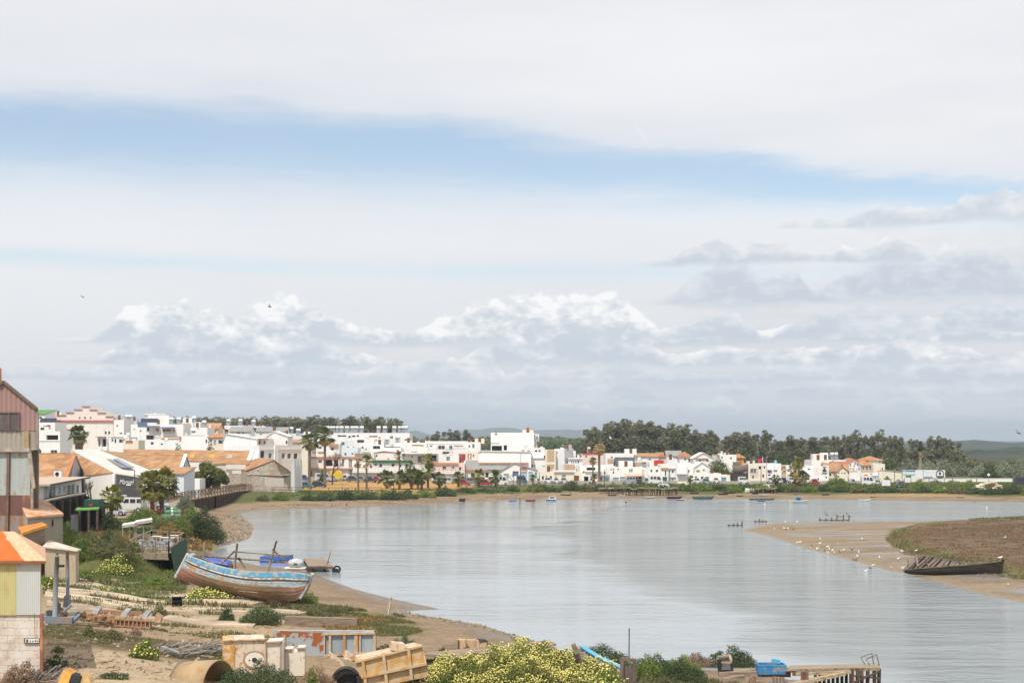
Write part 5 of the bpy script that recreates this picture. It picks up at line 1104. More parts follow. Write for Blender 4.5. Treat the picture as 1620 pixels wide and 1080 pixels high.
for x,y in [(927,683),(934,676),(944,668),(955,663),(966,661),(976,662),(985,658),(992,657.5),(1003,660),(1014,660),(1026,660),(1031,659),(1043,665),(1052,664),(1063,665.5),(1074,668),(1082,667),(1095,672),(1106,674),(1115,676),(1124,680),(1131,685)]:euc(x,y,R.uniform(520,580),'tall eucalyptus wood right of the tower',1.15)
for x,y in [(1153,684),(1160,677),(1168,674),(1178,676),(1190,678),(1202,679),(1212,676.5),(1220,678),(1231,687),(1243,686),(1256,684),(1268,686),(1280,688),(1292,687),(1303,687),(1314,683)]:euc(x,y,R.uniform(500,560),'tall eucalyptus wood right of the tower',1.1)
for x,y in [(1320,683),(1329,684),(1336,684),(1343,677),(1350,676),(1358,677.5),(1369,682),(1379,683),(1386.5,675),(1395,677),(1406,683),(1414,683),(1421,683.5),(1428,687),(1441,688),(1455,687),(1470,686),(1484,686.5),(1491,686),(1497,687),(1505,686),(1511,693)]:euc(x,y,R.uniform(480,520),'thin eucalyptus row at the right of town',.72)
for x,y,a,b,g_ in [(x+R.uniform(-3,3),y+R.uniform(5,12),40,1.25,g_) for x0,x1,y0,g_ in ((928,1128,665,'tall eucalyptus wood right of the tower'),(1155,1318,682,'tall eucalyptus wood right of the tower'),(268,634,658,'eucalyptus wood behind the left of town')) for x,y in [(q,y0+(6 if q > 1075 and x1 == 1128 else 0)) for q in np.linspace(x0,x1,int((x1-x0)/11))]]:euc(float(x),y,R.uniform(600,640) if x > 900 else R.uniform(690,730),g_,b)
def mass(name,label,boxes,size,n,m,seed):
 cl=[];r=random.Random(seed)
 for x0,x1,yt,D,dep,rad in boxes:
  k=max(2,int((x1-x0)/F*D/(rad*1.1)))
  for i in range(k):
   x=x0+(x1-x0)*(i+.5)/k;d=D+r.uniform(0,dep);p=at(x,yt+r.uniform(0,4),d);g=hz(p.x,d);hh=max(2,p.z-g)
   cl.append(((p.x,d,g+hh*.55),(rad*r.uniform(.7,1.1),rad*r.uniform(.7,1.1),hh*.45)))
   if hh > 6:cl.append(((p.x+r.uniform(-rad,rad),d-2,g+hh*.3),(rad,rad,hh*.34)))
 V,Q=clumpcloud(cl,n,size,seed,.7,.75,-.9)
 o=link(name,np_mesh(name,V,Q),m);tag(o,label,'wood',kind='stuff')
mass('undergrowth','dense dark undergrowth at the foot of the right eucalyptus wood',[(925,1140,694,600,15,6),(1140,1330,697,580,15,6),(1320,1520,706,540,15,5)],1.1,26000,LF['euc'],5)
mass('woods','low dark wood filling in behind the left of town',[(258,640,658,700,20,7),(300,632,660,690,15,6),(640,780,690,800,30,7)],1.2,30000,LF['euc'],6)
mass('pine_forest','flat green pine forest stretching behind the white tower',[(640,930,694.5,900,60,9),(840,960,689.5,1250,150,14),(830,960,693,1000,60,9)],1.7,22000,LF['pine'],7)
mass('marsh_scrub','broad belt of dark scrub beyond the low white wall at right',[(1500,1760,727,470,50,4),(1600,1760,740,420,20,3)],.8,9000,LF['olive'],8)
def shrub(x0,x1,yt,yb,kind,label=None,name='shrub',cat='bush',D=None,n=None,size=None,group=None,stems=False,dep=None,lobes=None,seed=None,sink=0.0,ex=.38):
 seed=seed if seed is not None else int(x0*7+yt*13)
 xc=(x0+x1)/2
 if D is None:b=gp(xc,yb);D=b.y
 else:b=at(xc,yb,D);b.z=hz(b.x,D)
 w=(x1-x0)/F*D;hh=max(.25,at(xc,yt,D).z-b.z+sink)
 r=random.Random(seed);cl=[];dep=dep or min(w*.8,hh*1.7+.5)
 b.y += dep*.35
 k=lobes or max(3,min(14,int(w/max(hh,.3)*2.2)+3))
 for i in range(k):
  f=(i+.5)/k;e=math.sin(math.pi*min(.9,max(.1,f)))**ex
  top=hh*e*r.uniform(.75,1.0) if i % 2 else hh*e*r.uniform(.55,.85)
  if i == k//2:top=hh
  rx=w/k*r.uniform(1.0,1.45);rz=top*.5
  cl.append(((b.x+(f-.5)*w*.86,b.y+r.uniform(-.5,.5)*dep*.6,b.z+top-rz-.0),(rx,dep*.4*r.uniform(.7,1.1),rz)))
  cl.append(((b.x+(f-.5)*w*.9,b.y-dep*.3,b.z+top*.3-.05),(rx*1.1,dep*.3,top*.32)))
 size=size or max(.09,1.7*D/1422)
 n=n or int(min(9000,max(350,w*hh*9/(size*size*.5))))
 V,Q=clumpcloud(cl,n,size,seed,.5,.35,-.8)
 me=np_mesh(name,V-np.array(b),Q);o=link(name,me,LF[kind]);o.location=b
 tag(o,label,cat,group)
 if not label:auto(o,f"{'wide' if w > hh*2.6 else 'round'} {dict(dark='dark green', olive='olive', grn='fresh green', dry='dry brown', grey='pale grey-green', red='reddish').get(kind, 'green')} bush below {near_to(xc, BANK)}",xc)
 return o
for a in [(405,425,780,792,'olive'),(428,456,778,791,'grn'),(474,502,779,792,'dark'),(496,530,777,792,'dark'),(528,562,772,791,'dark'),(556,598,777,790,'dark'),(600,642,772,791,'dark'),(622,662,773,789,'dark'),(655,690,775,787,'grn'),(686,722,768,785,'dark'),(720,752,769,779,'dark'),(748,782,770,778,'dark'),(778,800,770,778,'grn'),(800,822,766,777,'dark'),(832,860,764,777,'grn'),(838,868,762,776,'dark'),(860,888,767,778,'dark'),(886,902,764,775,'olive'),(894,918,758,776,'dark'),(914,938,764,777,'olive'),(936,962,764,777,'dark'),(958,985,763,777,'dark'),(984,1012,764,777,'dark'),(1010,1036,767,776,'olive'),(1034,1062,765,775,'dark'),(1060,1084,764,776,'olive'),(1080,1102,767,777,'dark'),(1100,1128,766,776,'grn'),(1124,1150,765,776,'dark'), (1150,1176,766,778,'grn'),(1172,1196,764,776,'dark'),(1194,1222,763,777,'grn'),(1220,1246,765,778,'dark'),(1244,1270,764,778,'olive'),(1268,1296,765,778,'grn'),(1292,1320,766,777,'dark'),(1316,1346,767,778,'dark'),(1344,1372,767,779,'olive'),(1370,1400,768,779,'dark'),(1398,1426,768,779,'dark'),(1424,1452,769,779,'olive'),(1448,1478,768,779,'dark'),(1474,1504,767,779,'grn'),(1500,1530,768,780,'olive'),(1528,1556,769,781,'dark'),(1552,1584,771,782,'dark'),(1580,1626,762,781,'dark'),(1615,1660,764,782,'olive'), (1440,1470,759,769,'grn'),(1468,1496,758,768,'olive'),(1494,1524,758,768,'grn'),(1520,1552,758,769,'grn'),(1412,1436,758,769,'olive')]:
 shrub(*a,group='bushes along the far bank')
shrub(1310,1346,751,770,'grn','big pale green bush in front of the white chapel gable',D=318)
shrub(1117,1160,724,750,'ficus','round green tree among white houses left of the ship hull','round_tree','tree',D=372)
shrub(1376,1394,754,764,'grn','small leafy bush beside the white parked van at right',D=325);shrub(1397,1413,752,762,'grn','leafy bush against the cream wall near the white banner',D=328)
shrub(252,300,699,715,'dark','left half of a long dark green hedge over the orange roof','hedge','hedge',D=345,lobes=9);shrub(294,359,698,715,'dark','right half of a long dark green hedge tapering to the plain gable wall','hedge','hedge',D=344,lobes=12)
shrub(503,514,743,752,'dark','dark clipped hedge behind the silver van','hedge','hedge',D=326)
for i,(x,yt,D,w) in enumerate([(1055,706,440,60),(1090,704,445,55),(1118,706,440,55),(1150,709,450,60),(1178,710,440,40),(1235,716,430,26),(1376,712,410,40),(1405,718,400,45),(870,706,560,70),(905,708,540,60)]):
 o=shrub(x-w/2,x+w/2,yt,yt+26,'pine',None,'umbrella_pine','tree',D=D,size=.62,n=1800,group='umbrella pines behind the town');AUTO.pop();auto(o,f'broad dark green umbrella pine crown behind {near_to(x, SKYL)}',x)
for i,(x0,x1,yt,D) in enumerate([(1395,1432,731,400),(1424,1462,726,410),(1455,1490,727,405),(1480,1512,724,400),(1506,1540,728,405),(1512,1535,723,430),(1536,1565,733,395),(1556,1582,737,385),(1575,1605,727,390),(1598,1640,724,390),(1620,1680,728,380)]):
 o=shrub(x0,x1,yt,760,'dark' if i in (5,7) else 'grey',None,'tamarisk_tree','tree',D=D,size=.5,n=2200,group='tamarisks behind the white wall');AUTO.pop()
 auto(o,f"{'dark' if i in (5, 7) else 'pale grey-green'} feathery tamarisk behind {near_to((x0+x1)/2, BANK[-4:])}",(x0+x1)/2)
def ficus():
 D=262;b=at(333,785,D);b.z=hz(b.x,D);t=thing('ficus_tree','dense round green tree beside the boardwalk and the white yard wall','tree',b)
 cl=[];r=random.Random(4)
 for x,y,rx,rz in [(316,756,13,13),(330,744,16,14),(346,752,14,13),(336,762,16,11),(356,759,8,10),(308,760,8,9),(322,738,9,8),(342,768,8,8),(325,768,9,6)]:
  for k in range(2):
   p=at(x,y,D+r.uniform(-2,2));cl.append((tuple(p-b),(rx*D/F*.85,rx*D/F*.85,rz*D/F*.85)))
 V,Q=clumpcloud(cl,9000,.36,3,.55,.6,-.9);link('crown',np_mesh('crown',V,Q),LF['ficus'],t)
 m=MB();m.tube([b+Vector((0,0,-.2)),b+Vector((.1,0,1.4)),b+Vector((-.5,0,3))],[.3,.22,.15]);m.tube([b+Vector((.1,0,1.2)),b+Vector((.9,.2,3))],[.2,.1]);m.build('trunk',BARK,t,True)
ficus()
def bare_tree(label,x,yt,yb,D,spread,m,seed,leaf=None):
 p=at(x,yb,D);p.z=hz(p.x,D);H=at(x,yt,D).z-p.z;r=random.Random(seed);t=thing('bare_tree',label,'tree',p);mb=MB();tips=[]
 def grow(a,d,L,rad,lv):
  e=a+d*L;mb.tube([a,e],[rad,rad*.65],5,False)
  if lv == 0:tips.append(e);return
  for k in range(3 if lv > 1 else 4):
   n=(d+Vector((r.uniform(-1,1),r.uniform(-1,1),r.uniform(-.2,.6)))*spread).normalized();grow(e,n,L*r.uniform(.6,.85),rad*.6,lv-1)
 grow(p,Vector((0,0,1)),H*.33,H*.03,4);mb.build('branches',m,t)
 return t
bare_tree('leafless purple-brown tree beside the yellow van',526,716,762,327,.75,wood('purple_twigs',(.20,.13,.12),(.12,.08,.08),2),2)
bare_tree('small leafless dark shrub left of the white vans',812,748,768,318,.8,wood('twig_brown',(.19,.12,.10),(.1,.07,.06),2),5)
bare_tree('sparse dead stalks standing over the dark stone terrace wall',146,758,790,185,.5,wood('stalk_brown',(.12,.09,.06),None,2),8)
PL=[leafy('palm_fronds_green',(0.063,0.105,0.025),(0.168,0.203,0.056),(0.224,0.224,0.063),.3,.9),leafy('palm_fronds_dead',(0.364,0.266,0.119),(0.500,0.392,0.196),None,.3,1),leafy('palm_fronds_yellow',(0.154,0.175,0.035),(0.294,0.280,0.070),(0.364,0.280,0.070),.4,.9)]
PT=wood('palm_trunk_bark',(.20,.155,.115),(.09,.065,.05),2)
def palm(label,x,yc,yb,D,rc,tr,n=34,skirt=12,m=0,seed=1,lean=0,el0=-.5,group=None,n_s=9):
 b=at(x-lean,yb,D);b.z=hz(b.x,D);c=at(x,yc,D);r=random.Random(seed);rc=rc*1.12*D/F
 t=thing('fan_palm',label,'palm tree',b,0,group)
 mid=(b+c)/2+Vector((lean*D/F*.12,0,0));mb=MB();k=7
 pts=[b+(c-b)*(i/k)+(mid-(b+c)/2)*(4*(i/k)*(1-i/k)) for i in range(k+1)];pts[0]=pts[0]-Vector((0,0,.3))
 mb.tube(pts,[tr*(1.25 if i == 0 else 1.0-.25*i/k) for i in range(k+1)],8);mb.build('trunk',PT,t,True)
 def fans(cnt,lo,hi,mat,nm,scale=1.0,droop=.25):
  g=MB()
  for i in range(cnt):
   a=r.uniform(0,6.283);e=lo+(hi-lo)*((i+.5)/cnt);d=Vector((math.cos(a)*math.cos(e),math.sin(a)*math.cos(e),math.sin(e)))
   L=rc*r.uniform(.42,.62)*scale;s=c+d*L;side=d.cross(Vector((0,0,1))).normalized() if abs(d.z) < .97 else Vector((1,0,0));up=side.cross(d)
   g.bar(c,s,.05)
   R_=rc*r.uniform(.42,.58)*scale
   for j in range(n_s):
    th=-1.25+2.5*j/(n_s-1);dd=(d*math.cos(th)+side*math.sin(th)+up*r.uniform(-.12,.18)).normalized();w=R_*.13
    tip=s+dd*R_*(1-.22*abs(th))+Vector((0,0,-droop*R_));m_=s+dd*R_*.55;sd_=dd.cross(up).normalized()*w
    g.poly([s,m_+sd_,tip,m_-sd_])
  g.build(nm,mat,t)
 fans(n,el0,1.35,PL[m],'crown')
 if skirt:fans(skirt,-1.35,el0,PL[1],'dead_fronds',.85,.35)
 return t
palm('fat fan palm in front of the pale pink stepped gable',125,688,722,290,17,1.0,60,26,0,3,group='palms of the upper town')
palm('bushy palm with yellowed lower fronds beside the charcoal warehouse front, leaning leftward',241,768,812,190,26,.32,46,12,2,5,el0=-.9);palm('bushy palm beside the parked blue-white car, right stem of a pair',256,764,812,192,27,.34,50,12,2,6,el0=-.9)
palm('short yellow-green palm between the white jeep and the green pergola',176,787,815,176,22,.25,34,6,2,9,el0=-.9)
palm('tall fan palm with a brown skirt, left of the twin pair',490,698,764,324,15,.34,40,22,0,11,1,el0=-.7,group='twin tall palms');palm('tallest fan palm with a green crest, right of the twin pair',514,690,762,322,16,.34,44,22,0,12,0,el0=-.7,group='twin tall palms')
palm('thin bare-topped palm with a withered brown tuft by the car park',566,732,781,292,9,.2,8,14,1,13,-1,el0=-.3);palm('slim palm with an open green crown by the car park fence',580,730,782,290,12,.22,18,8,0,14,0,el0=-.1)
for i,(x,yc,yb,D,r_,l) in enumerate([(612,756,780,300,15,'leftmost palm of the leafy row'),(632,755,780,298,13,'second palm of the leafy row'),(651,753,780,300,15,'third palm of the leafy row, broad crowned'),(661,752,778,304,11,'narrow fourth palm of the leafy row'),(667,757,779,300,11,'fifth palm of the leafy row'),(677,746,779,299,14,'sixth and taller palm of the leafy row'),(695,757,777,304,12,'lone short palm right of the leafy row')]):
 palm(f'{l} on the car park edge',x,yc,yb,D,r_,.27,34,8,0,20+i,el0=-.8,group='leafy palm row by the car park')
palm('tall feathery palm rising above the leafy row',677,728,778,306,12,.22,24,10,2,31,0);palm('small slim palm in front of the green roof edge',632,722,760,318,9,.18,16,4,0,32);palm('slim short palm above the leafy row near the pink house',649,737,765,315,9,.18,18,4,0,33)
palm('round headed palm left of the red cars',725,755,774,310,11,.25,34,8,0,34,el0=-.8);palm('palm standing between the two red cars',757,752,772,312,12,.25,34,10,2,35,el0=-.7);palm('palm in front of the white vans',784,754,772,311,12,.25,36,8,0,36,el0=-.8);palm('small palm on the bank before the blue shutters',843,756,772,305,7,.2,26,4,2,37)
palm('tall brown skirted palm rising behind the pink long house',948,710,745,352,10,.35,34,24,1,38,el0=-.4);palm('slim tall palm with a small crown by the dark carport',938,729,768,322,7,.2,26,10,2,39);palm('tiny bushy palm beside the dark door garage',940,754,768,321,6,.2,24,4,0,40)
palm('little palm in front of the white cube house',1092,757,770,318,6,.18,24,4,2,41,el0=-.8);palm('shaggy palm with brown skirt, left of the shaggy group',1258,744,770,319,13,.3,30,26,2,42,el0=-.5);palm('tall shaggy palm at the back of the shaggy group',1264,732,768,328,11,.3,30,12,2,43);palm('green spread palm, right of the shaggy group',1271,754,770,316,11,.28,34,8,0,44);palm('shaggy short palm at the foot of the shaggy group',1261,757,771,317,10,.28,24,14,1,45)
palm('short round palm in front of the blue tank house',1227,757,770,318,8,.24,34,4,0,46,el0=-.9)
def dead_palm():
 b=at(1456,762,350);b.z=hz(b.x,350);t=thing('dead_palm','dead bare palm trunk with a withered top behind the picture billboard','palm tree',b);mb=MB();c=at(1456.5,716,350)
 mb.tube([b,(b+c)/2,c],[.45,.38,.3]);mb.build('trunk',wood('dead_trunk',(.36,.28,.21),None,2),t);g=MB();r=random.Random(3)
 for i in range(16):a=r.uniform(0,6.28);g.bar(c,c+Vector((math.cos(a)*r.uniform(.4,1),math.sin(a),r.uniform(-1.4,.4))),.12)
 g.build('dead_fronds',PL[1],t)
dead_palm()
# ================================================================ the yard in front
CONC=plain('pale_concrete',(.53,.42,.30),.95,.35,.5,.3);CONC2=plain('edge_concrete',(.40,.31,.22),.95,.3,.8,.3)
WD=wood('grey_weathered_wood',(.33,.255,.19),(.15,.11,.08));WDK=wood('dark_old_wood',(.13,.095,.07),(.06,.045,.035));WZ=wood('grey_post_wood',(.30,.23,.17),(.13,.09,.07),2)
RST=rusty('orange_rust_iron',(.40,.235,.14),(.17,.075,.04),.40,.60,4,.9,False,(.46,.29,.17));DRST=rusty('dark_rust_iron',(.17,.09,.06),(.30,.16,.09),.5,.65,3,.9,False);BST=rusty('blue_grey_steel',(.20,.24,.27),(.28,.17,.09),.56,.68,2.5,.6)
def slab(name,label,top,th,m,kind='structure',cat='slipway'):
 P=[gp(a,b) for a,b in top];z=th
 mb=MB();n=14
 (a,b,c,d)=P
 for i in range(n+1):
  f=i/n
  for q in (a+(b-a)*f,d+(c-d)*f):
   g=max(hz(q.x,q.y),0)
   mb.v += [Vector((q.x,q.y,g-.4)),Vector((q.x,q.y,g+z+.03*math.sin(f*9)))]
 for i in range(n):
  k=4*i
  mb.f += [(k+1,k+5,k+7,k+3),(k,k+4,k+5,k+1),(k+2,k+3,k+7,k+6)]
 mb.f += [(0,1,3,2),(4*n,4*n+2,4*n+3,4*n+1)]
 o=recalc(mb.build(name,m));tag(o,label,cat,kind=kind);return o
slab('slipway','uppermost pale concrete slipway strip running to the blue boat',[(76,923),(286,948),(300,940),(100,915)],.12,CONC)
slab('slipway','broad middle concrete slipway strip with dark scraps on it',[(70,947),(470,976),(496,970.5),(72,939)],.2,CONC)
slab('slipway','narrow pale concrete strip between two lines of weeds above the carriage',[(74,936.5),(400,958.5),(425,954),(78,929)],.16,CONC)
slab('slipway','long concrete slipway strip below the scraps',[(74,958),(380,985),(470,984),(74,949)],.05,CONC2)
slab('slipway','front concrete kerb strip in the shadow of the green shrubs',[(255,981),(400,993),(405,988),(262,976)],.1,CONC)
slab('slipway','top concrete edge by the outhouse with weeds',[(72,913),(190,926),(240,922),(100,908)],.08,CONC2)
def block_beam(label,x0,y0,x1,y1,w,hgt,m,name='timber_beam',cat='beam'):
 a,b=gp(x0,y0),gp(x1,y1);mb=MB();mb.bar(a+Vector((0,0,hgt/2)),b+Vector((0,0,hgt/2)),w,hgt)
 o=mb.build(name,m);tag(o,label,cat);return o
block_beam('long square grey timber lying beside the biggest green shrub',452,988,566,992,.55,.55,wood('grey_beam',(.27,.21,.15),(.14,.1,.07)))
block_beam('short pale concrete block near the outhouse weeds',180,922,187,922.5,.5,.35,CONC,'concrete_block','block')
for i,(x,y,l) in enumerate([(152,951,'dark scrap sheet lying on the slab, nearest the blue winch'),(170,953.5,'second dark scrap sheet lying on the middle slab'),(225,955,'thin dark plank lying across the middle slab')]):
 a=gp(x-5,y);b=gp(x+7,y+1.5);mb=MB();mb.bar(a+Vector((0,0,.22)),b+Vector((0,0,.24)),.45-.12*i,.05);o=mb.build('scrap_sheet',plain('scrap_dark',(.10,.10,.10),.7,.3));tag(o,l,'scrap','scraps on the slab')
def crate_dark():
 c=gp(280,961);t=thing('plastic_crate','black plastic crate tipped on the pale concrete slab','crate',c);mb=MB();M=Matrix.Rotation(.3,3,'Z') @ Matrix.Rotation(.5,3,'X')
 m=plain('black_plastic',(.018,.018,.02),.5,.2)
 for (p,s) in (((0,0,-.2),(.62,.42,.04)),((0,.21,0),(.62,.04,.42)),((0,-.21,0),(.62,.04,.42)),((.31,0,0),(.04,.4,.42)),((-.31,0,0),(.04,.4,.42))):mb.box(c+Vector((0,0,.42))+M @ Vector(p),s,M=M)
 mb.build('shell',m,t);g=MB()
 for q in (-1,1):g.box(c+Vector((0,0,.42))+M @ Vector((0,q*.235,.2)),(.66,.02,.06),M=M)
 g.build('rim',plain('plastic_rim',(.05,.05,.055),.5,.2),t)
crate_dark()
def winch():
 D=80;b=gp(92,986);D=b.y;t=thing('slipway_winch','blue-grey steel slipway winch with two tall masts beside the corrugated hut','winch',b)
 q=lambda x,y,d=D:A_(x,y,d)
 mb=MB();mb.bar(q(64,981),q(115,983),.34,.5);mb.build('base_beam',BST,t)
 mb=MB();mb.bar(q(66,973,D+2),q(126,970,D+2),.2,.22);mb.bar(q(115,983),q(128,971,D+2),.16,.2);mb.build('rear_beam',BST,t)
 mast=rusty('mast_steel',(.23,.255,.27),(.33,.25,.2),.54,.66,4,.6)
 mb=MB();mb.tube([q(86.5,985),q(88,925),q(90.5,880)],[.15,.14,.12],8);mb.tube([q(90.3,881),q(90.6,874)],.07,6);mb.build('mast',mast,t,True)
 mb=MB();mb.tube([q(107,962,D+1),q(107,905,D+1),q(106.5,872,D+1)],[.11,.10,.09],8);mb.build('mast',mast,t,True)
 mb=MB();mb.box(q(96.5,894.7,D-.1),(.3,.3,.12));mb.build('bracket',DOORS['k'],t)
 mb=MB();mb.prism([q(99,960,D+.8),q(107.5,960,D+.8),q(109,941,D+.8),q(101.5,942,D+.8)],(0,.4,0));recalc(mb.build('gear_case',mast,t))
 mb=MB();mb.tube([q(96,972,D+.3),q(101,966,D+.3)],.32,10);mb.build('drum',DRST,t)
 mb=MB();mb.bar(q(92,974),q(113,957,D+.5),.16,.12);mb.build('strut',BST,t)
 mb=MB();mb.box(q(79,969,D+.2),(.28,.3,.3));mb.prism([q(88,975),q(94,975),q(95,955),q(89,950)],(0,.15,0));mb.build('motor_plate',plain('dark_plate',(.07,.08,.085),.6,.3),t)
 mb=MB();mb.bar(q(89,992),q(88,975),.06);mb.bar(q(91.5,990),q(91.5,975),.05);mb.build('stake',DRST,t)
winch()
def carriage():
 b=gp(195,992);D=b.y;t=thing('slipway_carriage','rusty orange iron slipway carriage carrying three grey keel blocks','carriage',b);q=lambda x,y,d=0:A_(x,y,D+d)
 mb=MB();mb.prism([q(181,989.5),q(238.5,992.5),q(239.5,982),q(182,978)],(0,.15,0));recalc(mb.build('side_plate',DRST,t))
 mb=MB();mb.bar(q(181,978.5,-.03),q(240,982,-.03),.14,.09);mb.bar(q(181,989,-.05),q(238.5,992,-.05),.1,.06);mb.build('flange',RST,t)
 mb=MB()
 for i in range(9):x=184+i*6.6;mb.bar(q(x,979.5+i*.45,-.05),q(x,988.8+i*.36,-.05),.07,.06)
 mb.build('stiffener',RST,t)
 mb=MB();mb.bar(q(132,974,.2),q(183,981,.1),.24,.3);mb.build('side_rail',RST,t);mb=MB();mb.bar(q(150,966,2.2),q(225,971,2.0),.22,.25);mb.build('side_rail',RST,t)
 for x,y in ((144,977),(176,981)):
  c=q(x,y,.05);mb=MB();mb.tube([c,c+Vector((0,.18,0))],.24,14);w=mb.build('wheel',DRST,t);mb=MB();mb.tube([c-Vector((0,.04,0)),c+Vector((0,.02,0))],.09,8);mb.build('hub',RST,w)
 mb=MB()
 for x in (150,160,170,205,220):mb.bar(q(x,976+(x-150)*.07,.15),q(x+4,968+(x-150)*.06,2.1),.16,.16)
 mb.build('cross_member',RST,t)
 gm=plain('grey_block',(.33,.31,.29),.8,.25)
 for x,y in ((153,966.5),(199,970),(231,973)):
  mb=MB();mb.prism([q(x-8,y+4,.2),q(x+1,y+5,.2),q(x+8,y-3.5,1.5),q(x,y-4.5,1.5)],(.02,.1,.16));recalc(mb.build('keel_block',gm,t))
 mb=MB();mb.prism([q(243,983,.4),q(253,985,.4),q(255,978,.6),q(246,972,.6)],(0,.5,.1));recalc(mb.build('end_bracket',RST,t))
 mb=MB();r=random.Random(5)
 for i in range(16):x=r.uniform(134,182);y=973+(x-134)*.12+r.uniform(-3,4);mb.box(q(x,y,r.uniform(0,.5)),(r.uniform(.1,.35),.25,r.uniform(.1,.25)),(r.uniform(-.5,.5),r.uniform(-.5,.5),r.uniform(0,3)))
 mb.build('rusty_fittings',RST,t)
 block_beam('thin iron rail lying under the rusty carriage',92,988,190,992.5,.1,.08,DRST,'iron_rail','rail')
carriage()
def white_boxes():
 D=66;q=lambda x,y,d=0:A_(x,y,D+d)
 wm=rusty('flecked_white_steel',(.66,.56,.45),(.40,.19,.05),.50,.62,3.2,.7,False,(.52,.28,.08))
 orm=rusty('orange_flecked_steel',(.66,.52,.38),(.46,.22,.04),.42,.54,3.0,.7,False,(.60,.33,.06));cl=rusty('clean_white_steel',(.72,.65,.55),(.45,.33,.2),.54,.68,3,.6,False)
 z0=hz(q(400,1050).x,D)-.2
 t=thing('rusty_tank','white rust-flecked steel tank with a round port beside the white lockers','tank',(q(388,1050).x,D,z0))
 def wallp(nm,x0,x1,y0,y1,m,d0=0,d1=0,dep=2.0):
  a,b,c,e=q(x0,1080,d0),q(x1,1080,d1),q(x1,y1,d1),q(x0,y0,d0);a.z=b.z=z0
  mb=MB();mb.prism([a,b,c,e],(-.45,dep,0));return recalc(mb.build(nm,m,t))
 wallp('side_strip',353,370.5,1014,1013,orm);wallp('front_plate',371,419.5,1013.2,1011.5,wm)
 mb=MB();mb.bar(q(353,1013,-.05),q(371,1012,-.05),.12,.05);mb.bar(q(371,1012.2,-.05),q(420,1010.5,-.05),.14,.05);mb.bar(q(370.7,1013,-.03),Vector((q(370.7,0).x,D-.03,z0)),.04,.05);mb.bar(q(419.5,1011,-.03),Vector((q(419.5,0).x,D-.03,z0)),.06,.05);mb.build('edge_rib',rusty('edge_rust',(.55,.45,.36),(.36,.18,.08),.45,.6,3),t)
 c=q(403,1043,-.03);
 def ring(nm,rx,rz,m,off,th=.02):
  mb=MB();pts=[c+Vector((math.cos(a)*rx,off,math.sin(a)*rz)) for a in np.linspace(0,6.283,28,endpoint=False)];mb.prism(pts,(0,-th,0));return recalc(mb.build(nm,m,t))
 ring('port_surround',.55,.42,rusty('port_rust',(.40,.27,.16),(.3,.2,.13),.4,.6,4),-.001);ring('port_plate',.44,.34,rusty('port_white',(.75,.70,.62),(.45,.28,.12),.6,.7,4),-.024);ring('port_hole',.12,.11,DOORS['k'],-.046)
 mb=MB();mb.tube([q(394.5,1043.8,-.07),q(394.5,1043.8,-.09)],.035,8);mb.build('bolt_hole',DOORS['k'],t)
 t2=thing('steel_locker','cream white steel locker, taller of two beside the round-port tank','locker',(q(433,0).x,D+.2,z0))
 mb=MB();a,b=q(421,0,.1),q(445,0,.1);a.z=b.z=z0;mb.prism([a,b,q(445,1014.5,.1),q(421,1016,.1)],(-.1,1.5,0));recalc(mb.build('body',cl,t2));mb=MB();mb.bar(q(420.5,1015.5,0),q(446,1014,0),.1,.05);mb.bar(q(445,1014.2,.05),Vector((q(443.5,0).x,D+.05,z0)),.09,.06);mb.build('edge',plain('edge_brown',(.36,.27,.2),.8,.3),t2)
 t3=thing('steel_locker','cream white steel locker with a notched top, shorter of two','locker',(q(466,0).x,D+.5,z0))
 mb=MB();a,b=q(449,0,.5),q(482,0,.5);a.z=b.z=z0;mb.prism([a,b,q(482,1025,.5),q(470,1025.5,.5),q(469.5,1031,.5),q(463,1031,.5),q(462.5,1027,.5),q(449,1027.5,.5)],(-.1,1.2,0));recalc(mb.build('body',cl,t3));mb=MB();mb.bar(q(448.5,1027,.45),q(462.5,1026.5,.45),.1,.05);mb.bar(q(470,1025,.45),q(482.5,1024.5,.45),.1,.05);mb.build('edge',MATS['edge_brown'],t3)
 for i,(x0,x1,y0,y1) in enumerate([(445.5,449,1012,1030)]):mb=MB();mb.prism([q(x0,y1+50),q(x1,y1+50),q(x1,y0+4),q(x0,y0+2)],(0,.3,0));recalc(mb.build('side',plain('locker_side_grey',(.40,.36,.31),.8,.2),t2))
white_boxes()
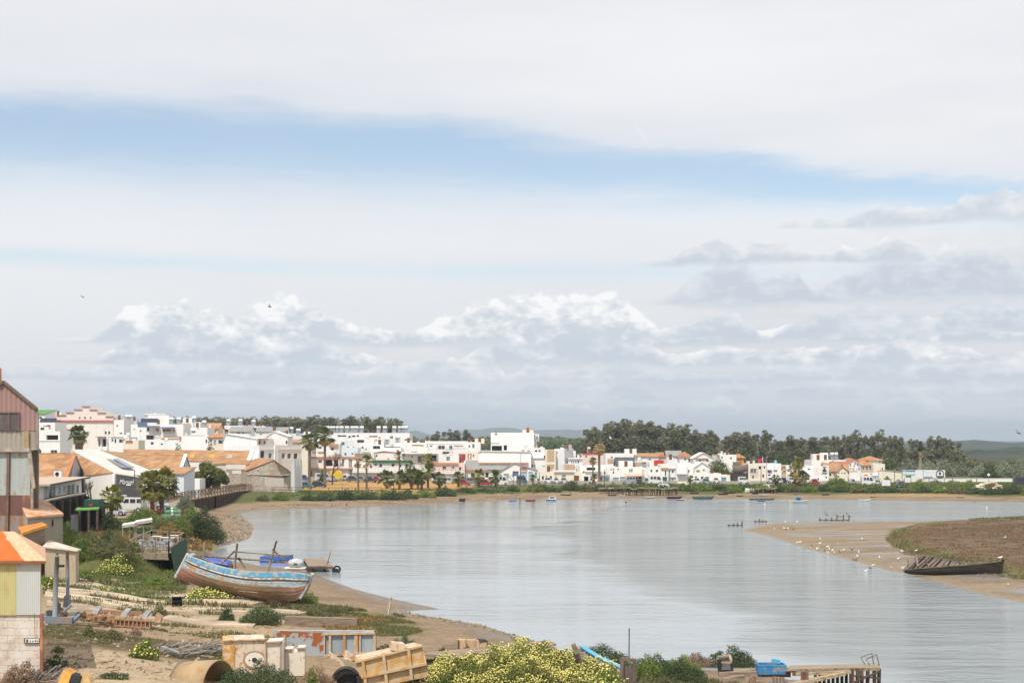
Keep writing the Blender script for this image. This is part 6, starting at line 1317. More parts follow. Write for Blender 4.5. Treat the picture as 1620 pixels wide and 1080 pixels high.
def steel_bin():
 D=74;q=lambda x,y,d=0:A_(x,y,D+d);z0=max(hz(q(520,0).x,D)-.15,.2)
 t=thing('steel_bin','blue-grey open steel bin with big rust patches and ochre uprights','bin',(q(515,0).x,D,z0))
 pm=rusty('bin_grey_paint',(.37,.40,.42),(.27,.075,.025),.47,.50,.8,.5,False,(.36,.13,.05));oc=rusty('ochre_upright',(.55,.43,.29),(.42,.2,.07),.5,.65,2)
 mb=MB();mb.prism([q(432,1036,0),q(512,1037.5,0),q(512,1001,0),q(432,996.5,0)],(0,.06,0));recalc(mb.build('plain_side',pm,t))
 mb=MB();mb.prism([q(512,1036.5,.15),q(592,1031.5,.3),q(592,1003,.3),q(512,1002,.15)],(0,.05,0));recalc(mb.build('framed_side',plain('bin_blue_grey',(.32,.37,.41),.5,.15),t))
 mb=MB();mb.prism([q(432,996.5,.06),q(592,997,.4),q(592,996,3.0),q(445,995.3,2.6)],(0,0,-.04));mb.build('rim_top',plain('bin_rim',(.42,.44,.45),.5,.15),t)
 mb=MB();mb.prism([q(594,1030,.3),q(594,1000,.3),q(573,995,3.2),q(573,1022,3.2)],(.05,0,0));mb.build('end_side',pm,t)
 mb=MB();mb.prism([q(512.5,1003,.12),q(592,1001.5,.27),q(592,996.5,.3),q(512.5,996.8,.12)],(0,.05,0));recalc(mb.build('upper_band',plain('bin_upper',(.42,.44,.45),.5,.2),t))
 for x,w in ((512.5,.11),(522,.12),(545,.12),(563.5,.2),(569.5,.1),(592.5,.14)):
  mb=MB();f=(x-512)/80;mb.bar(q(x,1036.5-5*f,.05+.2*f),q(x,1002,.05+.2*f),w,.1);mb.build('upright',oc,t)
 mb=MB();mb.bar(q(512,1002.5,.02),q(593,1001,.2),.1,.1);mb.bar(q(512,1036.5,.02),q(593,1031.5,.2),.1,.1);mb.build('frame_rail',oc,t)
 mb=MB();mb.bar(q(450.5,1034,-.05),q(450.5,1004,-.05),.08,.06);mb.build('upright',oc,t)
steel_bin()
def half_pipe():
 D=61;c=A_(318,1086,D);ax=Vector((.72,-.35,.1)).normalized();up=Vector((0,0,1));sd_=ax.cross(up).normalized();t=thing('half_pipe','curved tan steel half pipe leaning among the foreground bushes','pipe',c);mb=MB();r_=1.0;L=1.9;n=18
 for k in range(2):
  for e in (0,1):
   for i in range(n+1):
    a=math.pi*(.02+.96*i/n);rr=r_*(1-.06*k)*(1.0+.12*e);mb.v.append(c+ax*(L*(e-.5))+sd_*(math.cos(a)*rr)+up*(math.sin(a)*rr+.15*(1-e)))
 m1=n+1
 for i in range(n):
  mb.f += [(i,i+1,m1+i+1,m1+i),(2*m1+i,3*m1+i,3*m1+i+1,2*m1+i+1),(i,2*m1+i,2*m1+i+1,i+1),(m1+i,m1+i+1,3*m1+i+1,3*m1+i)]
 recalc(mb.build('shell',rusty('tan_steel',(.42,.30,.17),(.30,.17,.09),.48,.68,1.6,.7,False),t,True))
 mb=MB();e0=c-ax*(L*.5+.01);mb.tube([e0+sd_*(math.cos(a)*r_*1.02)+up*(math.sin(a)*r_*1.02+.15) for a in np.linspace(.1,3.0,18)],.035,5);mb.build('rim',plain('rim_grey',(.25,.23,.21),.7,.2),t)
half_pipe()
def orange_plate():
 D=57.3;q=lambda x,y,d=0:A_(x,y,D+d);t=thing('rusty_chute','vivid orange rusty chute with a black mouth at the bottom left','scrap',q(105,1085));mb=MB()
 mb.prism([q(88,1086),q(106,1086),q(113,1066,.3),q(100,1059.5,.3)],(0,.8,0));recalc(mb.build('plate',rusty('vivid_rust',(.62,.33,.08),(.5,.2,.04),.45,.6,2.5,.8,False),t))
 mb=MB();mb.prism([q(108,1086,-.02),q(122,1086,-.02),q(128,1069,.3),q(114,1066,.3)],(0,.5,0));recalc(mb.build('mouth',DOORS['k'],t))
 mb=MB();mb.prism([q(122,1086,.1),q(146,1086,.1),q(140,1071,.5),q(128,1065,.5)],(0,.5,0));recalc(mb.build('flap',plain('ochre_flap',(.48,.31,.13),.9,.3),t))
orange_plate()
def trough():
 D=64.5;q=lambda x,y,d=0:A_(x,y,D+d)
 om=rusty('ochre_steel',(.55,.42,.26),(.40,.22,.08),.46,.60,2.2,.75,False,(.62,.36,.11));pl=rusty('pale_ochre_steel',(.62,.51,.38),(.42,.27,.13),.47,.62,2.4,.75,False)
 t=thing('steel_trough','ochre steel trough lying tilted beside the yellow flower mound','trough',q(610,1085))
 mb=MB();mb.prism([q(565,1092),q(677,1070),q(667.5,1021),q(563,1047)],(.05,.06,0));recalc(mb.build('side_plate',om,t))
 mb=MB();mb.prism([q(563,1047),q(667.5,1021),q(655,1017,2.6),q(541,1042,2.6)],(0,0,.05));recalc(mb.build('top_plate',pl,t))
 mb=MB();mb.prism([q(677,1070),q(667.5,1021),q(657,1017.5,2.4),q(664,1066,2.4)],(.05,0,0));recalc(mb.build('end_plate',pl,t))
 mb=MB();a,b=q(565,1072,-.1),q(675,1049,-.1);mb.bar(a,b,.2,.11);mb.bar(q(562,1047,-.05),q(668,1021,-.05),.16,.08);mb.build('long_rib',om,t)
 for x,y0,y1 in ((574,1044,1084),(607,1036,1080),(646.5,1026,1074)):
  mb=MB();mb.bar(q(x,y0,-.1),q(x+5,y1,-.1),.13,.16);mb.bar(q(x,y0,-.1),q(x-10,y0-4,2.4),.13,.1);mb.build('cross_rib',om,t)
 mb=MB();mb.prism([q(620,1028),q(639,1030.5),q(642,1019),q(638,1018),q(621,1016.5)],(-.2,.8,0));recalc(mb.build('lug_plate',pl,t))
 mb=MB();mb.prism([q(524,1041),q(549,1058),q(546,1052),q(526,1036)],(-.3,1.4,0));mb.prism([q(551,1029),q(572,1044),q(566,1046),q(548,1040)],(-.2,.5,0));recalc(mb.build('broken_lug',pl,t))
 mb=MB();c=q(548,1078,-.25);n=16
 pts=[c+Vector((math.cos(a)*.58,0,math.sin(a)*.62)) for a in np.linspace(-.4,3.5,n)]
 mb.tube(pts,.11,6);mb.build('mouth_ring',plain('black_rim',(.03,.03,.03),.6,.3),t)
 mb=MB();mb.prism([c+Vector((math.cos(a)*.5,.3,math.sin(a)*.55)) for a in np.linspace(0,6.28,18,endpoint=False)],(0,.3,0));mb.build('mouth_dark',DOORS['k'],t)
trough()
def crates_mid():
 D=gp(748,1030).y;q=lambda x,y,d=0:A_(x,y,D+d);pm=wood('pale_plywood',(.56,.40,.25),(.40,.26,.15),2)
 t=thing('plywood_box','pale plywood box standing on the mud bank above the flowers, broken in the middle','box',q(748,1031));z=1033
 for nm,x0,x1,y0,d in (('panel',725,736.5,1011.5,0),('panel',754,771,1013,.1),('panel',738,753,1012,.6)):
  mb=MB();mb.prism([q(x0,z,d),q(x1,z,d),q(x1,y0,d),q(x0,y0,d)],(0,.5,0));recalc(mb.build(nm,pm,t))
 mb=MB();mb.bar(q(725.3,1033,-.05),q(725.3,1012,-.05),.07);mb.bar(q(771,1033,.05),q(771,1012,.05),.06);mb.build('edge_batten',WDK,t)
 mb=MB();mb.box(q(763,1012,.3),(.42,.5,.12),(0,.1,.2));mb.build('dark_lid',plain('lid_dark',(.07,.075,.08),.7,.3),t)
crates_mid()
def planks():
 D=71;q=lambda x,y,d=0:A_(x,y,D+d)
 t=thing('plank_stage','long weathered plank walkway on dark trestles behind the flower mound','walkway',q(770,1040));mb=MB();mb.prism([q(668,1033),q(722,1038.5),q(880,1017,2),q(868,1012,3.5),q(730,1031,3),q(672,1031.5,2)],(0,0,-.12));recalc(mb.build('deck',WD,t))
 for x,y in ((690,1037),(712,1040),(745,1038),(800,1031),(850,1023)):
  a=q(x,y,.5);mb=MB();mb.bar(a,Vector((a.x,a.y,0)),.16);mb.build('trestle',WDK,t)
 t2=thing('gable_plank','weathered peaked plank frame at the right end of the walkway','plank',q(866,1022));mb=MB();mb.prism([q(842,1022,1),q(862,1013.5,1),q(880,1026.5,.4),q(862,1028,.4)],(0,.15,.02));recalc(mb.build('board',WDK,t2));mb=MB();mb.bar(q(862,1013,.9),q(880.5,1027,.3),.12,.1);mb.bar(q(862,1013.2,.95),q(836,1022,1.2),.1,.1);mb.build('frame',WD,t2)
planks()
def hull_loft(S,K,bulge=.35,beam=None,n=10,keelv=None,mirror=True):
 near=[];far_=[]
 for i,(s,k) in enumerate(zip(S,K)):
  f=i/(len(S)-1);b=beam[i];ax=(k-s);out=Vector((0,-1,0));
  away=Vector((0,1,0));cen=s+away*b+Vector((0,0,-.10*b));keel=k+away*b*.35
  row=[]
  for j in range(n+1):
   v=j/n;p=s*(1-v)**2+2*v*(1-v)*((s+k)/2+out*(bulge*b)+(k-s)*.12)+keel*v*v if False else s.lerp(keel,v)+out*(4*v*(1-v)*bulge*b)+Vector((0,0,-.12*b*math.sin(math.pi*v)))
   row.append(p)
  near.append(row)
  axis=(cen-keel).normalized();fr=[]
  lon=(S[min(i+1,len(S)-1)]-S[max(i-1,0)]).normalized();m=lon.cross(axis).normalized()
  for p in row:fr.append(p-m*(2*(p-keel).dot(m)))
  far_.append(fr)
 return near,far_
def grid_mesh(name,rows,m,parent,flip=False,smooth=True,off=None):
 mb=MB();n=len(rows[0])
 for r in rows:mb.v += [Vector(p)+(off or Vector()) for p in r]
 for i in range(len(rows)-1):
  for j in range(n-1):q=(i*n+j,(i+1)*n+j,(i+1)*n+j+1,i*n+j+1);mb.f.append(q[::-1] if flip else q)
 o=mb.build(name,m,parent,smooth)
 uv=o.data.uv_layers.new(name='uv');L=len(rows)
 for lp in o.data.loops:k=lp.vertex_index;uv.data[lp.index].uv=((k//n)/(L-1),(k % n)/(n-1))
 return o
def cr(pts,n):
 P=[Vector(p) for p in pts];P=[2*P[0]-P[1]]+P+[2*P[-1]-P[-2]];out=[];seg=len(P)-3
 for i in range(n):
  u=i/(n-1)*seg;k=min(int(u),seg-1);t_=u-k;a,b,c,d=P[k:k+4]
  out.append(.5*((2*b)+(c-a)*t_+(2*a-5*b+4*c-d)*t_*t_+(3*b-a-3*c+d)*t_**3))
 return out
def big_boat():
 D0,D1=101.5,95.5
 dd=lambda x:D0+(D1-D0)*(x-280)/210
 S=cr([A_(x,y,dd(x)) for x,y in [(296,879),(315,885.5),(337,893),(362,899.5),(390,904),(420,905.5),(448,905),(470,907),(491,910.5)]],26)
 K=cr([A_(x,y,dd(x)+.2) for x,y in [(279,913),(297,922),(320,930),(348,938),(380,944.5),(412,948.5),(440,951),(462,951.5),(473,946)]],26)
 bm=[1.55*(math.sin(math.pi*(.10+.86*i/25)))**.6 for i in range(26)];bm[25]=.1;bm[24]=.35;bm[23]=.62;bm[0]=.25;bm[1]=.6;bm[2]=.9
 zb=min(k.z for k in K);c=(S[13]+K[13])/2;
 t=thing('fishing_boat','big derelict wooden fishing boat with peeling blue and brown paint on the slipway','boat',(c.x,c.y,hz(c.x,c.y)))
 q=NT('peeling_hull');uv=q.n('ShaderNodeUVMap',uv_map='uv');s=q.n('ShaderNodeSeparateXYZ');q.l(uv.outputs[0],s.inputs[0]);u,v=s.outputs[0],s.outputs[1]
 o=q.obj();n1=q.noise(q.mapped((.9,.9,3.5)),1.3,8,.65);n2=q.noise(q.mapped((.8,.8,5)),4,6,.65);n3=q.noise(q.mapped((1.6,1.6,.5)),1.1,5);n4=q.noise(o,.8,3)
 vv=q.math('ADD',v,q.math('MULTIPLY',q.math('SUBTRACT',n1,.5),.16))
 du=q.math('SUBTRACT',u,.5);line=q.math('MULTIPLY_ADD',q.math('MULTIPLY',du,du),.5,.36)
 pale=q.mix(q.ramp(n2,(.42,.62)),(.40,.49,.53),(.27,.33,.36));pale=q.mix(q.ramp(n1,(.5,.60)),pale,(.50,.45,.37));pale=q.mix(q.math('MULTIPLY',q.ramp(n2,(.56,.66)),.8),pale,(.24,.17,.11));pale=q.mix(q.math('MULTIPLY',q.ramp(n3,(.53,.64)),.9),pale,(.44,.22,.07))
 brown=q.mix(q.ramp(n1,(.35,.65)),(.23,.15,.085),(.31,.22,.13));brown=q.mix(q.math('MULTIPLY',q.ramp(n2,(.5,.7)),.7),brown,(.12,.08,.05))
 ends=q.math('ABSOLUTE',du);red=q.mix(q.ramp(n2,(.4,.65)),(.34,.13,.09),(.40,.24,.17));red=q.mix(q.ramp(n4,(.5,.7)),red,(.42,.34,.28))
 low=q.mix(q.ramp(q.math('ADD',ends,q.math('MULTIPLY',q.math('SUBTRACT',n1,.5),.5)),(.22,.42)),brown,red)
 c_=q.mix(q.ramp(q.math('SUBTRACT',vv,line),(-.012,.02)),pale,low)
 pk=q.n('ShaderNodeTexWave',wave_type='BANDS',bands_direction='Y');q.l(uv.outputs[0],pk.inputs[0]);pk.inputs['Scale'].default_value=2.2;pk.inputs['Distortion'].default_value=.3
 c_=q.mix(q.math('MULTIPLY',q.ramp(pk.outputs[1],(.12,.0)),.35),c_,(.07,.05,.04))
 q.bsdf(c_,.75,q.bump(q.math('ADD',n2,pk.outputs[1]),.4,.03),0,.25)
 near,far_=hull_loft(S,K,.34,bm,14)
 grid_mesh('hull',near,q.m,t);grid_mesh('hull',far_,q.m,t,True)
 blue=rusty('blue_gunwale_paint',(.07,.28,.44),(.30,.29,.27),.47,.58,2.2,.6,False,(.45,.38,.28));wht=rusty('white_strake_paint',(.52,.54,.53),(.22,.18,.14),.48,.60,3,.7,False);drk=plain('rub_rail_dark',(.06,.055,.05),.8,.3)
 def strake(nm,v0,v1,out,m,rows=near,i0=0,i1=25):
  mb=MB()
  def P(i,v):j=v*14;k=min(int(j),13);p=rows[i][k].lerp(rows[i][k+1],j-k);return p
  for i in range(i0,i1):
   quad=[P(i,v0),P(i+1,v0),P(i+1,v1),P(i,v1)];o_=Vector((0,-out,0));n_=len(mb.v);mb.v += [p+o_ for p in quad]+quad
   mb.f += [(n_,n_+1,n_+2,n_+3),(n_,n_+4,n_+5,n_+1),(n_+3,n_+2,n_+6,n_+7)]
  return mb.build(nm,m,t)
 strake('gunwale',-.02,.125,.05,blue);strake('white_strake',.14,.185,.06,wht);strake('rubbing_strake',.185,.225,.045,drk)
 mb=MB()
 for i in range(25):
  mb.bar(near[i][0]+Vector((0,.04,.03)),near[i+1][0]+Vector((0,.04,.03)),.16,.06);mb.bar(far_[i][0]+Vector((0,0,.03)),far_[i+1][0]+Vector((0,0,.03)),.16,.06)
 mb.build('capping_rail',rusty('cap_paint',(.40,.48,.52),(.3,.27,.22),.5,.6,3,.8,False),t)
 deck=[]
 for i in range(26):a,b=near[i][1].lerp(near[i][2],.2),far_[i][1].lerp(far_[i][2],.2);deck.append([a.lerp(b,f) for f in (0,.25,.5,.75,1)])
 grid_mesh('deck',deck,plain('mossy_deck',(.16,.15,.06),.95,.4,1.5),t)
 for nm,i in (('stem_post',25),('stern_post',0)):
  mb=MB();a=near[i][0].lerp(far_[i][0],.5);k=near[i][14];e=Vector((.10 if i else -.10,0,0));mb.tube([a+e+Vector((0,0,.14)),a.lerp(k,.5)+e*1.2,k+e],.11,6);mb.build(nm,rusty('stem_paint',(.55,.60,.62),(.35,.25,.2),.55,.65,3,.7,False),t)
 mb=MB();a,b=at(383,940,dd(383)-.75),at(410,946,dd(410)-.7);mb.bar(near[12][9]+Vector((0,-.06,0)),near[15][9]+Vector((0,-.06,0)),.04,.06);mb.build('bilge_keel',WD,t)
 mb=MB();mb.tube([at(302,881,dd(302)+.6),at(307,876,dd(307)+.6)],[.28,.12],8);mb.build('bow_fender',plain('grey_fender',(.36,.36,.36),.8,.3),t)
 gs=plain('block_concrete',(.40,.30,.22),.95,.3)
 for x,y in ((446,955),(330,938)):
  p=gp(x,y);k_=int((x-280)/195*25);kz=K[min(25,k_)].z;mb=MB();hh=max(.25,kz-p.z);mb.box((p.x,p.y+.9,p.z+hh/2-.1),(.75,.8,hh+.2));o_=mb.build('keel_block',gs);tag(o_,f"pale block propping the {'right' if x > 400 else 'left'} end of the derelict fishing boat",'block')
big_boat()
def poles():
 D=106;q=lambda x,y,d=0:A_(x,y,D+d);pw=WZ
 t=thing('pole_frame','weathered pole trestle with a long thin rail standing behind the derelict boat','trestle',q(372,895))
 def pole(p,a,b,r0=.09):mb=MB();mb.tube([a,b],[r0,r0*.8],6);mb.build(p,pw,t,True)
 pole('post',q(370.5,900),q(375.5,859));pole('post',q(424,903),q(437.5,855));pole('brace',q(349.5,891),q(371.5,871));pole('brace',q(377,882),q(392,902));pole('brace',q(431,868),q(460,897),.07);pole('rail',q(369,872,-.3),q(456,878.5,-.3),.05);pole('rail',q(300,877.5,.4),q(455,889,.4),.09)
 o=MB();o.tube([q(322,885),q(323.5,857.5)],[.12,.1],7);tag(o.build('mooring_post',WZ),'single weathered post standing behind the left end of the blue boat','post')
 tb=rusty('blue_tarp',(.075,.115,.42),(.05,.07,.25),.5,.8,1.2,.5,False,(.2,.25,.5))
 mb=MB();a,b=q(303,879,3),q(365,890.5,2.6)
 n=16
 for i in range(n+1):
  p=a.lerp(b,i/n);w=.05*math.sin(i*1.9)
  for j in range(7):an=math.pi*j/6;mb.v.append(p+Vector((w,math.cos(an)*.7,math.sin(an)*(.34+w)-.12)))
 for i in range(n):
  for j in range(6):mb.f.append((i*7+j,(i+1)*7+j,(i+1)*7+j+1,i*7+j+1))
 mb.f += [tuple(range(7)),tuple(n*7+j for j in reversed(range(7)))]
 t2=thing('tarp_covered_boat','small boat under a bright blue tarpaulin behind the left end of the derelict boat','boat',a.lerp(b,.5));mb.build('tarpaulin',tb,t2,True)
 mb=MB();mb.prism([a+Vector((-.2,-.6,-.15)),b+Vector((.2,-.6,-.15)),b+Vector((.3,.6,-.15)),a+Vector((-.3,.6,-.15))],(0,0,-.4));mb.build('hull',WDK,t2)
 D2=gp(430,892).y;t3=thing('blue_barge','bright blue flat barge moored behind the derelict boat','barge',at(432,895,D2));qq=lambda x,y,d=0:at(x,y,D2+d)
 a,b=qq(411,893),qq(453,896.5);a.z=b.z=-.05
 mb=MB();mb.prism([a,b,b+Vector((.3,2.4,0)),a+Vector((.2,2.4,0))],(0,0,.62));recalc(mb.build('hull',rusty('blue_barge_paint',(.045,.14,.50),(.03,.08,.3),.55,.7,1,.4,False,(.1,.2,.4)),t3));mb=MB();mb.prism([a+Vector((0,0,.625)),b+Vector((0,0,.625)),b+Vector((.3,2.4,.625)),a+Vector((.2,2.4,.625))],(0,0,.04));mb.build('deck',plain('barge_deck',(.10,.13,.2),.7,.3),t3);mb=MB();mb.bar(a+Vector((0,-.02,.3)),b+Vector((0,-.02,.3)),.06,.06);mb.build('rubbing_strake',plain('barge_strake',(.04,.06,.16),.6,.2),t3)
 Dp=gp(500,902).y+1;t4=thing('floating_pontoon','plank topped floating pontoon with a tyre fender beside the pale bundle','pontoon',at(505,895,Dp));r=lambda x,y,d=0:at(x,y,Dp+d)
 z=.5;P=[flat(480,884,z),flat(512,884.5,z),flat(527,896,z),flat(487,895.5,z)];mb=MB();mb.prism([Vector((x,y,z)) for x,y in P],(0,0,.09));recalc(mb.build('deck',WD,t4));mb=MB();mb.prism([Vector((x*.998,y,z-.003)) for x,y in P],(0,0,-.18));recalc(mb.build('frame',WDK,t4))
 for x,y in (P[0],P[1],P[2],P[3]):mb=MB();mb.tube([(x*.99,y+.3,-.2),(x*.99,y+.3,.3)],.3,10);mb.build('float',plain('float_dark',(.05,.05,.05),.7,.2),t4)
 mb=MB();c=Vector((P[2][0]+.35,P[2][1],.28));mb.tube([c+Vector((math.cos(a)*.27,0,math.sin(a)*.27)) for a in np.linspace(0,6.29,16)],.085,6);mb.build('tyre',plain('tyre_black',(.02,.02,.02),.8,.2),t4)
 o=MB();o.tube([at(514,904,Dp-3),at(523,873,Dp-3)],.055,6);tag(o.build('mooring_pole',WZ),'leaning thin pole beside the tyre of the pontoon','pole')
 t5=thing('pale_bundle','pale grey wrapped bundle between the blue barge and the pontoon','bundle',Vector((*flat(468,897,.1),.1)));mb=MB();c=Vector((*flat(468,893,.4),.55));mb.ball(c,(.75,.6,.42),12,8);mb.build('wrapping',plain('pale_wrap',(.55,.56,.57),.7,.3,3,.6),t5,True);mb=MB();mb.box(c+Vector((.05,-.58,-.05)),(.3,.06,.2));mb.build('patch',plain('bundle_patch',(.10,.12,.11),.7,.2),t5);mb=MB();mb.box(c+Vector((0,0,-.42)),(1.9,1.2,.1));mb.build('float',TANK,t5)
poles()
def sawhorse():
 c=gp(617,972);t=thing('wooden_trestle','small pale wooden trestle standing alone on the weedy mud','trestle',c);D=c.y;q=lambda x,y,d=0:A_(x,y,D+d);m=wood('pale_stick',(.50,.42,.30),None,2)
 for a,b in ((q(609,971),q(619,944)),(q(614,972,-.3),q(619.5,944,.1)),(q(634,976,.2),q(620,944,.1))):mb=MB();mb.bar(a,b,.06);mb.build('leg',m,t)
 mb=MB();mb.bar(q(612,962),q(628,965),.05);mb.build('crossbar',m,t)
sawhorse()
def prow():
 D=66;q=lambda x,y,d=0:A_(x,y,D+d)
 t=thing('wrecked_bow','grey weathered wooden boat bow poking out of the foreground bushes','boat',q(940,1060));hm=wood('bow_planks',(.30,.24,.19),(.16,.12,.09))
 S=cr([q(908,1024),q(925,1032,.2),(q(950,1044,.4)),q(975,1055,.7),q(1000,1068,1.0)],12);K=cr([q(909,1040),q(916,1052),q(940,1072),q(965,1084),q(1000,1098)],12)
 nr,fr=hull_loft(S,K,.2,[.08,.25,.4,.5,.6,.65,.7,.75,.8,.8,.8,.8],6);grid_mesh('hull',nr,hm,t);grid_mesh('hull',fr,hm,t,True)
 mb=MB();mb.bar(q(906.5,1018),q(913,1033),.3,.22);mb.build('stem_post',hm,t)
 mb=MB()
 for i in (5,7,9):mb.bar(nr[i][0]+Vector((0,-.05,0)),nr[i][4]+Vector((0,-.12,0)),.06)
 mb.build('rib_batten',wood('pale_batten',(.45,.38,.28),None,2),t)
 bl=plain('sky_blue_paint',(.12,.48,.68),.5,.12);t2=thing('blue_dinghy','sky blue upturned dinghy edge lying behind the grey wooden bow','boat',q(945,1045,1.5))
 d=[[q(x,y,.9),q(x+3,y-3.5,1.5),q(x+8,y-2,2.3)] for x,y in [(919,1023.5),(930,1031),(945,1040),(960,1046.5),(972,1052),(985,1060)]];grid_mesh('hull',d,bl,t2);grid_mesh('hull',[[p+Vector((0,.05,-.06)) for p in r_] for r_ in d],bl,t2,True);mb=MB();mb.tube([r_[0] for r_ in d],.04,5);mb.build('gunwale',plain('blue_gunwale_dark',(.07,.3,.45),.5,.2),t2)
 o=MB();o.tube([q(995,1045,.5),q(995.5,993,.5)],.028,6);tag(o.build('flag_pole',plain('thin_pole_dark',(.10,.10,.11),.5,.2)),'thin dark pole rising above the bushes against the water','pole')
 t3=thing('wooden_hatch','brown weathered window-like wooden frame beside the thin dark pole','frame',q(994,1075));fm=wood('brown_frame',(.24,.17,.14),None,2);mb=MB();mb.bar(q(983,1041),q(1005,1044),.16,.14);mb.build('top_rail',fm,t3)
 for x in (984,1004):mb=MB();mb.bar(q(x,1088),q(x,1041),.17,.14);mb.build('stile',fm,t3)
 mb=MB();mb.prism([q(985.5,1085,.05),q(1002.5,1085,.05),q(1002.5,1056,.05),q(985.5,1052,.05)],(0,.05,0));mb.build('panel',plain('brown_panel',(.17,.13,.115),.9,.25),t3)
prow()
def right_jetty():
 D=60;q=lambda x,y,d=0:A_(x,y,D+d)
 t=thing('wooden_jetty','ramshackle wooden jetty with dark piles and a bent ladder at lower right','jetty',q(1310,1070));m=wood('jetty_planks',(.36,.29,.21),(.17,.12,.09));
 mb=MB();mb.prism([q(1249,1058,0),q(1392,1055,2.0),q(1390,1049,4),q(1250,1051.5,3)],(0,0,-.14));recalc(mb.build('deck',m,t))
 mb=MB();mb.prism([q(1243,1061,-.3),q(1258,1060,-.3),q(1262,1055,1.5),q(1250,1052,1.5)],(0,.2,-.08));mb.build('loose_plank',m,t)
 mb=MB();mb.bar(q(1250,1083,-.5),q(1335,1064,.6),.3,.14);mb.bar(q(1255,1066,-.1),q(1345,1062,.8),.16,.12);mb.build('brace_beam',wood('pale_beam',(.46,.36,.23),None,0),t)
 for i,x in enumerate((1348,1357,1363,1373,1383,1391)):
  a=q(x,1057,1.2+.2*i);mb=MB();mb.tube([Vector((a.x+.05*(-1)**i,a.y,-.6)),a],.085,6);mb.build('pile',WDK if i % 2 else wood('brown_pile',(.2,.12,.1),None,2),t)
 a=q(1273,1062,-.1);mb=MB();mb.bar(Vector((a.x,a.y,-.5)),a,.3,.16);mb.build('pile',wood('red_brown_pile',(.24,.12,.09),None,2),t)
 for i in range(9):a=q(1290+i*7,1063,2.5);mb=MB();mb.tube([Vector((a.x,a.y,-1)),a],.07,5);mb.build('pile',WDK,t)
 mb=MB();mb.bar(q(1348,1068,1.2),q(1392,1072,2),.07);mb.bar(q(1352,1078,1.2),q(1390,1062,2),.07);mb.build('cross_brace',WDK,t)
 for k,(xs) in enumerate(([(1368,1050),(1362,1039),(1379,1032.5),(1382,1050)],[(1376,1051),(1370,1042),(1386.5,1034.5),(1391,1052)])):
  mb=MB();mb.tube([q(x,y,2.5) for x,y in xs],.025,5);mb.build('ladder_rail',plain('ladder_dark',(.12,.09,.08),.7,.2),t)
 t2=thing('blue_crate','bright blue fish crate standing on the landing beside the jetty','crate',q(1220,1062,.5));bm=rusty('blue_crate_plastic',(.04,.20,.42),(.16,.2,.23),.5,.62,2,.45,False,(.3,.3,.3));c=q(1219.5,1056.5,.5)
 mb=MB();w,h_,dp=1.18,.40,.7
 for p,s in (((0,-dp/2,0),(w,.05,h_)),((0,dp/2,0),(w,.05,h_)),((-w/2+.025,0,0),(.05,dp-.06,h_)),((w/2-.025,0,0),(.05,dp-.06,h_)),((0,0,-h_/2+.03),(w-.1,dp-.1,.04))):mb.box(c+Vector(p),s)
 mb.build('body',bm,t2);mb=MB()
 for y in (-dp/2-.03,):mb.box(c+Vector((0,y,h_/2-.03)),(w+.05,.03,.05))
 mb.build('rim',plain('crate_rim_blue',(.06,.27,.5),.5,.2),t2);mb=MB();mb.box(c+Vector((.22,.05,.30)),(.32,.2,.16),(0,.2,.3));mb.build('lid_piece',plain('crate_lid_blue',(.1,.42,.62),.5,.1),t2)
 t3=thing('dark_hatch','black open hatch box with a ragged pale top edge before the green bush','box',q(1150,1062,.2));mb=MB();mb.prism([q(1136,1062),q(1161,1062),q(1157,1045.5),q(1134.5,1042)],(.1,.8,0));recalc(mb.build('body',plain('hatch_black',(.03,.03,.033),.7,.3),t3))
 fm=wood('ragged_wood',(.42,.31,.21),None,0);mb=MB();mb.bar(q(1134,1040,.4),q(1154.5,1036,.5),.1);mb.bar(q(1134,1041,.1),q(1141,1046.5,.1),.09);mb.bar(q(1154,1036,.5),q(1157,1046.5,.1),.1);mb.bar(q(1141,1046.5,0),q(1157,1047,0),.09);mb.build('ragged_frame',fm,t3);mb=MB();mb.prism([q(1141,1059,-.03),q(1156,1059,-.03),q(1155,1049,-.03),q(1143,1048,-.03)],(0,-.02,0));mb.build('panel',plain('hatch_grey',(.13,.13,.14),.6,.2),t3)
 t4=thing('landing_stage','low landing of worn grey beams under the black hatch and blue crate','landing',q(1180,1072));
 for i,(x0,y0,x1,y1,d,w) in enumerate([(1137,1066,1186,1063,0,.3),(1143,1075,1178,1070.5,-.6,.25),(1180,1065,1250,1066,.6,.3),(1195,1074,1245,1080,0,.3),(1140,1063,1250,1058,1.4,.4)]):mb=MB();mb.bar(q(x0,y0,d),q(x1,y1,d),w,.2);mb.build('beam',WD,t4)
 for i,(x,y) in enumerate([(1226,1070),(1237,1071),(1214,1078)]):a=q(x,y,-.1);mb=MB();mb.tube([Vector((a.x,a.y,-.2)),a],.12,7);mb.build('pile',WZ,t4)
right_jetty()
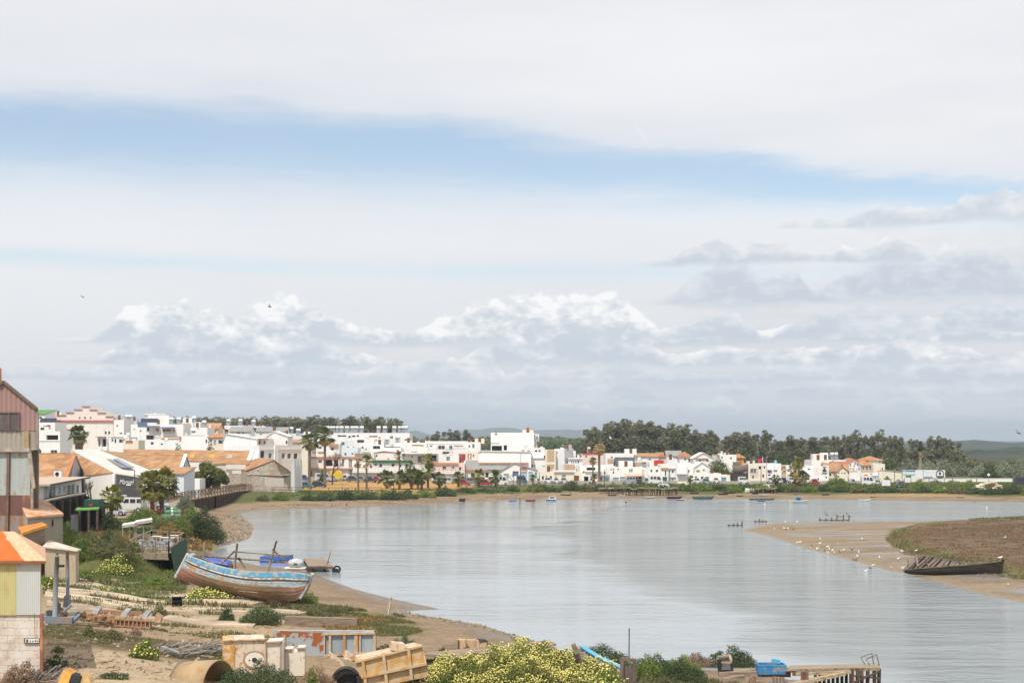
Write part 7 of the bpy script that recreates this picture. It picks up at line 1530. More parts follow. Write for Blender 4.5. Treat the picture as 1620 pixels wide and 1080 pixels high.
def debris():
 r=random.Random(11);mb=MB()
 for i in range(230):
  x,y=r.uniform(250,352),r.uniform(1020,1041)
  if abs((x-300)/55)**2+abs((y-1030)/11)**2 > 1:continue
  p=gp(x,y);L=r.uniform(.1,.8);a=r.uniform(-.5,.5)+(0 if r.random() < .7 else 1.5);d=Vector((math.cos(a)*L,math.sin(a)*L*.6,r.uniform(-.1,.15)));mb.bar(p+Vector((0,0,.12)),p+d+Vector((0,0,.15)),r.uniform(.02,.12),r.uniform(.02,.08))
 q=NT('debris_mix');g=q.n('ShaderNodeNewGeometry');c=q.mix(g.outputs['Random Per Island'],(.07,.065,.06),(.38,.33,.27));q.bsdf(c,.85)
 m2=MB()
 for i in range(120):
  x,y=r.uniform(18,92),r.uniform(1062,1082)
  p=gp(x,y);L=r.uniform(.1,.7);a=r.uniform(-.9,.9);d=Vector((math.cos(a)*L,math.sin(a)*L*.6,r.uniform(-.05,.3)));m2.bar(p+Vector((0,0,.1)),p+d+Vector((0,0,.18)),r.uniform(.03,.12),r.uniform(.02,.08))
 tag(m2.build('debris',q.m),'loose heap of broken boards at the bottom left corner below the block wall','debris',kind='stuff')
 tag(mb.build('debris',q.m),'flat heap of broken boards, pipes and dark rubble on the yard','debris',kind='stuff')
 o=MB();o.bar(gp(256,1029)+Vector((0,0,.2)),gp(283,1042)+Vector((0,0,.3)),.12,.1);tag(o.build('metal_pipe',METAL),'pale metal bar lying at the left edge of the debris heap','pipe')
 V=MB()
 for i in range(2600):
  if i < 1500:x,y=r.uniform(300,402),r.uniform(815,872)
  elif i < 2000:x=r.uniform(385,820);y=np.interp(x,[385,480,600,700,780,820],[808,802,799,795,790,789])-r.uniform(0,7)
  else:x=r.uniform(640,845);y=np.interp(x,[640,700,760,845],[967,976,986,1012])+r.uniform(-1.5,6)
  p=gp(x,y)
  if p.z < .0:continue
  s=r.uniform(.08,.3)*(1 if i < 2000 else .5);n_=len(V.v)
  for k in range(6):a=k*1.047;V.v.append(p+Vector((math.cos(a)*s*r.uniform(.7,1.2),math.sin(a)*s*r.uniform(.7,1.2),-.03)))
  V.v.append(p+Vector((0,0,s*r.uniform(.5,.9))))
  for k in range(6):V.f.append((n_+k,n_+(k+1) % 6,n_+6))
 q=NT('beach_stones');g=q.n('ShaderNodeNewGeometry');q.bsdf(q.mix(g.outputs['Random Per Island'],(.10,.085,.06),(.33,.25,.17)),.9)
 tag(V.build('pebbles',q.m),'scattered brown stones and weed along the muddy shore','stones',kind='stuff')
debris()
def litter():
 r=random.Random(21);V=MB()
 for i in range(1500):
  x=r.uniform(68,480);y=r.uniform(912,1075)
  if y > 1015 and x > 350:continue
  p=gp(x,y);s=r.uniform(.02,.11)
  if r.random() < .3:a=r.uniform(0,3.1);V.bar(p+Vector((0,0,.05)),p+Vector((math.cos(a)*s*6,math.sin(a)*s*5,.07)),.03,.03)
  else:
   n_=len(V.v)
   for k in range(5):a=k*1.257;V.v.append(p+Vector((math.cos(a)*s*r.uniform(.7,1.5),math.sin(a)*s*r.uniform(.7,1.5),.0)))
   V.v.append(p+Vector((0,0,s*r.uniform(.6,1.1)+.03)))
   for k in range(5):V.f.append((n_+k,n_+(k+1) % 5,n_+5))
 q=NT('yard_litter');g=q.n('ShaderNodeNewGeometry');q.bsdf(q.mix(g.outputs['Random Per Island'],(.09,.07,.05),(.45,.36,.26)),.9)
 tag(V.build('litter',q.m),'small stones, twigs and chips strewn over the yard and slipway','litter',kind='stuff')
litter()
# ================================================================ grass, weeds and the flower mound
def meadow(name,label,areas,m,seed):
 rng=np.random.default_rng(seed);VV=[]
 for px,z,n,hh,sz in areas:
  P=np.array([gp(*c_)[:2] for c_ in px] if z is None else zone_poly(px,z));lo,hi=P.min(0),P.max(0);q=rng.uniform(lo,hi,(n*3,2));q=q[sdist(q,[tuple(p) for p in P])+1.2*(vnoise(q[:,0],q[:,1],2.2,3)-.5) < 0]
  q=q[vnoise(q[:,0],q[:,1],1.7,seed) > .34][:n];g=height(q[:,0],q[:,1]);k=len(q)
  base=np.stack([q[:,0],q[:,1],g-.02],1)
  h_=hh*rng.uniform(.4,1.1,k)*(.5+vnoise(q[:,0],q[:,1],1.1,6));a=rng.uniform(0,6.28,k);w=sz*rng.uniform(.6,1.4,k)
  dx=np.stack([np.cos(a)*w,np.sin(a)*w,np.zeros(k)],1);ln=np.stack([rng.normal(size=k)*.35*h_,rng.normal(size=k)*.35*h_,h_],1)
  VV.append(np.stack([base-dx,base+dx,base+dx*.3+ln,base-dx*.3+ln*.96],1).reshape(-1,3))
 V=np.concatenate(VV);o=link(name,np_mesh(name,V,np.arange(len(V)).reshape(-1,4)),m);tag(o,label,'grass',kind='stuff')
meadow('grass','rough green grass between the terrace and the slipway',[([(95,906),(100,868),(205,872),(298,880),(294,900),(270,925),(180,915)],1.9,9000,.26,.06),([(100,875),(100,822),(200,826),(205,872)],1.9,4500,.5,.10),([(68,932),(68,912),(110,915),(106,922)],1.6,1500,.4,.06)],LF['grn'],3)
meadow('grass','olive weeds over the dark strip of yard and the mud bank',[([(70,1018),(70,990),(240,997),(450,1000),(430,1024),(250,1022)],1.6,5000,.08,.05),([(95,906),(100,868),(205,872),(298,880),(294,900),(270,925),(180,915)],1.9,8000,.3,.06),([(74,939.5),(74,936),(400,958),(520,966),(510,972),(300,957)],None,1500,.34,.05),([(70,953),(70,946),(300,963),(470,976),(470,981),(300,970)],None,1700,.3,.05),([(76,929.5),(80,924),(286,947),(420,952),(420,956),(286,950)],None,1500,.34,.05),([(540,978),(550,948),(640,960),(668,984),(600,995)],.7,7000,.15,.05),([(476,962),(480,948),(548,955),(540,968)],.6,3500,.3,.06),([(120,975),(120,958),(380,972),(500,985),(300,984)],1.5,2500,.16,.05),([(640,1095),(650,1032),(760,1030),(1000,1056),(1240,1072),(1230,1100)],.6,16000,.3,.05),([(100,940),(110,922),(280,938),(300,950)],1.6,1600,.22,.05)],LF['olive'],4)
meadow('grass','dry reddish weeds on the slope below the terrace',[([(120,862),(150,838),(210,842),(205,880),(150,880)],1.9,6000,.5,.08),([(260,845),(250,826),(330,828),(340,842)],1.9,3500,.5,.1),([(500,968),(600,955),(610,972),(520,985)],.9,2200,.22,.06)],LF['red'],5)
meadow('grass','green verge along the far bank below the houses',[([(440,787),(440,779),(600,777),(700,773),(1000,770),(1000,776),(700,780)],None,5000,.4,.2),([(1000,777),(1000,767),(1250,768),(1640,766),(1640,779),(1300,777)],None,16000,.5,.2)],LF['grn'],6)
meadow('marsh_grass','low russet samphire covering the salt marsh',[([(1403,850),(1440,835),(1480,830),(1620,821),(1760,818),(1900,850),(1760,925),(1620,915),(1560,903),(1500,891),(1430,870)],.5,36000,.13,.1)],leafy('samphire',(.25,.16,.105),(.34,.235,.155),(.21,.18,.09),.5,.2),8)
meadow('marsh_grass','olive fringe of samphire along the edge of the salt marsh',[([(1403,850),(1420,840),(1440,836),(1425,848),(1440,862),(1520,885),(1620,906),(1760,914),(1760,925),(1620,915),(1560,903),(1500,891),(1430,870)],.5,7000,.24,.08),([(1530,825),(1545,820),(1620,818),(1760,815),(1760,820),(1620,823)],.5,2500,.3,.1)],LF['olive'],9)
FLW=plain('pale_daisy_petals',(.76,.67,.20),.7,.2,20);FLC=plain('cream_daisy_petals',(.82,.80,.62),.7,.1)
def flowers(bush,x0,x1,y0,y1,D,dep,n,size,seed,label=None,hmax=None):
 rng=np.random.default_rng(seed);me=bush.data;k=len(me.vertices)//4
 co=np.empty(len(me.vertices)*3,np.float32);me.vertices.foreach_get('co',co);co=co.reshape(-1,4,3).mean(1)
 pick=co[rng.integers(0,k,n*3)];
 pick=pick[(pick[:,2] > co[:,2].max()*.12)][:n]
 if n > 5000:b_=np.array(bush.location);pick=pick[vnoise(pick[:,0]+b_[0]+40,pick[:,1]*1.3+pick[:,2]*1.7+40,.8,3)+.5*vnoise(pick[:,0]+60,pick[:,2]+pick[:,1]+60,.25,5) > .58]
 N=np.tile([0,-.6,.75],(len(pick),1));C=pick+np.array([0,-.07,.06])
 V,Q=leaves(C,N,size,rng,.55,.95);o=link('flowers',np_mesh('flowers',V,Q),FLW,bush);o['kind']='stuff'
def fbush(*a,fn=300,fs=.09,**k):o=shrub(*a,**k);flowers(o,0,0,0,0,0,0,fn,fs,int(a[0]));return o
G='grn';LF['lime']=leafy('lime_leaves',(.10,.135,.03),(.20,.22,.055),(.19,.15,.06),.5,.9)
o=fbush(655,992,1021,1094,'lime','big mound of pale yellow daisies spilling across the bottom edge','flower_mound','flowers',D=64.5,n=26000,size=.12,dep=5,lobes=15,ex=.2,fn=19000,fs=.066)
fbush(205,250,1010,1042,G,'bright green weed clump with white daisies left of the debris heap','daisy_bush','bush',n=2600,size=.10,fn=130,fs=.09)
fbush(148,206,876,912,G,'green daisy clump on the grass above the concrete slab','daisy_bush','bush',n=4200,size=.13,fn=420,fs=.11);fbush(288,372,925,949,G,'low daisy drift along the foot of the derelict boat','daisy_bush','bush',n=4200,size=.12,dep=2,fn=650,fs=.11)
fbush(68,86,912,934,G,'small daisy clump beside the corrugated hut wall','daisy_bush','bush',n=1000,size=.1,fn=60,fs=.1);fbush(930,992,1052,1092,G,'green daisy bush at the foot of the grey wooden bow','daisy_bush','bush',D=62,n=3500,size=.11,fn=200,fs=.1)
for a in [(x,y,k,l) for x,y,k,l in [((378,443,953,988),0,'dark','biggest round dark green shrub on the slipway below the boat'),((345,370,959,982),0,'dark','smaller upright grey-green shrub left of the biggest slipway shrub'),((330,470,1049,1096),60,'dark','wide dark green shrub at the bottom edge before the round-port tank'),((150,205,1066,1100),58.5,'dark','dark shrub at the bottom edge left of the half pipe'),((62,102,1034,1060),0,'dark','leafy dark bush at the foot of the block wall'),((470,530,1050,1090),62,'dry','purple-brown dry bush before the notched locker'),((484,500,1055,1090),61,'grn','small lime green sprig beside the dry bush'),((325,356,1036,1060),63,'grn','fresh green weed between debris heap and round-port tank'), ((612,665,1006,1032),0,'dark','blue-green shrub on the mud behind the ochre trough'),((595,625,1018,1034),0,'olive','low olive weeds left of the blue-green mud shrub'),((690,712,1024,1036),0,'dark','small dark tuft between trough and plank walkway'),((726,752,1022,1036),0,'olive','olive tuft growing through the broken plywood box'),((895,1000,1020,1075),71,'dark','dark green shrub right behind the grey wooden bow'),((1000,1075,1034,1084),70,'dark','dense dark shrub right of the brown window frame'),((1050,1112,1036,1090),69,'grn','fresh green shrub in the middle of the lower bank'),((1075,1130,1032,1070),73,'dry','dry brown bush behind the fresh green shrub'),((1126,1200,1021,1064),73,'dark','tall green bush behind the black hatch box'),((1184,1222,1058,1082),66,'dry','tangled brown dry bush below the blue crate'),((1000,1110,1072,1098),64,'olive','low olive scrub at the very bottom of the bank'), ((240,262,954,976),0,'olive','thin grey-olive weed between carriage and boat slab'),((130,150,985,1006),0,'olive','scruffy olive weed below the carriage wheel'),((150,190,995,1010),0,'olive','flat olive weed patch below the rusty carriage'),((203,224,992,1004),0,'dry','small dark round weed below the rusty side plate'),((80,100,1020,1032),0,'olive','tiny weed tuft on the yard right of the sign'),((455,500,933,954),0,'grn','green weeds growing by the right end of the derelict boat'),((465,492,960,970),0,'olive','low weed on the slab end near the long grey timber'),((0,60,1046,1068),57.5,'dry','dry grass fringe along the foot of the block wall'), ((104,150,846,888),0,'grn','fresh green weeds mass right of the outhouse, below the pergola'),((142,205,842,884),0,'olive','tangled olive and russet shrub left of the dining terrace'),((178,214,826,866),145,'dark','dark shrub beside the left awning post'),((252,300,816,846),154,'grn','green bush right of the long white awning'),((206,258,806,832),168,'grn','green hedge with pale flowers in front of the green court'),((204,272,868,886),0,'grn','low green weeds along the front foot of the dining terrace'), ((110,160,838,872),0,'olive','bushy olive shrub left of the terrace, below the green pergola'),((152,192,808,850),150,'dark','large dark shrub below the white jeep'),((150,190,835,872),0,'dark','dark rounded shrub in front of the large one below the jeep'),((202,222,855,876),0,'grn','bright climbing weed on the left terrace rail'),((196,246,800,828),165,'grn','daisy green hedge bush below the parked cars, left'),((238,300,812,840),158,'olive','olive bush behind the white awnings'),((200,250,832,850),150,'dark','dark bush under the white awnings'),((290,352,800,842),160,'dark','large dark green bank bush right of the green court'),((282,318,797,830),168,'grn','paler green half of the bank bush by the path fence'),((280,304,778,799),205,'grey','reedy grey-green bush at the start of the boardwalk'),((245,285,826,852),148,'red','reddish dry bush behind the terrace tables'), ((275,300,905,925),0,'olive','olive tuft at the left end of the derelict boat'),((225,262,908,926),0,'grn','green tuft with pale flowers left of the derelict boat'),((118,150,903,916),0,'grn','flat bright green patch right of the outhouse'),((985,1060,1037,1088),67,'grn','mid green shrub between the brown window frame and the fresh green shrub'),((1040,1122,1042,1092),66,'dark','lower dark green shrub in front of the dry brown bush'),((1008,1040,1062,1090),64,'olive','grey-olive shrub below the dense dark shrub')]]:
 (x0,x1,yt,yb),D,k,l=a;shrub(x0,x1,yt,yb,k,l,D=D or None,group=None)
def ivy():
 cl=[(tuple(at(x,y,61.5)),(.5,.5,.35)) for x,y in [(-8,1030),(0,1015),(2,1025)]]
 V,Q=clumpcloud(cl,500,.1,5);o=link('shrub',np_mesh('shrub',V,Q),LF['grn']);tag(o,'green sprig poking in at the left frame edge by the block wall','bush')
 # ================================================================ boardwalk, terrace, pergola, awnings
FW=wood('fence_brown_wood',(.20,.13,.09),(.10,.07,.05),2)
def fence(label,pts,hgt,step,name='fence',rails=(.5,1.0),m=None,cross=False,base=None,post=.12):
 P=[Vector(p) for p in pts];t=thing(name,label,'fence',P[0]);m=m or FW;q=[]
 for a,b in zip(P,P[1:]):
  n=max(1,int((b-a).length/step));q += [a+(b-a)*(i/n) for i in range(n)]
 q.append(P[-1]);q=q[:100]
 for p in q:mb=MB();mb.bar(p-Vector((0,0,.3)),p+Vector((0,0,hgt)),post);mb.build('post',m,t)
 for r_ in rails:
  mb=MB()
  for a,b in zip(q,q[1:]):mb.bar(a+Vector((0,0,hgt*r_)),b+Vector((0,0,hgt*r_)),.07,.1)
  mb.build('rail',m,t)
 if cross:
  mb=MB()
  for a,b in zip(q,q[1:]):mb.bar(a+Vector((0,0,.1)),b+Vector((0,0,hgt*.95)),.045,.05);mb.bar(a+Vector((0,0,hgt*.95)),b+Vector((0,0,.1)),.045,.05)
  mb.build('cross_rail',m,t)
 return t
def boardwalk():
 N=[at(297,790.5,222),at(340,783,244),at(379,776,268),at(403,774,288)];off=Vector((-1.6,2.2,0));t=thing('boardwalk','timber boardwalk on dark piles curving above the mud beside the round tree','boardwalk',N[1])
 mb=MB()
 for a,b in zip(N,N[1:]):mb.prism([a,b,b+off,a+off],(0,0,-.16))
 recalc(mb.build('deck',wood('deck_planks',(.34,.24,.18),(.2,.14,.1),1),t))
 k=0
 for a,b in zip(N[:3],N[1:3]):
  n=15
  for i in range(n+1):
   p=a+(b-a)*(i/n);mb=MB();mb.bar(Vector((p.x,p.y+.1,min(hz(p.x,p.y),p.z-.4)-.3)),p+Vector((0,.1,-.17)),.26);mb.build('pile',WDK,t)
   p=p+off;mb=MB();mb.bar(Vector((p.x,p.y,min(hz(p.x,p.y),p.z-.4)-.3)),p+Vector((0,-.1,-.17)),.26);mb.build('pile',WDK,t)
 fence('brown cross-braced railing along the water side of the boardwalk',N,1.15,2.6,'railing',(.95,),cross=True);fence('brown cross-braced railing along the tree side of the boardwalk',[p+off for p in N],1.15,2.6,'railing',(.95,),cross=True)
 fence('brown wooden fence behind the bushy palm pair beside the path',[gp(243,797),gp(262,795),gp(290,789)],1.2,1.6,cross=True)
 fence('short brown picket fence at the corner of the riverside path',[gp(287,817),gp(304,807)],1.1,.7);fence('thin dark rail along the near edge of the green court',[gp(256,818),gp(286,817.5)],1.0,3,rails=(1.0,),post=.06)
 a,b=gp(272,803),gp(272.6,815);mb=MB();mb.bar(a+Vector((0,0,.06)),b+Vector((0,0,.06)),.22,.02);tag(mb.build('court_line',TANK),'white painted line on the green court','line',kind='structure')
boardwalk()
def terrace():
 z=2.05;fl,fr,br,bl=[Vector((*flat(x,y,z),z)) for x,y in ((204,874),(267,876),(291,860),(240,856))]
 t=thing('dining_terrace','wooden riverside dining terrace with a post-and-rail surround','terrace',fl);mb=MB();mb.prism([fl,fr,br,bl],(0,0,-.5));recalc(mb.build('deck',WD,t))
 for k,(a,b) in enumerate(((fl,fr),(fr,br),(bl,br),(fl,bl))):
  n=(4,4,3,3)[k]
  for i in range(n):p=a+(b-a)*(i/(n-1));mb=MB();mb.bar(p-Vector((0,0,.3)),p+Vector((0,0,1.12)),.1);mb.build('post',WZ,t)
  mb=MB();mb.bar(a+Vector((0,0,1.05)),b+Vector((0,0,1.05)),.12,.09);mb.bar(a+Vector((0,0,.5)),b+Vector((0,0,.5)),.06,.05);mb.build('rail',WD,t)
 mb=MB();mb.prism([fr+Vector((.15,-.1,.5)),br+Vector((.25,0,.6)),br+Vector((.25,0,-1.9)),fr+Vector((.6,-.2,-1.9))],(.04,0,0));tag(recalc(mb.build('green_netting',plain('green_net',(.03,.075,.05),.8,.3))),'dark green netting hanging from the water end of the dining terrace','netting')
 tw=plain('table_white',(.74,.71,.64),.6,.12);ch=[plain('chair_grey',(.42,.44,.48),.6,.2),plain('chair_dark',(.08,.07,.07),.6,.3)]
 def tbl(f,g,l):
  p=fl.lerp(fr,f).lerp(bl.lerp(br,f),g);o=thing('cafe_table',l,'table',p,0,'tables on the dining terrace');mb=MB();mb.box(p+Vector((0,0,.76)),(.85,.85,.05));mb.build('tabletop',tw,o)
  for sx in (-.35,.35):
   for sy in (-.35,.35):mb=MB();mb.bar(p+Vector((sx,sy,0)),p+Vector((sx,sy,.735)),.05);mb.build('leg',METAL,o)
 for f,g,l in [(.30,.78,'small white table at the back left of the terrace'),(.58,.72,'white table in the back middle of the terrace'),(.85,.76,'white table in the back right corner by the netting'),(.72,.98,'far white table against the back rail'),(.70,.3,'front white table near the single dark post'),(.38,.3,'front white table left of the middle')]:tbl(f,g,l)
 proto=None;i=0
 for f,g in [(.12,.3),(.2,.55),(.28,.22),(.35,.5),(.45,.28),(.5,.5),(.58,.25),(.63,.48),(.72,.5),(.8,.3),(.86,.5),(.9,.25)]:
  p=fl.lerp(fr,f).lerp(bl.lerp(br,f),g)
  if proto is None:
   o=proto=thing('cafe_chair',None,'chair',p,0,'chairs on the dining terrace');mb=MB();mb.box(p+Vector((0,0,.45)),(.42,.42,.04));mb.build('seat',ch[0],o);mb=MB();mb.box(p+Vector((0,.2,.68)),(.42,.04,.4));mb.build('backrest',ch[0],o)
   for sx in (-.18,.18):
    for sy in (-.18,.18):mb=MB();mb.bar(p+Vector((sx,sy,0)),p+Vector((sx,sy,.43)),.04);mb.build('leg',METAL,o)
  else:o=copy_tree(proto);o.location=p;o.rotation_euler.z=R.uniform(0,6.28)
  auto(o,f"grey chair in the {'front' if g < .4 else 'middle'} row of the dining terrace",f);i += 1
 o=MB();p=gp(268,885);o.bar(p,Vector((p.x,p.y,3.6)),.13);tag(o.build('dark_post',WDK),'single dark post standing in front of the dining terrace','post')
 for l,c,x0,x1,y0,y1 in (('sloping white awning, left and lower of two above the terrace',(204,829),193,217,831.5,826),('longer white awning with a grey valance, right of two above the terrace',(227,824),213,241,826.5,820.5)):
  D=140;q=lambda x,y,d=0:at(x,y,D+d);o=thing('awning',l,'awning',q(*c));mb=MB();mb.prism([q(x0,y0),q(x1,y1+1.5),q(x1-1,y1-.5,2.2),q(x0+2,y0-2.5,2.2)],(0,0,.1));recalc(mb.build('canopy',plain('awning_white',(.76,.74,.70),.8,.1),o));mb=MB();mb.prism([q(x0,y0+.5,-.03),q(x1,y1+1.8,-.03),q(x1,y1+5,-.03),q(x0,y0+3.2,-.03)],(0,-.03,0));mb.build('valance',plain('awning_valance',(.48,.43,.38),.9,.15),o)
  for x,y in ((x0+1,y0),(x1-1,y1+2),(x0+(x1-x0)*.5,(y0+y1)/2+1)):a=q(x,y,.4);mb=MB();mb.bar(Vector((a.x,a.y,1.5)),a,.08);mb.build('post',METAL,o)
 D=150;q=lambda x,y,d=0:at(x,y,D+d);o=thing('pergola','dark pergola with a green slab roof below the stone terrace','pergola',q(138,842));mb=MB();mb.prism([q(118,808),q(156,806),q(158,802.5,3),q(122,804,3)],(0,0,.12));recalc(mb.build('roof',plain('pergola_green',(.12,.33,.06),.8,.25),o))
 for x in (126,140.5,154):a=q(x,807,.1);mb=MB();mb.bar(Vector((a.x,a.y,1.4)),a,.22);mb.build('post',WDK,o)
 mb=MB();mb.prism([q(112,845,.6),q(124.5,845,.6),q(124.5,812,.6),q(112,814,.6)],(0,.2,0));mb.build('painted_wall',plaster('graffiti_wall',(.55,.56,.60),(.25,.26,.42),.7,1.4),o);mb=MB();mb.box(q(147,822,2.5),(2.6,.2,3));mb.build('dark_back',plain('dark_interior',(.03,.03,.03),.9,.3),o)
 o=thing('green_container','dark green box-like kiosk with a faded red mark beside the pergola','kiosk',q(148,802,8));mb=MB();mb.box(q(148.5,796.5,9),(1.7,1.7,1.0));mb.build('box',plain('kiosk_green',(.03,.10,.075),.6,.3),o);mb=MB();mb.box(q(143.5,798.5,8.1),(.4,.02,.3));mb.build('red_mark',DOORS['r'],o);a=q(148.5,804,9);mb=MB();mb.box((a.x,a.y,(a.z+1)/2),(1.5,1.5,a.z-1));mb.build('stand',WDK,o)
terrace()
# ================================================================ vehicles
def carmesh(kind):
 if kind == 'hatch':return [(-.5,.2),(-.5,.5),(-.44,.58),(-.36,.95),(-.3,1),(.1,1),(.25,.62),(.45,.52),(.5,.42),(.5,.2)],[[(-.36,.62),(-.31,.92),(-.1,.92),(-.1,.62)],[(-.07,.62),(-.07,.92),(.09,.92),(.2,.62)]]
 if kind == 'suv':return [(-.5,.22),(-.5,.6),(-.48,.98),(-.42,1),(.12,1),(.2,.66),(.48,.6),(.5,.5),(.5,.22)],[[(-.44,.66),(-.43,.92),(-.26,.92),(-.26,.66)],[(-.22,.66),(-.22,.92),(-.05,.92),(-.05,.66)],[(-.01,.66),(-.01,.92),(.1,.92),(.16,.66)]]
 return [(-.5,.15),(-.5,.95),(-.47,1),(.2,1),(.3,.9),(.42,.55),(.49,.48),(.5,.15)],[[(.1,.55),(.1,.86),(.26,.86),(.37,.55)],[(-.36,.62),(-.36,.86),(-.2,.86),(-.2,.62)],[(-.14,.62),(-.14,.86),(.04,.86),(.04,.62)]]
PAINT={}
def paint(c):
 if c not in PAINT:
  t=NT('car_paint');n=t.noise(t.obj(),1.5,3);p=t.bsdf(t.mix(n,c,tuple(k*.8 for k in c)),.35,None,0,.5);p.inputs['Coat Weight'].default_value=.4;PAINT[c]=t.m
 return PAINT[c]
TYRE=plain('tyre_rubber',(.02,.02,.02),.8,.2)
def vehicle(label,x0,x1,yb,col,kind='hatch',flip=False,D=None,ht=None,name=None,blank=False,group='vehicles parked along the river'):
 p=gp((x0+x1)/2,yb) if D is None else at((x0+x1)/2,yb,D)
 if D is not None:p.z=hz(p.x,D)
 D=p.y;L=(x1-x0)/F*D;H=ht or {'hatch':1.5,'suv':1.8,'van':2.2}[kind];Wd=1.75
 prof,gl=carmesh(kind);s=-1 if flip else 1
 t=thing(name or ('parked_van' if kind == 'van' else 'parked_car'),label,'van' if kind == 'van' else 'car',p,0,group);mb=MB()
 q=lambda a,b,o:Vector((p.x+s*a*L,p.y+o,p.z+b*H));n=len(prof)
 for o in (0,Wd):mb.v += [q(a,b,o+(.12 if b > .7 and o == 0 else -.12 if b > .7 else 0)) for a,b in prof]
 mb.f += [tuple(range(n)),tuple(range(2*n-1,n-1,-1))]+[(i,n+i,n+(i+1) % n,(i+1) % n) for i in range(n)]
 recalc(mb.build('body',paint(col),t))
 if not blank:
  for g in gl:mb=MB();mb.prism([q(a,b,.13 if b > .7 else .06)-Vector((0,.09,0)) for a,b in g],(0,-.015,0));recalc(mb.build('window',GLS,t))
  k=[i for i in range(n) if prof[i][0] > .05 and prof[i][1] > .85][-1];a,b=prof[k],prof[k+1]
  mb=MB();u=lambda f,o:q(a[0]+(b[0]-a[0])*f+.004,a[1]+(b[1]-a[1])*f+.012,o);mb.poly([u(.1,.2),u(.9,.1),u(.9,Wd-.1),u(.1,Wd-.2)]);mb.build('windscreen',GLS,t)
 for a in (-.31,.31):
  for o in (-.02,Wd-.16):mb=MB();c=q(a,0,o)+Vector((0,0,.33));mb.tube([c,c+Vector((0,.18,0))],.33,12);w=mb.build('wheel',TYRE,t);mb=MB();mb.tube([c-Vector((0,.012,0)),c+Vector((0,.01,0))],.2,8);mb.build('rim',METAL,w)
 mb=MB();mb.box(q(.497,.46,.3),(.06,.3,.14));mb.build('headlight',TANK,t);mb=MB();mb.box(q(-.497,.5,.25),(.05,.2,.16));mb.build('tail_light',DOORS['r'],t)
 return t
WH,SV,BK,RD,BL=(.74,.74,.72),(.42,.44,.46),(.03,.034,.045),(.48,.02,.025),(.04,.10,.36)
t=vehicle('white off-road jeep with boxy windows parked behind the dark shrub',178,228,810,WH,'suv',True,ht=2.0);
t=vehicle('pale car with a dark windscreen parked nearest, half hidden by the jeep bush',168,196,816,(.50,.53,.52),'hatch',ht=1.3)
vehicle('pale blue-white hatchback parked right of the bushy palms',248,264,806.5,(.55,.62,.68));vehicle('white car half hidden behind the short palm at the charcoal front',186,198,791,WH,flip=True,D=219);vehicle('white car at the low yard wall by the boardwalk',297,309,782,WH,D=252)
for a in [('bright blue car beside the ruined stone warehouse',474,488,760.5,BL),('white car half behind the ruined stone warehouse',470,482,767.5,WH),('teal car at the front corner of the car park',473,494,773,(.06,.16,.17)),('black car behind the teal car in the car park',491,516,771.5,BK),('silver van left of the yellow van',498,524,762,(.50,.51,.52),'van'),('silver low car squeezed between silver and yellow vans',519,533,761.5,SV),('bright yellow box van in the car park',522,543,760.5,(.72,.48,.02),'van',False,None,2.6,None,True),('pale green-white car right of the yellow van',541,551,760.5,(.4,.46,.38)),('dark grey car third right of the yellow van',548,568,762.3,(.09,.095,.10)),('mid grey car behind the slim palm stem',563,579,762.3,(.22,.23,.24)),('black-blue car left of the small red car',576,594,763,(.03,.035,.06)),('small red car at the end of the car park row',590,602,762.6,RD),('white car seen between the leafy palms',610,622,763,WH),('pale grey car behind the third leafy palm',684,700,764.5,SV),('silver car left of the red saloon',700,720,765,(.5,.52,.54)),('red saloon left of the grey car',725.5,742,768.6,RD),('grey car between the two red cars',738,757,767.6,(.2,.23,.26),'suv'),('red hatchback right of the grey car',757,779,768.6,RD),('large white van right of the red hatchback',782,804,767.6,WH,'van'),('dark blue-grey van beside the leafless dark shrub',817,834,766.5,(.1,.12,.15),'van'),('white car in front of the three square windows',860,876,764.5,WH),('white hatchback right of the three square windows',875,887,765,WH),('white car half hidden by the round dark bush',886,900,764.8,(.6,.6,.58)),('white car below the slim palm',932,943,765.5,WH),('grey pickup by the brown canopy',984,1006,765.5,(.36,.38,.40),'suv',True),('dark car with a glazed back under the brown canopy',1007,1019,767.8,BK),('pale car left of the big white van',1018,1030,766,SV),('big white van beside the green gate',1026,1049,766.5,WH,'van'),('white car before the white cube house wall',1097,1111,765.5,WH),('blue-grey car before the long low white house',1110,1127,766.5,(.3,.34,.38)),('white hatchback beside the turquoise door',1128,1140,764.8,WH),('white estate car below the ship hull shed',1169,1186,766.2,WH,'suv'),('white car left of the round palm',1214,1225,764.5,WH),('white hatchback right of the round palm',1229,1239,765.2,WH),('navy blue car beside the shaggy palms',1236,1247,765,(.03,.035,.10)),('white car left of the shaggy palms',1247,1258,764,WH),('white car right of the shaggy palms',1272,1284,764.5,WH),('small red pickup left of the pale green bush',1284,1297,767.5,RD,'hatch'),('grey car at the corner of the cream annex',1347,1355,767.5,SV),('long white van at the orange sign workshop',1364,1384,768.3,WH,'van'),('white car beside the blank white panel',1383,1396,768.5,WH),('dark green-grey car on the grass under the billboard',1420,1432,771.2,(.13,.16,.16)),('black parked van at the right edge',1606,1632,769.5,BK,'van')]:vehicle(*a)
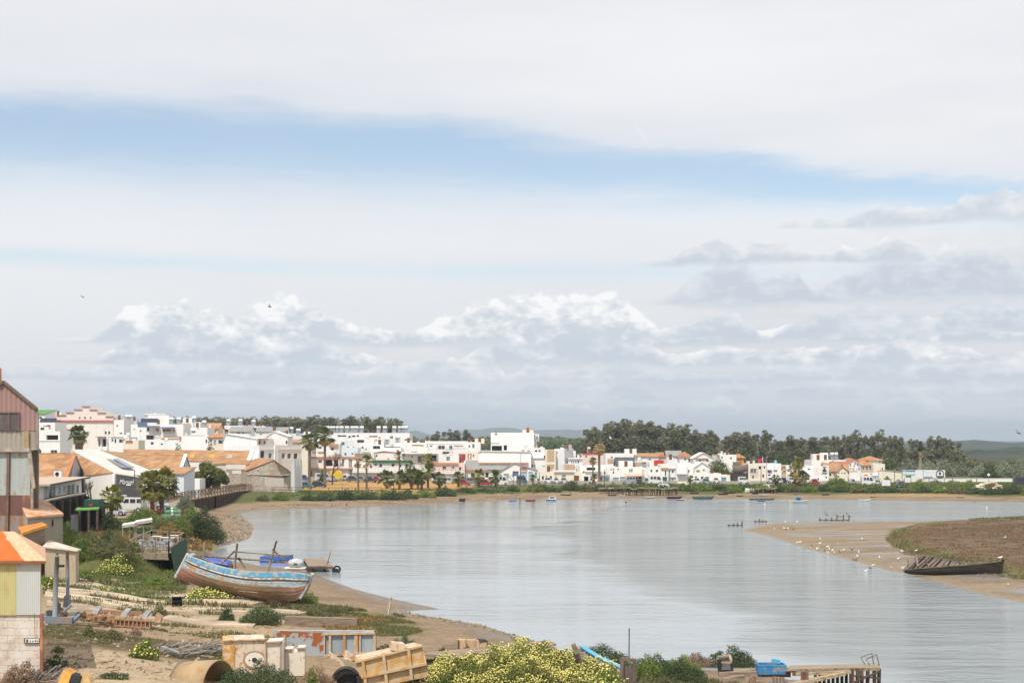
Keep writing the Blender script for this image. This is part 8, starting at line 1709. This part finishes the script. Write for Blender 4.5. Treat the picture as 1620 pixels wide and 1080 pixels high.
# ================================================================ boats, stakes, piers
def rowboat(label,x0,x1,yb,col,col2=None,cabin=None,afloat=True,hgt=None,upturned=False,inside=(.10,.09,.08),group='small boats along the far shore'):
 z=0 if afloat else None;xc=(x0+x1)/2
 p=Vector((*flat(xc,yb),0)) if afloat else gp(xc,yb)
 L=(x1-x0)/F*p.y;b=min(L*.16,.9);hh=hgt or min(.55,L*.12);t=thing('rowing_boat' if not cabin else 'motor_boat',label,'boat',p,0,group);m=plain(f'hull_{int(col[0]*99)}_{int(col[1]*99)}_{int(col[2]*99)}',col,.6,.25);n=13
 sec=lambda f:(math.sin(math.pi*min(1,.12+f*.88)) if f < .5 else math.cos((f-.5)*math.pi)**.7)
 def ring(f,k):
  w=b*max(.02,sec(f));x=p.x+(f-.5)*L;xk=p.x+(f-.5)*L*(.72 if f > .5 else .88);s=hh*(1+.35*abs(f-.5)**2*4*(1 if f > .5 else .4));z0=-.15 if afloat else 0
  return [Vector((x,p.y-w,p.z+s)),Vector(((x+xk)/2,p.y-w*.85,p.z+s*.45)),Vector((xk,p.y-w*.4,p.z+z0)),Vector((xk,p.y+w*.4,p.z+z0)),Vector(((x+xk)/2,p.y+w*.85,p.z+s*.45)),Vector((x,p.y+w,p.z+s))]
 rows=[ring(i/(n-1),0) for i in range(n)]
 if upturned:rows=[[Vector((v.x,v.y,2*p.z+hh*1.05-v.z)) for v in r_] for r_ in rows]
 mb=MB();[mb.v.extend(r_) for r_ in rows];
 for i in range(n-1):
  for j in range(5):mb.f.append((6*i+j,6*i+6+j,6*i+7+j,6*i+j+1))
 mb.f += [tuple(range(6)),tuple(6*(n-1)+j for j in reversed(range(6)))];recalc(mb.build('hull',m,t))
 if not upturned:
  mb=MB();ins=[[r_[0].lerp(r_[5],.08)-Vector((0,0,.12*hh)),r_[0].lerp(r_[5],.92)-Vector((0,0,.12*hh))] for r_ in rows]
  for i in range(n-1):mb.poly([ins[i][0],ins[i+1][0],ins[i+1][1],ins[i][1]])
  mb.build('inside',plain(f'inside_{int(inside[0]*99)}_{int(inside[2]*99)}',inside,.9,.3),t);mb=MB()
  for i in range(n-1):mb.bar(rows[i][0],rows[i+1][0],.08,.09);mb.bar(rows[i][5],rows[i+1][5],.08,.09)
  mb.build('gunwale',plain(f'gun_{int((col2 or col)[0]*99)}_{int((col2 or col)[2]*99)}',col2 or tuple(min(1,c*1.15) for c in col),.6,.2),t)
 if cabin:
  cx,w,ch,cc=cabin;c=Vector((p.x+cx*L,p.y,p.z+hh+ch/2-.1));mb=MB();mb.box(c,(w*L,b*1.3,ch));k=mb.build('cabin',plain(f'cabin_{int(cc[0]*99)}_{int(cc[2]*99)}',cc,.5,.15),t);mb=MB();mb.box(c+Vector((0,-b*.66,ch*.12)),(w*L*.7,.03,ch*.4));mb.build('window',GLS,k)
 return t
BW,BB,DK,GR=(.70,.70,.66),(.12,.26,.42),(.05,.05,.05),(.07,.12,.10)
for a in [('small blue boat moored beside the thin pole, leftmost on the water',805,817,792.5,BB),('low dark red boat moored right of the small blue boat',831,848,792.5,(.28,.05,.05)),('blue boat with a pale cabin top off the low waterfront house',863,881,791.5,(.10,.22,.34),BW,(.1,.6,.7,(.6,.64,.66))),('pale green upturned dinghy before the bank left of the pier',886,905,783.5,(.2,.24,.24),None,None,False)]:rowboat(*a)
rowboat('little blue skiff drawn up on the bank below the low waterfront house',896,904,775,(.12,.34,.5),None,None,False);rowboat('dark sunken hull at the car park shore',726,737,793,DK,None,None,False,.5);rowboat('red painted dinghy lying in the bank bushes near the red saloon',723,733,779,(.38,.06,.06),None,None,False)
for a in [('dark green boat lying on the mud at the left end of the pier',961,976,784,GR),('small white boat between the dark green boat and the piles',980,989,784.5,BW),('white boat with dark netting in front of the pier piles',1020,1036,787.5,BW),('long purple-brown boat at the right end of the pier',1054,1080,788.5,(.14,.07,.09)),('long grey-green barge lying on the wet mud',1095,1131,789.5,(.17,.21,.19)),('black boat hull behind the grey-green barge',1106,1121,786.5,DK),('dark boat on the mud below the turquoise door',1091,1106,781,(.07,.06,.05)),('brown-black hull on the mud left of the small jetty',1136,1153,782.5,(.09,.07,.05)),('olive green hull drawn up above the brown-black hull',1144,1165,780,(.10,.11,.07)),('dark rust boat right of the olive hull',1165,1176,785,(.13,.07,.05)),('white long boat on the mud below the small jetty',1200,1217,784.2,BW),('black boat beside the small jetty piles',1190,1200,781.5,DK),('grey boat on the beach right of the small jetty',1256,1264,782.2,(.13,.14,.14)),('long dark boat on the beach below the chapel gable',1300,1313,783,(.06,.06,.055)),('small ochre boat on the beach near the orange sign',1376,1388,786.5,(.4,.27,.12)),('pale green boat on the beach below the billboards',1513,1526,787,(.28,.33,.27)),('black skiff at the waterline below the stone pile',1540,1545,794,DK)]:rowboat(a[0],*a[1:5],None,None,False)
rowboat('silver upturned boat on the bank below the green gate',1041,1061,773,(.55,.57,.57),None,None,False,1.1,True);rowboat('cream upturned boat before the white cube house',1071,1089,767,(.62,.6,.45),None,None,False,.8,True);rowboat('white-green upturned boat lying by the small jetty',1178,1195,778,(.6,.63,.52),None,None,False,.8,True);rowboat('white upturned skiff above the small jetty deck',1207,1219,771.5,(.62,.62,.57),None,None,False,.8,True);rowboat('white skiff in the grass below the circle billboard',1485,1497,776,(.62,.62,.55),None,None,False,.7,True)
rowboat('long grey punt left of the blue tender',1185,1203,790.5,(.16,.17,.15));rowboat('blue-grey tender between two grey punts',1198,1211,792.5,(.13,.19,.26),None,(0,.6,.5,(.13,.2,.27)));rowboat('long grey punt right of the blue tender',1205,1226,790.5,(.17,.18,.15));rowboat('white motor boat with a bright blue canopy moored mid-channel',1248,1279,795.5,BW,None,(-.02,.24,.8,(.07,.27,.48)));rowboat('low white boat moored off the orange sign workshop',1358,1377,793,(.75,.75,.72),None,None,True,.35);rowboat('small dark tender moored before the purple-brown boat',1070,1083,791,(.09,.09,.09),(.6,.6,.6))
for x,y,l in ((1210,798,'small cream buoy floating right of the blue-grey tender'),(1561,804,'white buoy floating off the far right beach'),(990,795,'dark speck of a buoy off the pier')):mb=MB();c=Vector((*flat(x,y),.1));mb.ball(c,.17,8,6);o=mb.build('buoy',TANK if '990' not in str(x) else DOORS['k'],None,True);tag(o,l,'buoy','buoys')
def pier(label,x0,x1,y,n,ztop,seed):
 a,b=gp(x0,y),gp(x1,y-.5);t=thing('timber_pier',label,'pier',a);r=random.Random(seed);mb=MB();pz=Vector((0,0,ztop))
 for i in range(8):c,d=a.lerp(b,i/8),a.lerp(b,(i+1)/8+.02);mb.bar(Vector((c.x,c.y+1,ztop+r.uniform(-.15,.2))),Vector((d.x,d.y+1,ztop+r.uniform(-.15,.2))),2.2,.12)
 mb.build('deck',WD,t)
 for i in range(n):
  c=a.lerp(b,i/(n-1));c.y += r.uniform(0,1.8);mb=MB();mb.tube([Vector((c.x+r.uniform(-.3,.3),c.y,-.2)),Vector((c.x,c.y,ztop+r.uniform(-.2,.5)))],.08,5);mb.build('pile',WDK if r.random() < .35 else WZ,t)
pier('long rickety timber pier on many dark piles in mid shore',986,1072,784,46,1.75,2);pier('broken low timber stage left of the long pier',948,986,781,12,1.6,3);pier('small timber jetty on short piles below the cream three-bay house',1188,1229,780.5,18,1.6,4)
def stakes(label,xs,y,hts):
 t=None
 for i,(x,h_) in enumerate(zip(xs,hts)):
  c=Vector((*flat(x,y),0));
  if t is None:t=thing('mooring_stakes',label,'stakes',c)
  mb=MB();mb.tube([c-Vector((0,0,.6)),c+Vector((.05*(i % 3),0,h_))],.09,5);mb.build('stake',WDK,t)
 mb=MB();a,b=Vector((*flat(xs[0]-2,y),.12)),Vector((*flat(xs[-1],y),.12));mb.bar(a,b,.12,.12);mb.build('low_rail',WDK,t)
stakes('row of dark stakes standing in the water above the sandbar middle',[1297,1306,1315,1324,1334,1342.5],823.5,[.5,.4,.5,.6,.9,.8]);stakes('short row of dark stakes off the left tip of the sandbar',[1153,1160,1166,1174],832,[.3,.35,.5,.7]);stakes('low stakes and weed just left of the sandbar tip',[1195,1201,1206,1212],826,[.3,.5,.35,.3])
def wreck():
 t=thing('boat_wreck','black rotting wreck of an open wooden boat on the sandbar','boat',gp(1510,908));D=gp(1510,909).y;q=lambda x,y,d=0:at(x,y,D+d);hm=wood('tarred_wood',(.045,.036,.028),(.018,.016,.014));pale=wood('bleached_ribs',(.25,.20,.17),(.11,.085,.07))
 S=cr([q(1430,901),q(1450,899),q(1490,896),q(1540,892.5),q(1586,887)],16);K=cr([q(1432,906),q(1450,909),q(1490,910),q(1540,910),q(1580,908)],16)
 n_,f_=hull_loft(S,K,.18,[.5,.75,.9,1.0,1.05,1.1,1.1,1.1,1.05,1,.95,.85,.7,.5,.3,.06],6);grid_mesh('hull',n_,hm,t);
 B=cr([q(1449,879.5,2.1),q(1475,880.5,2.2),q(1500,886,2.2),q(1530,891,2.0),q(1582,888,.4)],16);bk=[[B[i].lerp(K[i]+Vector((0,1.2,0)),j/4) for j in range(5)] for i in range(16)];grid_mesh('far_planking',bk,pale,t);
 for i in range(1,13):a=B[i];mb=MB();mb.bar(a+Vector((0,-.08,.02)),bk[i][3]+Vector((0,-.1,0)),.09,.08);mb.build('rib',pale if i % 2 else hm,t)
 mb=MB()
 for i in range(15):mb.bar(B[i]+Vector((0,0,.03)),B[i+1]+Vector((0,0,.03)),.12,.09)
 mb.build('far_gunwale',pale,t);mb=MB()
 for i in range(15):mb.bar(S[i],S[i+1],.12,.08)
 mb.build('near_gunwale',wood('mossy_gunwale',(.17,.15,.09)),t);mb=MB();mb.bar(q(1452,896,.9),q(1449.5,878.5,2.0),.14);mb.bar(q(1470,897,.4),q(1466,889,2.1),.09);mb.build('transom_post',pale,t);mb=MB();mb.bar(q(1582,908),q(1587,884),.18,.2);mb.build('stem_post',hm,t)
 o=MB();o.bar(q(1436,897,.5),q(1437,886,.5),.07);tag(o.build('stake',WDK),'single stake standing at the left end of the wreck','stake')
wreck()
def ship():
 D=358;q=lambda x,y,d=0:at(x,y,D+d);g=hz(q(1172,0).x,D);t=thing('stranded_ship','old grey wooden ship hull raised on a dark shed among the houses','ship',Vector((q(1172,0).x,D,g)))
 S=cr([q(1158,735.5),q(1166,736),q(1176,735.5),(q(1187,733))],10);K=cr([q(1160,748),q(1168,748.5),q(1178,747),q(1184,743)],10);n_,f_=hull_loft(S,K,.3,[1.1,1.4,1.5,1.5,1.5,1.4,1.2,.9,.5,.08],5);hm=wood('ship_grey',(.22,.19,.17),(.10,.08,.07));grid_mesh('hull',n_,hm,t);grid_mesh('hull',f_,hm,t,True)
 mb=MB();mb.box(q(1165,734,1.5),(1.6,1.6,1.2));mb.build('wheelhouse',hm,t);mb=MB();mb.tube([q(1172,736,1.5),q(1172.5,716,1.5)],.08,5);mb.build('mast',WDK,t)
 mb=MB();a=q(1172,757);mb.box((a.x,D+2,(q(0,748).z+g)/2),(3.9,3.5,q(0,748.6).z-g));mb.build('shed_base',plain('shed_dark',(.06,.055,.05),.9,.3),t)
ship()
# ================================================================ signs, poles, walls at the right
def board(label,x0,x1,y0,y1,yb,D,m,name='billboard',cat='billboard',legs=(.1,.9)):
 a,b=at(x0,y0,D),at(x1,y1,D);g=hz((a.x+b.x)/2,D);t=thing(name,label,cat,((a.x+b.x)/2,D,g));mb=MB();mb.box(((a.x+b.x)/2,D,(a.z+b.z)/2),(b.x-a.x,.15,a.z-b.z));mb.build('panel',m,t)
 for f in legs:x=a.x+(b.x-a.x)*f;mb=MB();mb.bar((x,D+.15,g-.3),(x,D+.15,a.z-.1),.12);mb.build('post',WZ,t)
 def art(nm,u0,u1,v0,v1,mm,th=.02):mb=MB();mb.box((a.x+(b.x-a.x)*(u0+u1)/2,D-.076-th/2,a.z-(a.z-b.z)*(v0+v1)/2),((b.x-a.x)*(u1-u0),th,(a.z-b.z)*(v1-v0)));mb.build(nm,mm,t)
 return t,art,a,b
WB=plain('banner_white',(.74,.75,.76),.7,.1)
t,art,a,b=board('wide picture billboard with a blue sky strip and green field',1428,1460,743,757,760,345,WB,legs=(.02,.42,.95));art('sky_strip',0,.62,0,.22,plain('print_sky',(.33,.46,.68),.6,.15));art('blue_lettering',.18,.62,.10,.2,plain('print_blue',(.09,.16,.38),.6,.3),.03);art('print_hill',.02,.62,.45,.66,plain('print_grey',(.45,.47,.46),.6,.35));art('green_field',.15,.42,.62,.9,plain('print_green',(.05,.22,.11),.6,.4),.03)
t,art,a,b=board('white billboard with a dark round emblem, right of the picture billboard',1461,1495,743,756,760,347,WB,legs=(.02,.5,.98));art('blue_foot',.02,.42,.80,.98,plain('print_blue_foot',(.22,.32,.48),.6,.4));art('faint_lines',.05,.55,.25,.3,plain('print_faint',(.62,.62,.64),.6,.1));c=Vector((a.x+(b.x-a.x)*.76,346.9,(a.z+b.z)/2+.05));mb=MB();mb.tube([c+Vector((math.cos(k)*.92,0,math.sin(k)*.88)) for k in np.linspace(-.6,3.9,22)],.11,5);mb.build('round_emblem',plain('emblem_dark',(.10,.09,.10),.6,.2),t);mb=MB();mb.ball(c+Vector((0,0,.1)),(.3,.04,.4));mb.ball(c+Vector((.1,0,-.75)),(1.0,.04,.3));mb.build('emblem_figure',MATS['emblem_dark'],t)
board('small blank white notice board in front of the picture billboard',1431,1439.5,755,763,768,318,WB,'notice_board','sign');board('blank white banner panel beside the parked white cars',1395,1408.5,759,768,769,308,WB,'banner','banner',(.02,.98))
a,b=at(1306.2,737.5,333.7),at(0,0,1)
def emblem():
 D=MD(334)-.2;q=lambda x,y:at(x,y,D);t=thing('emblem_sign','white sign with black figure emblem on the pink panelled house','sign',q(1304.5,743));mb=MB();mb.box(q(1304.5,743),(1.35,.08,1.55));mb.build('board',WB,t)
 for x,y,w,h_ in ((1304.5,738.8,1.0,.22),(1304.4,741.3,.45,.4),(1302.8,744.2,.5,.55),(1306,744.4,.5,.5),(1304.5,747.4,1.1,.15)):mb=MB();p=q(x,y);mb.box((p.x,D-.055,p.z),(w,.03,h_));mb.build('emblem_mark',DOORS['k'],t)
 D=MD(337)-.3;c=at(1370,751.5,D);t=thing('orange_sign','orange oval sign on the low white workshop wall','sign',c);mb=MB();mb.prism([c+Vector((math.cos(k)*.55,0,math.sin(k)*.34)) for k in np.linspace(0,6.283,20,endpoint=False)],(0,-.06,0));recalc(mb.build('plate',plain('sign_orange',(.72,.30,.03),.6,.1),t));mb=MB();mb.box(c+Vector((-1.35,-.02,-.45)),(.9,.05,.14));mb.build('dark_lettering_strip',DOORS['k'],t)
 D=MD(337)-1;q=lambda x,y:at(x,y,D);p=q(1352,744);t=thing('mural_wall','wall end painted with a colourful blue, white and orange mural','mural',(p.x,D,hz(p.x,D)));mb=MB();mb.prism([q(1343.5,760),q(1361,760),q(1361,737),q(1352,730.5),q(1343.5,735)],(0,.5,0));recalc(mb.build('wall',WALL['W'],t));cols=[(.10,.25,.45),(.16,.42,.55),(.72,.42,.18),(.60,.35,.28),(.25,.2,.42),(.72,.73,.75),(.1,.4,.5)]
 for i,(x,y,rx,rz) in enumerate([(1345.5,735,1.3,1.8),(1352.8,732.5,2.2,1.8),(1350,741.5,2.0,2.3),(1351.5,736.5,1.5,1.5),(1357.5,734.5,2.2,1.8),(1355.6,741,1.5,2.6),(1359,740.5,1.2,2.5),(1345.6,741,1.2,1)]):
  mb=MB();mb.prism([q(x+math.cos(k)*rx*(1+.2*math.sin(3*k)),y+math.sin(k)*rz*1.2)+Vector((0,-.004-.004*i,0)) for k in np.linspace(0,6.283,14,endpoint=False)],(0,-.02,0));recalc(mb.build('mural_patch',plain(f'mural_{i}',cols[i % 7],.7,.2),t))
 c=at(1227,731,366);t=thing('roof_tank','light blue cylindrical water tank on the orange topped house','water tank',at(1227,733.8,366));mb=MB();mb.tube([c+Vector((0,0,-.45)),c+Vector((0,0,.3)),c+Vector((0,0,.45))],[.42,.42,.2],12);mb.build('drum',plain('tank_blue',(.16,.48,.66),.5,.12),t);mb=MB();mb.tube([c+Vector((0,0,.44)),c+Vector((0,0,.54))],.16,8);mb.build('lid',TANK,t)
 c=at(629,713.5,394);t=thing('roof_tank','small red tank beside the black solar pitch','water tank',c);mb=MB();mb.tube([c+Vector((0,0,-.45)),c+Vector((0,0,.4))],.36,10);mb.build('drum',DOORS['r'],t);mb=MB();mb.tube([c+Vector((0,0,.4)),c+Vector((0,0,.5))],.18,8);mb.build('lid',TANK,t)
 D=372;t=thing('flag','magenta flag on a white pole above the cream three-bay house','flag',at(1207,748,D));mb=MB();mb.tube([at(1207,748,D),at(1206.8,721.5,D)],.07,6);mb.build('pole',TANK,t);g=[[at(1206.5-i*1.0,722.5+j*2.0+.55*i+.5*math.sin(i*1.2),D+.15*math.sin(i*1.3+j)) for j in range(4)] for i in range(8)];grid_mesh('cloth',g,plain('flag_magenta',(.62,.03,.10),.8,.15),t);grid_mesh('cloth',[[p+Vector((0,.01,0)) for p in r_[2:]] for r_ in g[2:]],plain('flag_blue',(.14,.12,.35),.8,.15),t)
emblem()
def lowall():
 P=[gp(1440,764),gp(1530,765),gp(1600,766),gp(1700,767)];P=[Vector((p.x,350,hz(p.x,350))) for p in P];t=thing('boundary_wall','long low white boundary wall in front of the tamarisks','wall',P[1]);mb=MB();
 for a,b in zip(P,P[1:]):mb.prism([a-Vector((0,0,.3)),b-Vector((0,0,.3)),Vector((b.x,b.y,at(0,756.3,350).z)),Vector((a.x,a.y,at(0,756.3,350).z))],(0,.25,0))
 recalc(mb.build('wall',WALL['W'],t));mb=MB();[mb.bar(Vector((a.x,350.12,at(0,756.3,350).z+.05)),Vector((b.x,350.12,at(0,756.3,350).z+.05)),.4,.08) for a,b in zip(P,P[1:])];mb.build('coping',plain('wall_coping',(.55,.5,.46),.9,.2),t)
 P=[at(1392,0,338),at(1427,0,338)];t=thing('yard_wall','tall cream yard wall left of the picture billboard','wall',(P[0].x,338,hz(P[0].x,338)));mb=MB();g=t.location.z;mb.prism([Vector((P[0].x,338,g)),Vector((P[1].x,338,g)),Vector((P[1].x,338,at(0,746.5,338).z)),Vector((P[0].x,338,at(0,743,338).z))],(0,.3,0));recalc(mb.build('wall',WALL['C'],t));mb=MB();mb.bar(Vector((P[0].x,338.1,at(0,742.8,338).z)),Vector((P[1].x,338.1,at(0,746.3,338).z)),.5,.14);mb.build('coping',MATS['wall_coping'],t)
 fence('uneven fence of thin stakes on the grass below the billboards',[Vector((p.x,p.y,p.z)) for p in (gp(1392,771),gp(1470,772),gp(1545,772))],2.1,3.6,rails=(.55,),m=WZ,post=.13)
 fence('long brown rail fence along the car park edge',[gp(x,y) for x,y in ((432,779.5),(520,780.5),(604,780))],1.15,3.0,rails=(.55,1.0))
 fence('pale rail fence before the stone warehouse',[gp(x,y) for x,y in ((352,779),(380,779),(430,779))],1.2,1.2,rails=(.3,.98),m=wood('pale_fence',(.36,.28,.21),None,2))
 r=random.Random(4);mb=MB()
 for i in range(150):x=r.uniform(1541,1592);e=1-abs(x-1568)/30;p=gp(x,775);s=r.uniform(.25,.6);mb.ball(p+Vector((0,r.uniform(0,2),r.uniform(.05,1.9)*max(.15,e))),(s*1.2,s,s*.7),6,4)
 q=NT('pale_rubble');g=q.n('ShaderNodeNewGeometry');q.bsdf(q.mix(g.outputs['Random Per Island'],(.36,.29,.19),(.66,.58,.44)),.9);tag(mb.build('rubble',q.m),'heap of pale yellow stones on the far right bank','stone pile',kind='stuff')
lowall()
def lamp(label,x,yt,yb,D,arm=0,m=None):
 a,b=at(x,yb,D),at(x,yt,D);a.z=hz(a.x,D);b.x=a.x;t=thing('street_lamp',label,'street lamp',a,0,'lamps and poles');mb=MB();mb.tube([a,b],[.09,.06],6);mb.build('pole',m or METAL,t);mb=MB();c=b+Vector((arm*.8,0,.05));mb.bar(b,c,.05);mb.box(c,(.6,.25,.12));mb.build('lamp_head',METAL,t)
lamp('dark lamp post with a curved head before the charcoal front',213,744,814,196,-1,WDK);lamp('pale slim post right of the charcoal front',224,769,812,195,.3)
for l,x,yt,yb,D,ar in [('thin bare pole in the car park, left of the withered palm',541,722,780,296,0),('brown lamp post in front of the dark navy opening',823,739,769,318,.5),('thin lamp post over the huge blank white wall',823.5,718,742,345,.4),('lamp pole before the ruined stone gable',436,715,760,300,.5),('dark lamp pole at the cream three-bay house',1204,738,766,325,.4),('pale lamp pole left of the shaggy palms',1246,752,769,318,.3),('slim white pole rising behind the plain white wall house',1258,722,745,345,0),('grey pole beside the magenta flag',1213,723,745,350,0),('slim pole in front of the white cube house',1016,744,768,322,.3),('dark leaning pole by the dark carport',956,744,770,318,0),('dark pole before the cream yard wall',1415,743,770,315,0),('thin pole left of the blank banner panel',1390,745,770,315,0),('thin mooring pole in the calm water by the blue boat',822.5,786,806,262,0)]:lamp(l,x,yt,yb,D,ar,WDK if 'dark' in l or 'brown' in l or 'mooring' in l else None)
D=352;t=thing('road_sign','round white and red road sign before the tamarisks at far right','road sign',at(1564,760,349));mb=MB();mb.bar(at(1564,759,349),at(1564,749,349),.08);mb.build('pole',METAL,t);c=at(1564,750.5,348.9);mb=MB();mb.prism([c+Vector((math.cos(k)*.34,0,math.sin(k)*.34)) for k in np.linspace(0,6.283,16,endpoint=False)],(0,-.04,0));recalc(mb.build('disc',WB,t))
t=shrub(224,256,797,815,'dry','dark red flowering shrub at the foot of the bushy palms',D=186,n=900,size=.22);t.data.materials.clear();t.data.materials.append(leafy('crimson_leaves',(.16,.02,.025),(.28,.04,.05),(.10,.06,.03),.4,.9))
# ================================================================ gulls
def gull_mesh(fly):
 mb=MB()
 if not fly:
  mb.ball((0,0,.22),(.19,.09,.10),8,6);mb.ball((.19,0,.36),(.065,.055,.06),6,5);mb.tube([(.13,0,.27),(.18,0,.35)],.05,6);mb.tube([(-.16,0,.22),(-.32,0,.20)],[.05,.01],5)
  for y in (-.03,.03):mb.tube([(.0,y,.15),(.0,y,0)],.012,4)
  mb.tube([(.24,0,.355),(.30,0,.34)],[.018,.004],4)
 else:
  mb.ball((0,0,0),(.22,.08,.08),8,6);mb.tube([(-.2,0,0),(-.34,0,.0)],[.05,.02],5)
  for s in (-1,1):mb.prism([(.08,s*.05,.02),(-.10,s*.05,.02),(-.12,s*.35,.14),(-.16,s*.68,.08),(-.05,s*.40,.16)],(0,0,.015))
 me=bpy.data.meshes.new('gull');me.from_pydata([tuple(v) for v in mb.v],[],mb.f);return me
gw=plain('gull_white',(.80,.80,.78),.8,.08,6);gb=plain('gull_brown',(.16,.13,.10),.9,.3,6);gm,gd=gull_mesh(False),gull_mesh(False);gm.materials.append(gw);gd.materials.append(gb)
for i,(x,y,dk) in enumerate([(1241,836.8,0),(1246,837,0),(1243,838,1),(1255,838.5,1),(1225,838,0),(1265.5,859,0),(1261,860,0),(1297,861,0),(1297.5,854,0),(1325,862,0),(1309.5,866.5,0),(1312,870,0),(1317,872,0),(1304.5,872.5,1),(1310,876.5,0),(1320,875.5,0),(1334.5,871.5,0),(1330,873.5,0),(1329,874.5,1),(1283,865,1),(1282.5,868,0),(1294,868.5,0),(1292,870.5,0),(1358.5,875,0),(1356,881.5,0),(1348,871,1),(1364,854,0),(1392,883,0),(1381.5,896,0),(1383,895,1),(1377,900.5,1),(1410,900,0),(1391,883.5,0),(1421,885.5,0),(1427,873.5,0),(1449,873,0),(1428,900.5,0),(1447.5,897.5,0),(1595,927,0),(1242,825.5,0),(1261,825.5,0),(1350,887,1),(1354,887.5,1),(1590,851.5,0),(1370,905,0)]):
 p=gp(x,y);o=bpy.data.objects.new('gull',gd if dk else gm);COL.objects.link(o);o.location=p+Vector((0,0,.0));o.rotation_euler=(0,0,R.uniform(0,6.28));o.scale=(.72,)*3
 b=f"{'brown young' if dk else 'white'} gull standing on the sandbar {'tip' if x < 1275 else 'shore' if x < 1345 else 'flats left of the wreck' if x < 1500 else 'sand right of the wreck'}";tag(o,None,'gull','gulls on the sandbar');auto(o,b,x)
o=bpy.data.objects.new('gull',gm);COL.objects.link(o);o.location=at(1582.5,884.5,gp(1510,909).y);tag(o,'white gull perched on the stem of the black wreck','gull');o.scale=(.8,)*3
gf,gk=gull_mesh(True),gull_mesh(True);gf.materials.append(gw);gk.materials.append(gb)
for x,y,D,m,rz,rx,l in [(427,485,160,gk,.3,.5,'gull gliding high against the heaped clouds'),(131,470,230,gk,1,.4,'tiny dark bird high in the left sky'),(785,686.5,200,gk,.2,.9,'dark bird flying in front of the white tower'),(1308,814,190,gk,.5,.5,'bird flying low over the water above the stakes, leftmost'),(1326,817,190,gk,2,.4,'bird flying low over the stakes, middle'),(1342,815,190,gk,1,.6,'bird flying low over the stakes, rightmost'),(966,693,240,gf,.4,.5,'white gull flying before the eucalyptus wood'),(1612,685,150,gk,.3,.4,'bird at the right frame edge above the hills')]:
 o=bpy.data.objects.new('flying_gull',m);COL.objects.link(o);o.location=at(x,y,D);o.rotation_euler=(rx,.1,rz);o.scale=(.9,)*3;tag(o,l,'gull')
finish_labels()
